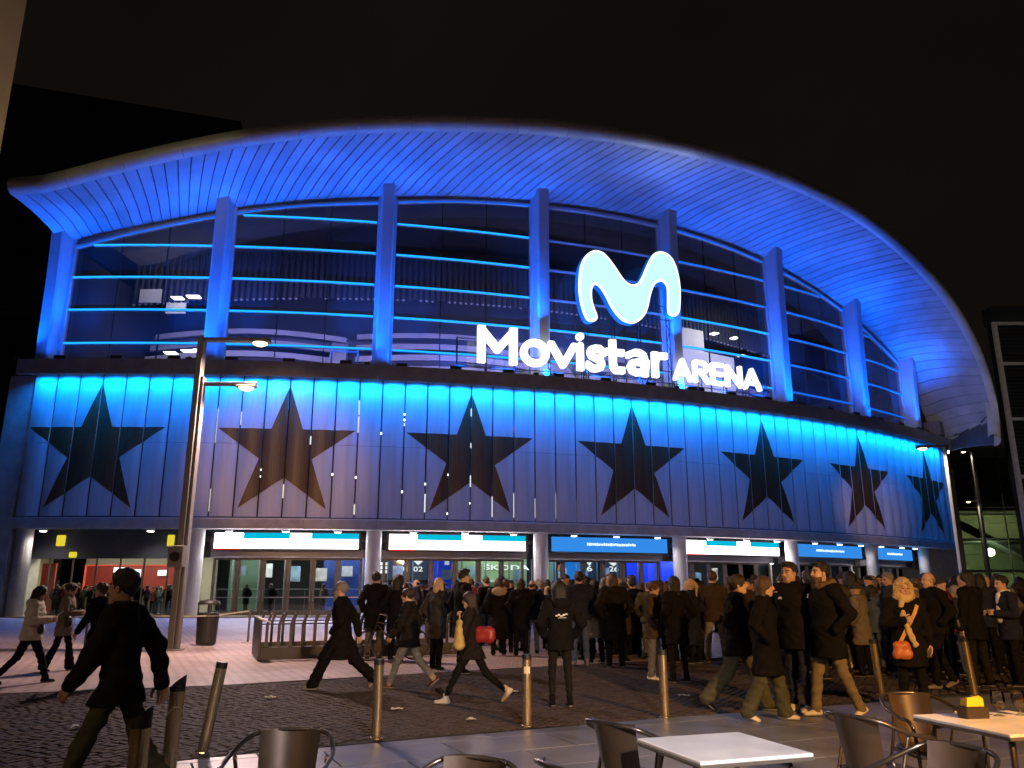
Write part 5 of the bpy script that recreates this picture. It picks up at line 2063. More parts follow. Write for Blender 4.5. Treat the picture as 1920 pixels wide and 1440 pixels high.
class Person:
    def __init__(s, arms=('pocket', 'pocket'), legs='stand', lean=2.0, head=(0, 0), w=1.0, abd=3.0, swap=False):
        s.w = w
        la, ra = arms
        lg = LEG[legs]
        if swap:
            lg = lg[::-1]
        ank = []
        kn = []
        hp = []
        for sx, (a, b) in zip((-1, 1), lg):
            h_ = np.array([sx * 0.088, 0, 0.92])
            a_, b_ = RD(a), RD(b)
            ab = RD(abd) * sx
            k_ = h_ + 0.43 * np.array([math.sin(ab), math.sin(a_), -math.cos(a_)])
            an = k_ + 0.42 * np.array([math.sin(ab) * 0.5, math.sin(a_ - b_), -math.cos(a_ - b_)])
            hp.append(h_)
            kn.append(k_)
            ank.append(an)
        low = min(an[2] for an in ank)
        dz = 0.085 - low
        sh = np.array([0, 0, dz])
        s.hip = [p + sh for p in hp]
        s.knee = [p + sh for p in kn]
        s.ank = [p + sh for p in ank]
        s.tilt = [max(0.0, RD(b - a)) * 0.9 if a < 0 else 0.0 for (a, b) in lg]
        s.pel = np.array([0, 0, 0.97]) + sh
        le = RD(lean)

        def up(x, y, z):
            d = z - 0.97
            return s.pel + np.array([x, y * math.cos(le) + d * math.sin(le), d * math.cos(le)])
        s.up = up
        s.chest = up(0, 0.0, 1.29)
        s.neck = up(0, -0.01, 1.475)
        s.headc = up(0, 0.022, 1.625)
        s.HR = rotz(RD(head[0])) @ rotx(RD(head[1]))
        s.sho = []
        s.elb = []
        s.wri = []
        s.handinfo = []
        for sx, nm in zip((-1, 1), (la, ra)):
            e, w_, vis, thd, hp_ = ARM[nm]
            S = up(sx * 0.175 * w, -0.01, 1.425)
            E = S + np.array([sx * e[0], e[1], e[2]])
            W = E + np.array([sx * w_[0], w_[1], w_[2]])
            s.sho.append(S)
            s.elb.append(E)
            s.wri.append(W)
            s.handinfo.append((vis, np.array([sx * thd[0], thd[1], thd[2]]), hp_, sx))

    def bounds(s, pts, m):
        A = np.array(pts)
        return A.min(0) - m, A.max(0) + m

    def jacket(s, h, hem=0.80, bulk=0.022, quilt=0.0, flare=0.0, collar=True, hoodback=False, seed=0, sleeve=1.0, legr=(0.09, 0.07)):
        w = s.w
        hem_z = hem + (s.pel[2] - 0.97)
        pts = [s.chest, s.neck, *s.sho, *s.elb, *s.wri, (0.25, 0.2, hem_z), (-0.25, -0.2, hem_z)]
        lo, hi = s.bounds(pts, 0.16)
        lo[2] = hem_z - 0.03
        hi[2] = s.neck[2] + 0.09
        P, o = gridpts(lo, hi, h)
        sc = (1, 1.30, 1)
        b = bulk
        F = sd_cap(P, s.pel + np.array([0, 0, -0.03]), s.up(0, 0, 1.12), 0.150 * w + b, 0.140 * w + b, sc)
        F = smin(F, sd_cap(P, s.up(0, 0, 1.12), s.chest, 0.142 * w + b, 0.165 * w + b, sc), 0.05)
        F = smin(F, sd_cap(P, s.chest, s.up(0, -0.012, 1.44), 0.162 * w + b, 0.075 + b * 0.5, sc), 0.05)
        F = smin(F, sd_cap(P, s.sho[0], s.sho[1], 0.062 + b * 0.7), 0.05)
        if hem < 0.86:
            F = smin(F, sd_cap(P, s.pel, (s.pel[0], s.pel[1], hem_z - 0.02), 0.158 * w + b, 0.170 * w + b + flare, (1, 1.22, 1)), 0.03)
        for sx_, Hh, Kk in zip((-1, 1), s.hip, s.knee):
            F = smin(F, sd_cap(P, Hh, Kk, legr[0] * w + 0.028, legr[1] + 0.034), 0.03)
        arm = None
        for S, E, W in zip(s.sho, s.elb, s.wri):
            W2 = S * 0 + E + (W - E) * sleeve
            a = smin(sd_cap(P, S, E, 0.060 + b, 0.050 + b * 0.9), sd_cap(P, E, W2, 0.050 + b * 0.9, 0.040 + b * 0.75), 0.02)
            arm = a if arm is None else np.minimum(arm, a)
        F = smin(F, arm, 0.028)
        x, y, z = P[..., 0], P[..., 1], P[..., 2]
        if quilt:
            F = F - quilt * (np.abs(np.sin(z * math.pi / 0.085)) - 0.5)
        F = F + 0.0055 * np.sin(31 * z + 9 * x + 5 * np.sin(13 * y + seed) + seed) + 0.004 * np.sin(47 * x - 22 * z + 4 * np.sin(17 * z) + 2 * seed) + 0.004 * np.sin(26 * y + 34 * z + seed * 3)
        if collar:
            q = P - s.neck
            tor = np.sqrt((np.sqrt(q[..., 0] ** 2 + q[..., 1] ** 2) - 0.072) ** 2 + (q[..., 2] * 0.55 - 0.01) ** 2) - 0.024
            F = smin(F, tor, 0.02)
        if hoodback:
            c = s.up(0, -0.115, 1.455)
            F = smin(F, sd_ell(P, c, (0.135, 0.075, 0.085)), 0.03)
        F = np.maximum(F, hem_z - z)
        return nets(F.astype(np.float32), o, h)

    def trousers(s, h, kind='regular', seed=0):
        r = dict(slim=(0.085, 0.058, 0.042), regular=(0.092, 0.068, 0.058), wide=(0.10, 0.088, 0.095), flare=(0.088, 0.062, 0.10))[kind]
        pts = [s.pel, *s.hip, *s.knee, *s.ank]
        lo, hi = s.bounds(pts, 0.16)
        hi[2] = s.pel[2] + 0.08
        lo[2] = 0.0
        P, o = gridpts(lo, hi, h)
        F = sd_cap(P, s.pel + np.array([-0.06, 0, -0.01]), s.pel + np.array([0.06, 0, -0.01]), 0.105 * s.w)
        for H, K, A in zip(s.hip, s.knee, s.ank):
            A2 = A + (A - K) / np.linalg.norm(A - K) * 0.015
            F = smin(F, sd_cap(P, H, K, r[0] * s.w, r[1]), 0.03)
            F = smin(F, sd_cap(P, K, A2, r[1], r[2]), 0.02)
        z = P[..., 2]
        F = F + 0.0045 * np.sin(40 * z + 7 * P[..., 0] + 6 * np.sin(11 * P[..., 1] + seed) + seed) + 0.003 * np.sin(70 * z + 21 * P[..., 1] + seed)
        F = np.maximum(F, 0.035 - z)
        return nets(F.astype(np.float32), o, h)

    def shoe(s, i, h=0.011, chunky=False):
        A = s.ank[i]
        t = s.tilt[i]
        P, o = gridpts((-0.07, -0.12, -0.10), (0.07, 0.22, 0.09), h)
        k = 0.008 if chunky else 0.0
        F = sd_cap(P, (0, -0.04, -0.048), (0, 0.03, -0.045), 0.038 + k, 0.042 + k)
        F = smin(F, sd_cap(P, (0, 0.03, -0.05), (0, 0.135, -0.058), 0.042 + k, 0.034 + k, (1, 1, 1.25)), 0.02)
        F = smin(F, sd_cap(P, (0, -0.02, -0.04), (0, -0.012, 0.05), 0.042 + k, 0.044), 0.02)
        F = np.maximum(F, -0.083 - P[..., 2])
        V, Q = nets(F.astype(np.float32), o, h)
        cc = V[Q].mean(1)
        mi = (cc[:, 2] < -0.062).astype(int)
        V = V @ rotx(-t).T + A
        return V, Q, mi

    def body(s, h=0.03):
        pts = [s.pel, s.neck, *s.sho, *s.elb, *s.wri, *s.knee, *s.ank]
        lo, hi = s.bounds(pts, 0.14)
        hi[2] = s.neck[2] + 0.08
        P, o = gridpts(lo, hi, h)
        sc = (1, 1.4, 1)
        F = sd_cap(P, s.pel, s.chest, 0.125 * s.w, 0.135 * s.w, sc)
        F = smin(F, sd_cap(P, s.chest, s.neck, 0.13 * s.w, 0.05, sc), 0.04)
        F = smin(F, sd_cap(P, s.sho[0], s.sho[1], 0.05), 0.04)
        for i in (0, 1):
            F = smin(F, sd_cap(P, s.sho[i], s.elb[i], 0.042, 0.034), 0.02)
            F = smin(F, sd_cap(P, s.elb[i], s.wri[i], 0.034, 0.026), 0.02)
            F = smin(F, sd_cap(P, s.hip[i], s.knee[i], 0.07, 0.045), 0.03)
            F = smin(F, sd_cap(P, s.knee[i], s.ank[i], 0.045, 0.03), 0.02)
        Vs, Qs = nets(F.astype(np.float32), o, h)
        VV = [Vs]
        QQ = [Qs]
        MI = [np.zeros(len(Qs), int)]
        n = len(Vs)
        VV.append(HEADV @ s.HR.T + s.headc)
        QQ.append(HEADQ + n)
        MI.append(HEADMI)
        n += len(HEADV)
        for i in (0, 1):
            vis, th, hp_, sx = s.handinfo[i]
            if not vis:
                continue
            X = s.wri[i] - s.elb[i]
            X = X / np.linalg.norm(X)
            Y = th - X * (th @ X)
            Y = Y / np.linalg.norm(Y)
            Z = np.cross(X, Y)
            if Z @ np.array([sx, 0, 0]) < 0 and abs(Z[0]) > 0.25:
                Z = -Z
            R_ = np.stack([X, Y, Z], 1)
            V, Q = HANDS[hp_]
            if np.linalg.det(R_) < 0:
                Q = Q[:, ::-1]
            VV.append(V @ R_.T + s.wri[i])
            QQ.append(Q + n)
            MI.append(np.zeros(len(Q), int))
            n += len(V)
        return np.concatenate(VV), np.concatenate(QQ), np.concatenate(MI)


def tris(nm, V, Q, H, mats, mi=None):
    me = npmesh(nm, np.asarray(V) * (H / 1.75), Q, True, mi)
    for m_ in mats:
        me.materials.append(m_)
    return me


def make_person(label, x, y, H, rz, top=('jacket', 'black'), legsw=('regular', 'black'), shoes='black', hairs=('short', 'dark'), skin='light', arms=('pocket', 'pocket'), legs='stand', lean=2, head=(0, 0), w=1.0, hem=None, hood=False, fur=False, beard=False, swap=False, chunky=False, seed=0, h=0.017, group=None, abd=3.0):
    p = Person(arms, legs, lean, head, w, abd, swap)
    t = thing('person', label, 'person', (x, y, 0), RD(rz), group)
    kind, col = top
    V, Q, mi = p.body()
    mats = [SKIN[skin], M_eye, M_lip, HAIRC['dark' if hairs[1] not in HAIRC else hairs[1]]]
    if beard:
        n0 = len(Q) - 0
        mi = mi.copy()
    me = tris('body', V, Q, H, mats, mi)
    link('body', me, None, t)
    hemz = hem if hem is not None else dict(jacket=0.80, puffer=0.80, coat=0.58, long=0.36, hoodie=0.86)[kind]
    JV, JQ = p.jacket(h, hemz, dict(jacket=0.022, puffer=0.034, coat=0.026, long=0.028, hoodie=0.022)[kind], 0.012 if kind == 'puffer' else 0.0, 0.05 if (kind == 'long' or legs in ('walk', 'stride')) and hemz < 0.7 else 0.012, True, hood or kind == 'hoodie', seed, 1.0, dict(slim=(0.085, 0.058), regular=(0.092, 0.068), wide=(0.10, 0.088), flare=(0.088, 0.062))[legsw[0]])
    link('coat' if kind in ('coat', 'long') else 'jacket', tris('jacket', JV, JQ, H, [C[col]]), None, t)
    V, Q = p.trousers(h, legsw[0], seed)
    link('trousers', tris('trousers', V, Q, H, [C[legsw[1]]]), None, t)
    for i in (0, 1):
        V, Q, m2 = p.shoe(i, chunky=chunky)
        link('shoe', tris('shoe', V, Q, H, [C[shoes], M_sole], m2), None, t)
    V, Q = hair(hairs[0])
    nm = 'hat' if hairs[0] in ('cap', 'beanie') else ('hood' if hairs[0] == 'hoodup' else 'hair')
    hm = HAIRC[hairs[1]] if hairs[1] in HAIRC else C[hairs[1]]
    link(nm, tris('hair', V @ p.HR.T + p.headc, Q, H, [hm]), None, t)
    if hairs[0] == 'beanie':
        pass
    if beard:
        Bq = HEADQ[HEADBEARD]
        u, inv = np.unique(Bq, return_inverse=True)
        Vb = HEADV[u].copy()
        nn = Vb - np.array([0, 0.0, -0.05])
        Vb = Vb + nn / np.linalg.norm(nn, axis=1)[:, None] * 0.0035
        link('beard', tris('beard', Vb @ p.HR.T + p.headc, inv.reshape(-1, 4), H, [mat('stubble', (0.10, 0.055, 0.035), 0.8)]), None, t)
    if fur:
        c = p.up(0, -0.02, 1.50)
        P, o = gridpts(c - np.array([0.2, 0.2, 0.1]), c + np.array([0.2, 0.2, 0.12]), 0.014)
        q = P - c
        ang_ = np.arctan2(q[..., 1], q[..., 0])
        F = np.sqrt((np.sqrt(q[..., 0] ** 2 + q[..., 1] ** 2) - 0.105) ** 2 + (q[..., 2] - 0.03 * np.sin(-ang_)) ** 2) - 0.043
        F = F + 0.010 * np.sin(60 * q[..., 0] + 3 * seed) * np.sin(58 * q[..., 1]) * np.cos(63 * q[..., 2])
        V, Q = nets(F.astype(np.float32), o, 0.014)
        link('fur_collar', tris('fur', V, Q, H, [C['fur']]), None, t)
    t['_p'] = 0
    del t['_p']
    t_data[t.name] = (p, H, JV)
    return t


t_data = {}


def on_surface(t, x, z, front=True, d=0.004):
    """point on the jacket in the person's own frame"""
    p, H, JV = t_data[t.name]
    k = H / 1.75
    m_ = (np.abs(JV[:, 0] - x) < 0.03) & (np.abs(JV[:, 2] - z) < 0.03)
    ys = JV[m_, 1]
    y = (ys.max() + d) if front else (ys.min() - d)
    return np.array([x, y, z]) * k


def patch(t, name, x, z, w, hgt, m, front=True, shape=None):
    """small print lying on the garment"""
    mb = MB()
    n = 6
    rows = []
    for j in range(2):
        row = []
        for i in range(n + 1):
            u = x + w * (i / n - 0.5)
            zz = z + hgt * (j - 0.5) + (0.35 * hgt * math.sin(i / n * math.pi) if shape == 'arch' else 0)
            q = on_surface(t, u, zz, front)
            row.append(tuple(q))
        rows.append(row)
    mb.grid(rows)
    return ob(name, mb, m, t)


def world_of(t, v):
    p, H, JV = t_data[t.name]
    k = H / 1.75
    v = np.array(v) * k
    a = t.rotation_euler[2]
    return Vector((t.location.x + v[0] * math.cos(a) - v[1] * math.sin(a), t.location.y + v[0] * math.sin(a) + v[1] * math.cos(a), v[2]))
# ---------------------------------------------------------------- the people one can tell apart
G1 = 'people walking across the plaza'
G2 = 'people standing before the arena'
hero = {}
hero['w1'] = make_person('woman in pale quilted hooded jacket and black trousers looking at a phone, far left', -8.44, 14.69, 1.67, -72, ('puffer', 'cream'), ('regular', 'black'), 'black', ('bob', 'black'), 'tan', ('phone', 'phone'), 'walk', 4, (0, -12), 1.08, hood=True, seed=1, group=G1)
hero['w2'] = make_person('woman in taupe jacket and flared black trousers with a black handbag, left', -9.06, 16.9, 1.69, -78, ('coat', 'taupe'), ('flare', 'black'), 'black', ('bun', 'black'), 'tan', ('phone', 'phone'), 'step', 3, (0, -14), 1.02, hem=0.70, seed=2, group=G1)
hero['m3'] = make_person('person in black jacket and grey trousers walking behind the near passer-by, left', -7.05, 14.3, 1.72, 82, ('jacket', 'black'), ('regular', 'charcoal'), 'white', ('short', 'brown'), 'light', ('swingf', 'swingb'), 'walk', 4, (0, 0), 1.0, seed=3, group=G1)
hero['m4'] = make_person('nearest passer-by in dark jacket and olive trousers striding left past the bollards', -2.93, 6.35, 1.77, 84, ('jacket', 'softblack'), ('regular', 'olive'), 'black', ('short', 'black'), 'tan', ('swingf', 'swingb'), 'walk', 4, (0, 0), 0.88, seed=4, group=G1, h=0.013)
hero['m5'] = make_person('person in grey knit hat and wide black trousers walking left past the rack', -2.82, 13.86, 1.78, 84, ('coat', 'black'), ('wide', 'black'), 'stone', ('beanie', 'grey'), 'light', ('pocket', 'swingb'), 'stride', 3, (0, 0), 1.04, hem=0.55, seed=5, group=G1)
hero['m6'] = make_person('tall person in black coat and grey trousers facing the doors beside the rack end', -3.2, 19.4, 1.94, 10, ('coat', 'black'), ('regular', 'grey'), 'charcoal', ('short', 'black'), 'light', ('pocket', 'pocket'), 'ease', 1, (0, 0), 1.0, seed=6, group=G2)
hero['m7'] = make_person('person in black hooded coat just right of the tall one beside the rack', -2.66, 19.2, 1.86, -15, ('coat', 'black'), ('regular', 'black'), 'black', ('hoodup', 'black'), 'light', ('pocket', 'pocket'), 'stand', 2, (0, 0), 0.98, seed=7, group=G2)
hero['w8'] = make_person('woman in black jacket and beige trousers walking left in front of the rack', -1.72, 14.08, 1.63, 82, ('puffer', 'softblack'), ('regular', 'beige'), 'wine', ('bun', 'dark'), 'light', ('swingf', 'pocket'), 'walk', 4, (4, -4), 1.04, hem=0.74, seed=8, group=G1)
hero['w9'] = make_person('fair haired person in dark coat behind the woman in beige trousers', -1.55, 17.2, 1.78, -40, ('coat', 'charcoal'), ('regular', 'black'), 'black', ('bob', 'blond'), 'light', ('pocket', 'phone'), 'stand', 2, (10, -6), 1.0, seed=9, group=G2)
hero['m10'] = make_person('dark haired man in black coat looking right behind the woman with two bags', -0.98, 16.4, 1.94, -62, ('coat', 'black'), ('regular', 'black'), 'black', ('fade', 'black'), 'light', ('pocket', 'down'), 'stand', 1, (0, -2), 1.04, seed=10, group=G2)
hero['w11'] = make_person('woman with long dark hair, black leggings and cream shoes walking left with two bags', -0.57, 12.19, 1.62, 80, ('jacket', 'softblack'), ('slim', 'black'), 'cream', ('long', 'dark'), 'light', ('strap', 'swingf'), 'stride', 4, (0, -4), 0.96, hem=0.74, chunky=True, seed=11, group=G1)
hero['w12'] = make_person('woman in long black coat with a beige hood on her shoulders, back to camera', -0.33, 20.6, 1.82, 6, ('long', 'black'), ('regular', 'black'), 'black', ('bob', 'brown'), 'light', ('pocket', 'pocket'), 'stand', 1, (0, 0), 1.04, seed=12, group=G2)
hero['w13'] = make_person('long haired woman in black coat right of the woman with the beige hood', 0.22, 20.4, 1.80, -6, ('coat', 'black'), ('regular', 'black'), 'black', ('long', 'dark'), 'light', ('pocket', 'pocket'), 'stand', 1, (0, 0), 1.0, seed=13, group=G2)
hero['m14'] = make_person('person in black hooded jacket with white script on the back and slim black jeans', 0.68, 11.92, 1.66, 12, ('hoodie', 'black'), ('slim', 'softblack'), 'black', ('hoodup', 'black'), 'light', ('pocket', 'pocket'), 'ease', 1, (0, 0), 1.06, hem=0.78, hood=True, seed=14, group=G2, h=0.015)
hero['m15'] = make_person('man in navy quilted jacket and blue jeans, back to camera, before the crowd', 1.46, 18.0, 1.92, 0, ('puffer', 'navy'), ('regular', 'jeans'), 'stone', ('short', 'dark'), 'light', ('pocket', 'pocket'), 'ease', 1, (12, 0), 1.08, hem=0.84, seed=15, group=G2)
hero['w16'] = make_person('woman in long dark quilted coat with light brown hair, back to camera', 2.16, 17.6, 1.86, 4, ('long', 'softblack'), ('regular', 'black'), 'black', ('long', 'brown'), 'light', ('pocket', 'pocket'), 'stand', 1, (0, 0), 1.12, hem=0.50, hood=True, seed=16, group=G2)
hero['w17'] = make_person('woman in beige coat standing left of the long dark coat', 1.86, 18.6, 1.76, 20, ('coat', 'stone'), ('regular', 'black'), 'black', ('long', 'dark'), 'light', ('pocket', 'pocket'), 'stand', 1, (0, 0), 1.0, hem=0.52, seed=17, group=G2)
hero['m18'] = make_person('person in black coat with black trousers right of the long dark quilted coat', 2.98, 20.4, 1.8, -10, ('coat', 'black'), ('slim', 'black'), 'black', ('short', 'black'), 'light', ('pocket', 'pocket'), 'stand', 1, (0, 0), 1.02, seed=18, group=G2)
hero['w19'] = make_person('woman in brown jacket and grey trousers facing the black haired woman behind a bollard', 2.60, 15.35, 1.7, -115, ('jacket', 'brown'), ('regular', 'grey'), 'cream', ('bun', 'brown'), 'light', ('pocket', 'cross'), 'stand', 2, (0, -5), 1.0, hem=0.72, seed=19, group=G2)
hero['w20'] = make_person('black haired woman in long black coat with slim trousers, back to camera, by a bollard', 2.93, 14.85, 1.78, 30, ('coat', 'black'), ('slim', 'black'), 'black', ('long', 'black'), 'light', ('pocket', 'pocket'), 'stand', 1, (0, 0), 1.04, hem=0.62, seed=20, group=G2)
hero['m21'] = make_person('man in brown jacket and beige trousers, legs apart, back to camera', 4.55, 18.7, 1.94, -4, ('jacket', 'brown'), ('regular', 'stone'), 'brown', ('short', 'brown'), 'light', ('cross', 'cross'), 'stand', 0, (0, 0), 1.12, hem=0.78, seed=21, group=G2, abd=7.0)
G3 = 'group of four young people in dark jackets'
hero['w22'] = make_person('young woman in black quilted jacket and wide grey trousers, leftmost of the four friends', 3.12, 11.57, 1.82, -110, ('puffer', 'black'), ('wide', 'olive'), 'black', ('ponytail', 'dark'), 'light', ('pocket', 'pocket'), 'walk', 3, (4, 4), 1.02, hem=0.72, seed=22, group=G3, h=0.014)
hero['w23'] = make_person('young woman with brown hair, long black jacket and cream sneakers, second of the four friends', 3.24, 10.72, 1.74, -112, ('coat', 'black'), ('wide', 'olive'), 'cream', ('long', 'brown'), 'light', ('pocket', 'pocket'), 'step', 2, (4, 0), 1.06, hem=0.54, chunky=True, seed=23, group=G3, h=0.014)
hero['m24'] = make_person('young man in plain black jacket and pale sneakers, third of the four friends', 3.86, 11.40, 1.92, 132, ('jacket', 'black'), ('slim', 'navy'), 'cream', ('fade', 'black'), 'tan', ('pocket', 'pocket'), 'ease', 1, (-8, 0), 1.12, hem=0.72, chunky=True, seed=24, group=G3, h=0.014)
hero['m25'] = make_person('bearded young man in parka with fur collar and khaki jeans, rightmost of four friends', 4.14, 10.98, 1.93, 104, ('coat', 'black'), ('regular', 'khaki'), 'cream', ('fade', 'black'), 'light', ('pocket', 'pocket'), 'step', 1, (-4, 4), 1.14, hem=0.66, fur=True, beard=True, seed=25, group=G3, h=0.014, swap=True)
hero['m26'] = make_person('person in olive jacket, back to camera, right of the man with the fur collar', 7.1, 17.3, 1.90, 10, ('coat', 'olive'), ('regular', 'khaki'), 'white', ('hoodup', 'black'), 'light', ('pocket', 'pocket'), 'ease', 1, (0, 0), 1.02, seed=26, group=G2)
hero['w27'] = make_person('blonde older woman in black coat and cream scarf facing the camera with an orange bag', 5.40, 11.43, 1.70, 172, ('coat', 'black'), ('regular', 'black'), 'black', ('curly', 'blond'), 'light', ('down', 'chest'), 'stand', 2, (4, -3), 1.12, hem=0.58, seed=27, group=G2, h=0.013)
hero['m28'] = make_person('bald man with glasses in black jacket facing left behind the blonde woman', 7.15, 14.1, 1.86, 96, ('jacket', 'black'), ('regular', 'black'), 'stone', ('bald', 'grey'), 'light', ('pocket', 'pocket'), 'step', 1, (0, 0), 1.1, seed=28, group=G2)
hero['w29'] = make_person('long haired woman in black jacket, back to camera, near the right edge', 7.86, 14.2, 1.86, 25, ('jacket', 'black'), ('regular', 'softblack'), 'black', ('long', 'black'), 'light', ('down', 'swingf'), 'stand', 1, (30, 0), 1.0, hem=0.7, seed=29, group=G2)
hero['m30'] = make_person('dark haired man in navy jacket and white shirt facing left at the right edge', 8.52, 14.3, 1.78, 92, ('jacket', 'navy'), ('regular', 'black'), 'black', ('short', 'black'), 'light', ('phone', 'phone'), 'stand', 2, (0, -8), 1.04, hem=0.72, seed=30, group=G2)
hero['w31'] = make_person('woman in wine coloured jacket facing left behind the long haired woman', 8.15, 15.6, 1.76, 80, ('jacket', 'wine'), ('regular', 'charcoal'), 'stone', ('cap', 'charcoal'), 'light', ('phone', 'pocket'), 'stand', 2, (0, -8), 1.0, seed=31, group=G2)

# prints and things worn
M_print = mat('print_white', (0.72, 0.72, 0.70), 0.6)
t = hero['m14']
for i, (x, dz, w_) in enumerate(((-0.085, 0.0, 0.03), (-0.05, 0.012, 0.035), (-0.015, -0.004, 0.04), (0.025, 0.008, 0.04), (0.065, 0.022, 0.05))):
    patch(t, 'back_script', x, 1.285 + dz, w_, 0.016 + 0.008 * (i % 2), M_print, False, 'arch')
patch(t, 'back_script', 0.0, 1.258, 0.13, 0.006, M_print, False, 'arch')
patch(hero['m24'], 'chest_logo', 0.075, 1.335, 0.055, 0.026, M_print, True, 'arch')
patch(hero['w23'], 'shoulder_logo', -0.06, 1.34, 0.055, 0.03, M_print, False, 'arch')
patch(hero['m25'], 'chest_badge', 0.09, 1.36, 0.045, 0.045, M_print, True)
patch(hero['w22'], 'hem_logo', 0.07, 0.86, 0.03, 0.02, M_print, False)


def part_sdf(t, name, fn, lo, hi, h, m):
    p, H, JV = t_data[t.name]
    P, o = gridpts(lo, hi, h)
    V, Q = nets(fn(P).astype(np.float32), o, h)
    return link(name, tris(name, V, Q, H, [m]), None, t)


# scarf of the blonde woman
t = hero['w27']
p = t_data[t.name][0]


def scarf(P):
    q = P - p.neck
    F = np.sqrt((np.sqrt(q[..., 0] ** 2 + (q[..., 1] - 0.005) ** 2) - 0.092) ** 2 + ((q[..., 2] - 0.02) * 0.55) ** 2) - 0.033
    ys = p.chest[1] + 0.165
    F = smin(F, sd_cap(P, p.neck + np.array([0.07, 0.09, 0.0]), (0.075, ys, 1.22), 0.038, 0.042, (1, 1.5, 1)), 0.02)
    F = smin(F, sd_cap(P, (0.075, ys, 1.22), (0.02, ys + 0.02, 1.02), 0.04, 0.04, (1, 1.5, 1)), 0.02)
    F = smin(F, sd_cap(P, (0.02, ys + 0.02, 1.02), (-0.03, ys + 0.0, 0.90), 0.036, 0.045, (1, 1.5, 1)), 0.02)
    return F + 0.006 * np.sin(50 * P[..., 2] + 30 * P[..., 0]) + 0.004 * np.sin(80 * P[..., 0])


part_sdf(t, 'scarf', scarf, (-0.18, -0.14, 0.82), (0.18, 0.28, 1.60), 0.012, cloth('scarf', (0.55, 0.42, 0.22)))
# hood lining of the woman seen from behind
t = hero['w12']
p = t_data[t.name][0]
part_sdf(t, 'hood', lambda P: sd_ell(P, p.up(0, -0.10, 1.45), (0.185, 0.105, 0.11)) + 0.006 * np.sin(40 * P[..., 0]) * np.sin(37 * P[..., 2]), (-0.25, -0.28, 1.25), (0.25, 0.05, 1.62), 0.014, C['beige'])
# white shirt of the man at the right edge
t = hero['m30']
p = t_data[t.name][0]
part_sdf(t, 'shirt', lambda P: np.minimum(sd_cap(P, p.up(0, 0.10, 1.44), p.up(0, 0.145, 1.05), 0.05, 0.06, (1, 1.3, 1)), np.sqrt((np.sqrt((P[..., 0]) ** 2 + (P[..., 1] - p.neck[1]) ** 2) - 0.075) ** 2 + ((P[..., 2] - p.neck[2] - 0.03) * 0.6) ** 2) - 0.022), (-0.16, -0.1, 0.9), (0.16, 0.3, 1.6), 0.014, C['white'])
# glasses of the bald man
t = hero['m28']
p, H_, _ = t_data[t.name]
mb = MB()
for s in (-1, 1):
    pts = []
    for i in range(12):
        a = 2 * math.pi * i / 12
        q = p.HR @ np.array([s * 0.034 + 0.024 * math.cos(a), 0.106, 0.008 + 0.018 * math.sin(a)]) + p.headc
        pts.append(tuple(q * H_ / 1.75))
    mb.tube(pts, 0.003, 5, closed=True)
    mb.tube([tuple((p.HR @ np.array(v) + p.headc) * H_ / 1.75) for v in ((s * 0.058, 0.104, 0.012), (s * 0.084, 0.0, 0.012))], 0.003, 5)
ob('glasses', mb, mat('spectacle_black', (0.02, 0.02, 0.02), 0.3), t)
# grey hair fringe shows under the knit hat
t = hero['m5']
p, H_, _ = t_data[t.name]
V, Q = hair('short')
link('hair', tris('hair', (V * np.array([0.97, 0.97, 0.9])) @ p.HR.T + p.headc, Q, H_, [HAIRC['grey']]), None, t)

# ---- bags, phones and a cigarette: held things stay things of their own


def bag(name, label, loc, rz, w, d, hgt, m, sag=0.3, strap=None):
    t_ = thing(name, label, 'bag', loc, rz)
    P, o = gridpts((-w / 2, -d / 2, 0), (w / 2, d / 2, hgt), max(0.010, w / 26))
    z = P[..., 2]
    k = 1 - sag * (z / hgt)
    r_ = min(0.075, d * 0.48)
    q = np.stack([np.abs(P[..., 0]) - w / 2 * k + r_, np.abs(P[..., 1]) - d / 2 * k + r_, np.abs(z - hgt / 2) - hgt / 2 + r_], -1)
    F = np.linalg.norm(np.maximum(q, 0), axis=-1) + np.minimum(q.max(-1), 0) - r_
    F = F + 0.004 * np.sin(40 * P[..., 0] + 30 * z) + 0.003 * np.sin(60 * z)
    V, Q = nets(F.astype(np.float32), o, max(0.010, w / 26))
    me = npmesh('pouch', V, Q)
    me.materials.append(m)
    link('pouch', me, None, t_)
    if strap:
        mb_ = MB()
        mb_.tube(strap, 0.011, 5)
        ob('strap', mb_, m, t_)
    return t_


w27 = hero['w27']
pos = world_of(w27, (0.16, 0.22, 0.70))
bag('shoulder_bag', 'rust orange handbag hanging at the blonde woman\'s hip', pos, w27.rotation_euler[2], 0.27, 0.12, 0.24, mat('leather_rust', (0.50, 0.14, 0.03), 0.5, var=0.1, vscale=10), 0.25)
# its cross-body strap lies over the coat
sp_ = []
for i in range(13):
    f_ = i / 12
    x = -0.13 + 0.29 * f_
    z = 1.42 - 0.50 * f_
    q = on_surface(w27, x * 0.98, z, True, 0.012)
    sp_.append(tuple(q))
mb = MB()
mb.grid([[(q[0] - 0.020, q[1], q[2] - 0.012) for q in sp_], [(q[0] + 0.020, q[1], q[2] + 0.012) for q in sp_]])
ob('bag_strap', mb, mat('leather_strap', (0.55, 0.30, 0.06), 0.5), w27)
w11 = hero['w11']
bag('tote_bag', 'mustard yellow tote bag on the walking woman\'s arm', world_of(w11, (-0.24, 0.16, 0.80)), w11.rotation_euler[2] + 0.2, 0.38, 0.17, 0.44, cloth('tote', (0.42, 0.33, 0.12)), 0.5, [(-0.06, 0, 0.40), (-0.03, 0, 0.50), (0.03, 0, 0.50), (0.06, 0, 0.40)])
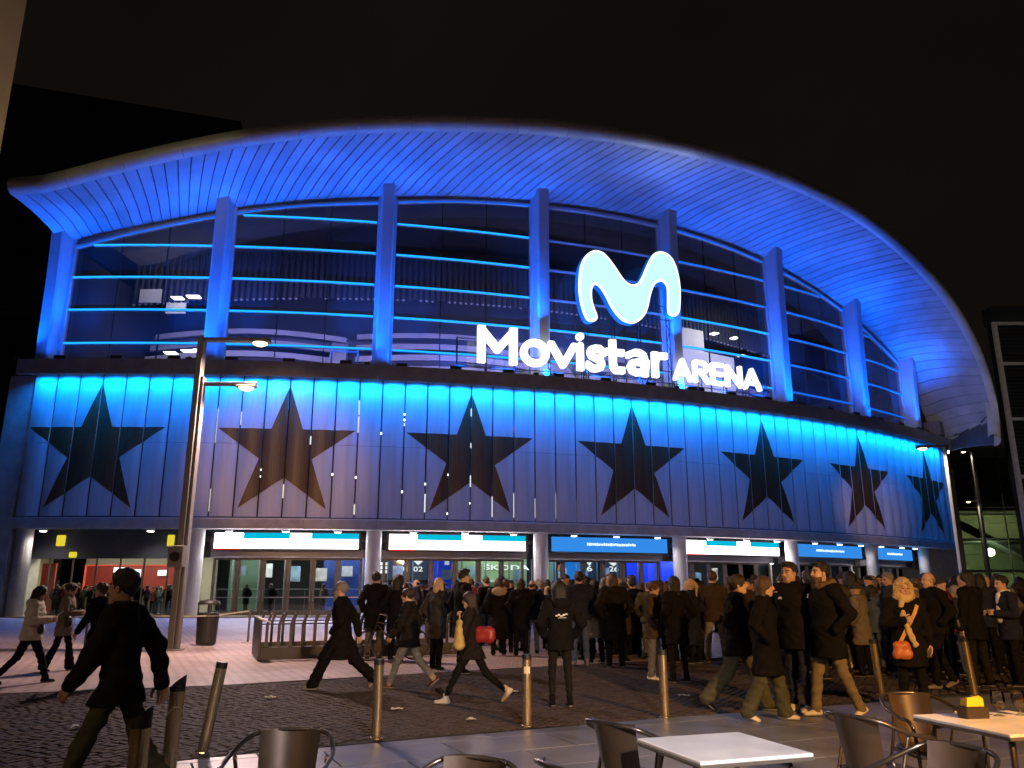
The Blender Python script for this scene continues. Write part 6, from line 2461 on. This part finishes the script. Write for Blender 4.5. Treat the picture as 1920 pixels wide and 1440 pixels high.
bag('shoulder_bag', 'round red bag behind the walking woman with the yellow tote', world_of(w11, (-0.12, -0.22, 0.90)), w11.rotation_euler[2] + 1.4, 0.32, 0.16, 0.24, mat('leather_red', (0.30, 0.03, 0.025), 0.45, var=0.1), 0.1)
w2 = hero['w2']
bag('handbag', 'black handbag on the arm of the woman in the taupe jacket', world_of(w2, (0.24, 0.16, 0.86)), w2.rotation_euler[2], 0.30, 0.14, 0.24, mat('leather_black', (0.012, 0.012, 0.012), 0.4), 0.2, [(-0.1, 0, 0.22), (-0.06, 0, 0.36), (0.06, 0, 0.36), (0.1, 0, 0.22)])
w1 = hero['w1']
bag('handbag', 'small black bag under the arm of the woman in the pale quilted jacket', world_of(w1, (0.20, 0.20, 0.86)), w1.rotation_euler[2], 0.22, 0.1, 0.17, MATS['leather_black'], 0.2)
w29 = hero['w29']
bag('handbag', 'black shiny bag at the side of the long haired woman near the right edge', world_of(w29, (-0.27, 0.05, 0.86)), w29.rotation_euler[2] + 0.3, 0.30, 0.13, 0.22, MATS['leather_black'], 0.2)
m6 = hero['m6']


def phone(label, t, v, tilt):
    mb_ = MB()
    mb_.rbox(-0.037, 0.037, -0.005, 0.005, -0.075, 0.075, 0.004)
    o_ = thing('phone', label, 'phone', world_of(t, v), t.rotation_euler[2])
    c = ob('case', mb_, mat('phone_black', (0.02, 0.02, 0.02), 0.3), o_)
    mb_ = MB()
    mb_.add([(-0.033, -0.0056, -0.07), (0.033, -0.0056, -0.07), (0.033, -0.0056, 0.07), (-0.033, -0.0056, 0.07)], [(0, 1, 2, 3)])
    s_ = ob('screen', mb_, emat('phone_screen', (0.8, 0.85, 1.0), 0.6), o_)
    for k in (c, s_):
        k.rotation_euler = (RD(tilt), 0, 0)


phone('lit phone in the hands of the woman in the pale quilted jacket', w1, (0.06, 0.44, 1.22), -50)
phone('lit phone in the hands of the woman in the taupe jacket', w2, (0.06, 0.44, 1.20), -50)
phone('phone held by the dark haired man at the right edge', hero['m30'], (0.06, 0.44, 1.20), -50)
w23 = hero['w23']
p, H_, _ = t_data[w23.name]
q = p.HR @ np.array([0.008, 0.10, -0.063]) + p.headc
mb = MB()
mb.tube([(0, 0, 0), (0.01, 0.05, 0.004)], 0.004, 6)
o = ob('cigarette', mb, M_print)
o.location = world_of(w23, q)
o.rotation_euler = (0, 0, w23.rotation_euler[2])
tag(o, 'lit cigarette between the lips of the brown haired young woman', 'cigarette')

# ---------------------------------------------------------------- the crowd: one of each kind, then copies
G4 = 'crowd waiting before the entrance doors'
kinds = [
    dict(top=('jacket', 'black'), legsw=('regular', 'black'), hairs=('short', 'dark'), arms=('pocket', 'pocket'), legs='stand', w=1.08),
    dict(top=('coat', 'black'), legsw=('regular', 'black'), hairs=('beanie', 'charcoal'), arms=('pocket', 'cross'), legs='ease', w=1.06),
    dict(top=('coat', 'black'), legsw=('slim', 'black'), hairs=('long', 'dark'), arms=('pocket', 'pocket'), legs='stand', w=1.0),
    dict(top=('jacket', 'black'), legsw=('slim', 'jeans'), hairs=('long', 'brown'), arms=('cross', 'cross'), legs='ease', w=0.96),
    dict(top=('jacket', 'black'), legsw=('regular', 'charcoal'), hairs=('hoodup', 'black'), arms=('pocket', 'pocket'), legs='stand', w=1.08, hood=True),
    dict(top=('jacket', 'navy'), legsw=('regular', 'jeans'), hairs=('short', 'black'), arms=('phone', 'phone'), legs='stand', w=1.06, head=(0, -14)),
    dict(top=('puffer', 'black'), legsw=('slim', 'black'), hairs=('bob', 'brown'), arms=('pocket', 'pocket'), legs='ease', w=1.04),
    dict(top=('hoodie', 'charcoal'), legsw=('regular', 'black'), hairs=('fade', 'black'), arms=('cross', 'cross'), legs='stand', w=1.1),
    dict(top=('long', 'black'), legsw=('regular', 'black'), hairs=('ponytail', 'brown'), arms=('pocket', 'pocket'), legs='stand', w=1.0),
    dict(top=('jacket', 'brown'), legsw=('regular', 'stone'), hairs=('cap', 'black'), arms=('pocket', 'down'), legs='ease', w=1.08),
    dict(top=('coat', 'charcoal'), legsw=('regular', 'black'), hairs=('curly', 'dark'), arms=('pocket', 'pocket'), legs='stand', w=1.04),
    dict(top=('jacket', 'black'), legsw=('regular', 'grey'), hairs=('bald', 'grey'), arms=('pocket', 'pocket'), legs='stand', w=1.12),
]
KL = ['short haired person in {c} jacket', 'person in knit hat and {c} coat', 'long haired person in {c} coat', 'long haired person in {c} jacket and jeans', 'person with hood up in {c} jacket', 'person in {c} jacket looking down',
      'person with chin length hair, {c} quilted jacket', 'person with folded arms, {c} hooded top', 'person with ponytail and long {c} coat', 'person in cap and {c} jacket', 'curly haired person in {c} coat', 'balding person in {c} jacket']
STARN = ['first', 'second', 'third', 'fourth', 'fifth', 'sixth', 'seventh']
STARX = [(195 - 960) / 1500, (547 - 960) / 1500, (886 - 960) / 1500, (1183 - 960) / 1500, (1426 - 960) / 1500, (1609 - 960) / 1500, (1732 - 960) / 1500]
USED = set()


def place_words(x, y):
    i = min(range(7), key=lambda q: abs(STARX[q] - x / y * 0.98))
    return ', crowd %s, below the %s star' % ('front' if y < 20 else ('middle' if y < 28 else 'rear'), STARN[i])


PROTO = []
for k, d in enumerate(kinds):
    t = make_person('x', 0, 0, 1.75, 0, seed=40 + k, h=0.024, shoes='black', **d)
    PROTO.append((t, list(t.children)))
rc = random.Random(21)
COATS = ['black', 'black', 'black', 'black', 'softblack', 'softblack', 'navy', 'navy', 'charcoal', 'brown', 'olive', 'stone', 'wine', 'grey', 'taupe', 'jeans']
HCS = ['black', 'dark', 'dark', 'brown', 'brown', 'brown', 'blond', 'grey']
spots = []
occ = [(o.location.x, o.location.y) for o in hero.values()]


def try_spot(x, y, dmin=0.52):
    for (a, b) in occ:
        if (a - x) ** 2 + (b - y) ** 2 < dmin * dmin:
            return False
    occ.append((x, y))
    spots.append((x, y))
    return True


def free(x, y):
    # keep out of the entrance columns and the bike rack
    if -7 < x < -0.9 and y < 23.5:
        return False
    r_ = math.hypot(x - AX, y - AY)
    if r_ < AR - 0.2:
        return False
    for th in COLS:
        q = PA(th, -1.0, 0)
        if (q.x - x) ** 2 + (q.y - y) ** 2 < 0.8:
            return False
    return True


n_ = 0
while len(spots) < 84 and n_ < 9000:          # front of the crowd
    n_ += 1
    y = rc.uniform(18.5, 23)
    x = y * rc.uniform(-0.02, 0.62)
    if free(x, y) and not (x < 1.0 and y < 20):
        try_spot(x, y, 0.48)
n_ = 0
while len(spots) < 158 and n_ < 8000:          # deeper rows
    n_ += 1
    y = rc.uniform(22, 40)
    x = y * rc.uniform(-0.07, 0.62)
    if free(x, y):
        try_spot(x, y, 0.6)
n_ = 0
while len(spots) < 176 and n_ < 4000:
    n_ += 1
    y = rc.uniform(15.2, 18.5)
    x = y * rc.uniform(0.30, 0.60)
    if free(x, y):
        try_spot(x, y, 0.55)
n_ = 0
while len(spots) < 222 and n_ < 9000:         # towards the middle doors
    n_ += 1
    y = rc.uniform(24, 46)
    x = y * rc.uniform(-0.15, 0.12)
    if free(x, y):
        try_spot(x, y, 0.55)
for (x, y) in ((-4.6, 40.5), (-5.3, 41.6), (-3.6, 38.4), (-2.9, 41.0), (-6.0, 43.0), (-4.0, 44.0), (-2.0, 36.0), (-6.8, 44.4), (-3.0, 33.0), (-2.2, 31.0), (-3.4, 29.6), (-1.4, 28.2)):
    try_spot(x, y, 0.4)
FIXLAB = {}


def crowd_copy(k, x, y, H, rz, label, group, cm=None, hm=None, sk=None):
    src, kids = PROTO[k]
    t_ = src.copy()
    COL.objects.link(t_)
    t_.location = (x, y, 0.0)
    t_.rotation_euler = (0, 0, rz)
    t_.scale = (H / 1.75,) * 3
    t_['label'] = label
    t_['group'] = group
    for ch in kids:
        c_ = ch.copy()
        COL.objects.link(c_)
        c_.parent = t_
        n = ch.name.split('.')[0]
        if n in ('jacket', 'coat') and cm:
            c_.material_slots[0].link = 'OBJECT'
            c_.material_slots[0].material = C[cm]
        if n == 'hair' and hm:
            c_.material_slots[0].link = 'OBJECT'
            c_.material_slots[0].material = HAIRC[hm]
        if n == 'body' and sk:
            c_.material_slots[0].link = 'OBJECT'
            c_.material_slots[0].material = SKIN[sk]
    return t_


CN = dict(black='black', softblack='faded black', navy='navy', charcoal='charcoal', brown='brown', olive='olive', stone='stone coloured', wine='wine red', grey='grey', taupe='taupe', jeans='denim blue', cream='cream', blue='blue')
def roll(where):
    for _ in range(400):
        k = rc.randrange(12)
        cm = COATS[rc.randrange(len(COATS))]
        lab = KL[k].format(c=CN[cm]) + where
        if lab not in USED:
            break
    USED.add(lab)
    return k, cm, lab


for i, (x, y) in enumerate(spots):
    k, cm, lab = roll(place_words(x, y))
    H = rc.uniform(1.68, 1.92)
    if k in (2, 3, 6, 8, 10):
        H -= 0.06
    rz = RD(rc.gauss(-8, 32)) if rc.random() < 0.74 else RD(rc.uniform(0, 360))
    crowd_copy(k, x, y, H, rz, lab, G4, cm, HCS[rc.randrange(len(HCS))], 'light' if rc.random() < 0.75 else 'tan')
# customers behind the glass of the bar and people in the lobby
G5 = 'customers in the lit bar behind the glass'
for i in range(36):
    th = -2.7 + 5.6 * i / 35 + rc.uniform(-0.1, 0.1)
    off = rc.uniform(-6.2, -3.3)
    q = PA(th, off, 0)
    k, cm, lab = roll(' inside the red walled bar')
    t_ = crowd_copy(k, q.x, q.y, rc.uniform(1.6, 1.85), RD(rc.uniform(0, 360)), lab, G5, cm, HCS[rc.randrange(8)], None)
    t_.location.z = 0.06
for th, off in ((5.3, -3.9), (6.3, -3.8), (8.4, -3.7), (8.9, -4.9), (12.4, -3.9), (15.2, -4.2)):
    q = PA(th, off, 0)
    k, cm, lab = roll(' in lobby behind the doors')
    t_ = crowd_copy(k, q.x, q.y, 1.78, RD(150), lab, 'people in the lobby behind the doors', cm, None, None)
    t_.location.z = 0.06
for t, kids in PROTO:
    for ch in kids:
        bpy.data.objects.remove(ch)
    bpy.data.objects.remove(t)
# ================================================================ cafe terrace
M_tube = mat('chair_tube', (0.16, 0.13, 0.10), 0.3, 0.85, var=0.1, vscale=5)
M_sheet = mat('chair_sheet', (0.058, 0.036, 0.02), 0.42, 0.3, var=0.12, vscale=6)
M_foot = mat('chair_foot', (0.02, 0.02, 0.02), 0.6)
M_top = mat('table_white', (0.80, 0.77, 0.74), 0.35, var=0.10, vscale=5)
M_topedge = mat('table_edge', (0.12, 0.10, 0.08), 0.5)


def spline(pts, n=5):
    P_ = [Vector(p) for p in pts]
    out = []
    for i in range(len(P_) - 1):
        p0, p1, p2, p3 = P_[max(i - 1, 0)], P_[i], P_[i + 1], P_[min(i + 2, len(P_) - 1)]
        for k in range(n):
            t_ = k / n
            out.append(0.5 * ((2 * p1) + (p2 - p0) * t_ + (2 * p0 - 5 * p1 + 4 * p2 - p3) * t_ * t_ + (-p0 + 3 * p1 - 3 * p2 + p3) * t_ ** 3))
    out.append(P_[-1])
    return out


ch = {}
mb = MB()
mb.tube(spline([(-0.26, 0.26, 0.02), (-0.265, 0.25, 0.45), (-0.27, 0.21, 0.645), (-0.28, 0.10, 0.675), (-0.275, -0.08, 0.72), (-0.20, -0.235, 0.785), (0, -0.28, 0.80), (0.20, -0.235, 0.785), (0.275, -0.08, 0.72), (0.28, 0.10, 0.675), (0.27, 0.21, 0.645), (0.265, 0.25, 0.45), (0.26, 0.26, 0.02)]), 0.0135, 8)
ch['arm_rail'] = (mb.mesh('arm_rail', True), M_tube)
for nm, s in (('leg', -1), ('leg2', 1)):
    mb = MB()
    mb.tube(spline([(s * 0.255, -0.02, 0.70), (s * 0.24, -0.10, 0.45), (s * 0.25, -0.28, 0.02)]), 0.012, 8)
    ch[nm] = (mb.mesh('leg', True), M_tube)
mb = MB()
rows = []
for j in range(6):
    z = 0.40 + 0.405 * j / 5
    row = []
    for i in range(9):
        u = i / 8 - 0.5
        row.append((u * (0.30 + 0.05 * j / 5), -0.20 - 0.085 * (j / 5) + 0.35 * u * u, z))
    rows.append(row)
mb.grid(rows)
mb.grid([[(p_[0], p_[1] - 0.008, p_[2]) for p_ in r_] for r_ in rows], flip=True)
mb.grid([rows[-1], [(p_[0], p_[1] - 0.008, p_[2]) for p_ in rows[-1]]])
ch['backrest'] = (mb.mesh('backrest', True), M_sheet)
mb = MB()
n = 24
ring_o = []
for k in range(n):
    a = 2 * math.pi * k / n
    r_ = 0.235 * (1 + 0.06 * math.cos(4 * a + math.pi))
    ring_o.append((r_ * math.cos(a), 0.02 + r_ * math.sin(a)))
vs = [(x, y, 0.445) for x, y in ring_o] + [(x * 0.94, y * 0.94, 0.455) for x, y in ring_o] + [(x * 0.6, y * 0.6, 0.442) for x, y in ring_o] + [(x * 0.97, y * 0.97, 0.430) for x, y in ring_o]
fs = []
for k in range(n):
    l = (k + 1) % n
    fs += [(k, l, l + n, k + n), (k + n, l + n, l + 2 * n, k + 2 * n), (k + 3 * n, l + 3 * n, l, k)]
fs.append(tuple(range(2 * n, 3 * n)))
fs.append(tuple(range(3 * n, 4 * n))[::-1])
mb.add(vs, fs)
ch['seat'] = (mb.mesh('seat', True), M_sheet)
mb = MB()
for s in (-1, 1):
    mb.tube([(s * 0.262, 0.25, 0.43), (s * 0.235, -0.10, 0.43)], 0.011, 8)
mb.tube([(-0.262, 0.25, 0.43), (0.262, 0.25, 0.43)], 0.011, 8)
mb.tube([(-0.24, -0.10, 0.43), (0.24, -0.10, 0.43)], 0.011, 8)
ch['seat_frame'] = (mb.mesh('seat_frame', True), M_tube)
GC = 'dark metal cafe armchairs on the terrace'
CH = [(-1.28, 4.78, 180, 'dark metal cafe chair at the bottom left, its broad back rising over the frame edge'),
      (-0.28, 3.98, 150, 'dark metal cafe chair at the bottom of which only a curved arm rail shows'),
      (0.78, 5.45, -50, 'warm lit metal cafe chair with bronze back left of the middle white table'),
      (0.42, 4.18, -60, 'dark metal cafe chair at the bottom edge left of the middle white table'),
      (2.42, 5.72, -62, 'dark metal cafe chair between the middle and the right table'),
      (3.12, 6.45, 188, 'dark metal cafe chair behind the right table facing the camera'),
      (2.12, 4.42, 112, 'metal cafe chair at the bottom edge with its arms towards the middle table')]
for (x, y, rz, lab) in CH:
    t = thing('cafe_chair', lab, 'chair', (x, y, 0), RD(rz), GC)
    for nm, (me, m_) in ch.items():
        link('leg' if nm == 'leg2' else nm, me, m_, t)

GT = 'square white cafe tables on the terrace'


def table(label, corner, ex, ey, S=0.70):
    ex = Vector((ex[0], ex[1], 0)).normalized()
    t_ = thing('cafe_table', label, 'table', (corner[0], corner[1], 0), math.atan2(ex.y, ex.x), GT)
    mb_ = MB()
    mb_.rbox(0, S, -S, 0, 0.742, 0.762, 0.004)
    ob('table_top', mb_, M_top, t_)
    mb_ = MB()
    mb_.rbox(-0.001, S + 0.001, -S - 0.001, 0.001, 0.724, 0.741, 0.003)
    ob('edge_band', mb_, M_topedge, t_)
    for (a, b) in ((0.09, -0.09), (S - 0.09, -0.09), (S - 0.09, -S + 0.09), (0.09, -S + 0.09)):
        mb_ = MB()
        sx = -1 if a < S / 2 else 1
        sy = 1 if b > -S / 2 else -1
        mb_.tube(spline([(a - sx * 0.12, b - sy * 0.12, 0.715), (a - sx * 0.02, b - sy * 0.02, 0.70), (a + sx * 0.01, b + sy * 0.01, 0.62), (a + sx * 0.04, b + sy * 0.04, 0.0)]), 0.016, 8)
        ob('leg', mb_, M_tube, t_)
    return t_


table('square white cafe table in the middle of the bottom edge', (0.72, 4.97), (0.62, 0.21), None, 0.68)
table('square white cafe table at the bottom right with glasses and napkins', (2.74, 5.86), (0.9, 0.23), None, 0.80)
table('square white cafe table whose corner shows at the bottom left', (-1.02, 4.16), (0.9, -0.25), None, 0.70)
# napkin holder and beer glasses on the right table
t = thing('napkin_holder', 'dark napkin holder with bright yellow napkins on the right table', 'napkin holder', (3.08, 5.72, 0.762), RD(10))
mb = MB()
mb.rbox(-0.085, 0.085, -0.05, 0.05, 0.0, 0.075, 0.006)
ob('box', mb, mat('holder_brown', (0.035, 0.022, 0.014), 0.45), t)
for k in range(5):
    mb = MB()
    y = -0.03 + 0.014 * k
    mb.add([(-0.065, y, 0.07), (0.065, y, 0.07), (0.07, y + 0.01, 0.125 + 0.006 * (k % 3)), (-0.05, y + 0.006, 0.13 - 0.004 * k), (-0.065, y + 0.008, 0.07), (0.065, y + 0.008, 0.07), (0.07, y + 0.018, 0.125 + 0.006 * (k % 3)), (-0.05, y + 0.014, 0.13 - 0.004 * k)], [(0, 1, 2, 3), (7, 6, 5, 4), (3, 2, 6, 7), (0, 3, 7, 4), (1, 5, 6, 2)])
    ob('napkin', mb, mat('napkin_yellow', (0.75, 0.55, 0.02), 0.8), t)
M_tg = glassmat('tumbler_glass', (0.93, 0.94, 0.92), 0.12, 0.03)
M_beer = mat('dark_beer', (0.10, 0.03, 0.008), 0.1)
for (x, y, lv, lab) in ((3.30, 5.80, 0.035, 'nearly empty stemmed beer glass next to the napkin holder'), (3.46, 5.83, 0.06, 'stemmed glass with a little dark beer at the right edge')):
    t = thing('beer_glass', lab, 'glass', (x, y, 0.762), 0, 'beer glasses on the right table')
    mb = MB()
    pr = [(0.034, 0.0), (0.034, 0.004), (0.008, 0.012), (0.008, 0.035), (0.030, 0.048), (0.044, 0.08), (0.046, 0.11), (0.040, 0.155)]
    vs = []
    for (r_, z) in pr:
        for k in range(20):
            a = 2 * math.pi * k / 20
            vs.append((r_ * math.cos(a), r_ * math.sin(a), z))
    mb.add(vs, [(i * 20 + k, i * 20 + (k + 1) % 20, (i + 1) * 20 + (k + 1) % 20, (i + 1) * 20 + k) for i in range(len(pr) - 1) for k in range(20)])
    ob('bowl', mb, M_tg, t, smooth=True)
    mb = MB()
    mb.lathe([(0.012, 0.044), (0.028, 0.05), (0.038, 0.06 + lv * 0.3), (0.041, 0.05 + lv)], 20)
    ob('beer', mb, M_beer, t, smooth=True)

# ---- warm lanterns of the cafe front light the foreground; an added flood mast warms facade and tower
M_lant = mat('lantern_black', (0.03, 0.03, 0.03), 0.5, 0.5)


def wall_lantern(label, x, y, z, tx, ty, pw, col, ang=150, post=True):
    t_ = thing('lantern_post', label, 'street lamp', (x, y, 0), 0, 'lantern posts on the terrace')
    mb_ = MB()
    mb_.lathe([(0.11, 0.0), (0.09, 0.25), (0.05, 0.4), (0.04, z - 0.1)], 12)
    ob('post', mb_, M_lant, t_)
    mb_ = MB()
    mb_.lathe([(0.05, z - 0.1), (0.2, z), (0.26, z + 0.05)], 12)
    mb_.lathe([(0.26, z + 0.42), (0.2, z + 0.52), (0.03, z + 0.6)], 12)
    ob('lantern_frame', mb_, M_lant, t_)
    mb_ = MB()
    mb_.lathe([(0.10, z + 0.08), (0.15, z + 0.2), (0.12, z + 0.36)], 12)
    ob('lamp_globe', mb_, emat('lantern_sodium', (1.0, 0.55, 0.18), 10), t_)
    d_ = Vector((tx - x, ty - y, 0)).normalized() * 0.32
    spot('lantern_beam', (x + d_.x, y + d_.y, z + 0.22), (tx, ty, 0.8), pw, col, ang, 0.5, 0.14)


wall_lantern('sodium lantern post to the right behind the viewer', 6.6, -1.2, 4.8, 4.7, 11.5, 7500, (1.0, 0.49, 0.15), 62)
wall_lantern('warm white lantern post close behind the viewer', 2.0, -0.5, 3.0, 0.7, 5.4, 2300, (1.0, 0.86, 0.84), 44)
wall_lantern('sodium lantern post left of the viewer on the terrace', -5.6, -0.8, 4.2, -2.0, 9.5, 200, (1.0, 0.55, 0.2), 110)
mast = thing('fill_mast', 'unseen floodlight mast added behind the viewer to warm the facade', 'light mast', (-15.6, -16, 0), 0)
mb = MB()
mb.lathe([(0.22, 0), (0.12, 17.8)], 12)
ob('pole', mb, M_lant, mast)
for k, (tx, ty, tz, pw, col, an) in enumerate(((-13.6, 46.5, 8.6, 42000, (1.0, 0.52, 0.22), 11), (14, 55, 17, 900, (1.0, 0.80, 0.66), 70), (-4, 24, 0, 2500, (1.0, 0.72, 0.6), 70), (-21, 41, 26.5, 5500, (1.0, 0.86, 0.5), 13), (51, 75, 17, 40000, (1.0, 0.86, 0.7), 15))):
    mb = MB()
    mb.rbox(-0.3 + k * 0.7 - 0.7, 0.3 + k * 0.7 - 0.7, -0.1, 0.12, 17.6, 18.0, 0.02)
    o = ob('floodlight', mb, M_lant, mast)
    mb = MB()
    mb.box(-0.26 + k * 0.7 - 0.7, 0.26 + k * 0.7 - 0.7, 0.122, 0.126, 17.64, 17.96)
    ob('lens', mb, emat('fill_mast_lens', (1, 0.8, 0.55), 6), o)
    spot('fill_mast_beam', (-15.6 - 0.7 + k * 0.7, -15.8, 17.8), (tx, ty, tz), pw, col, an, 0.7, 0.25)  # each beam added to lift one spot: star, facade, plaza, eave, tower
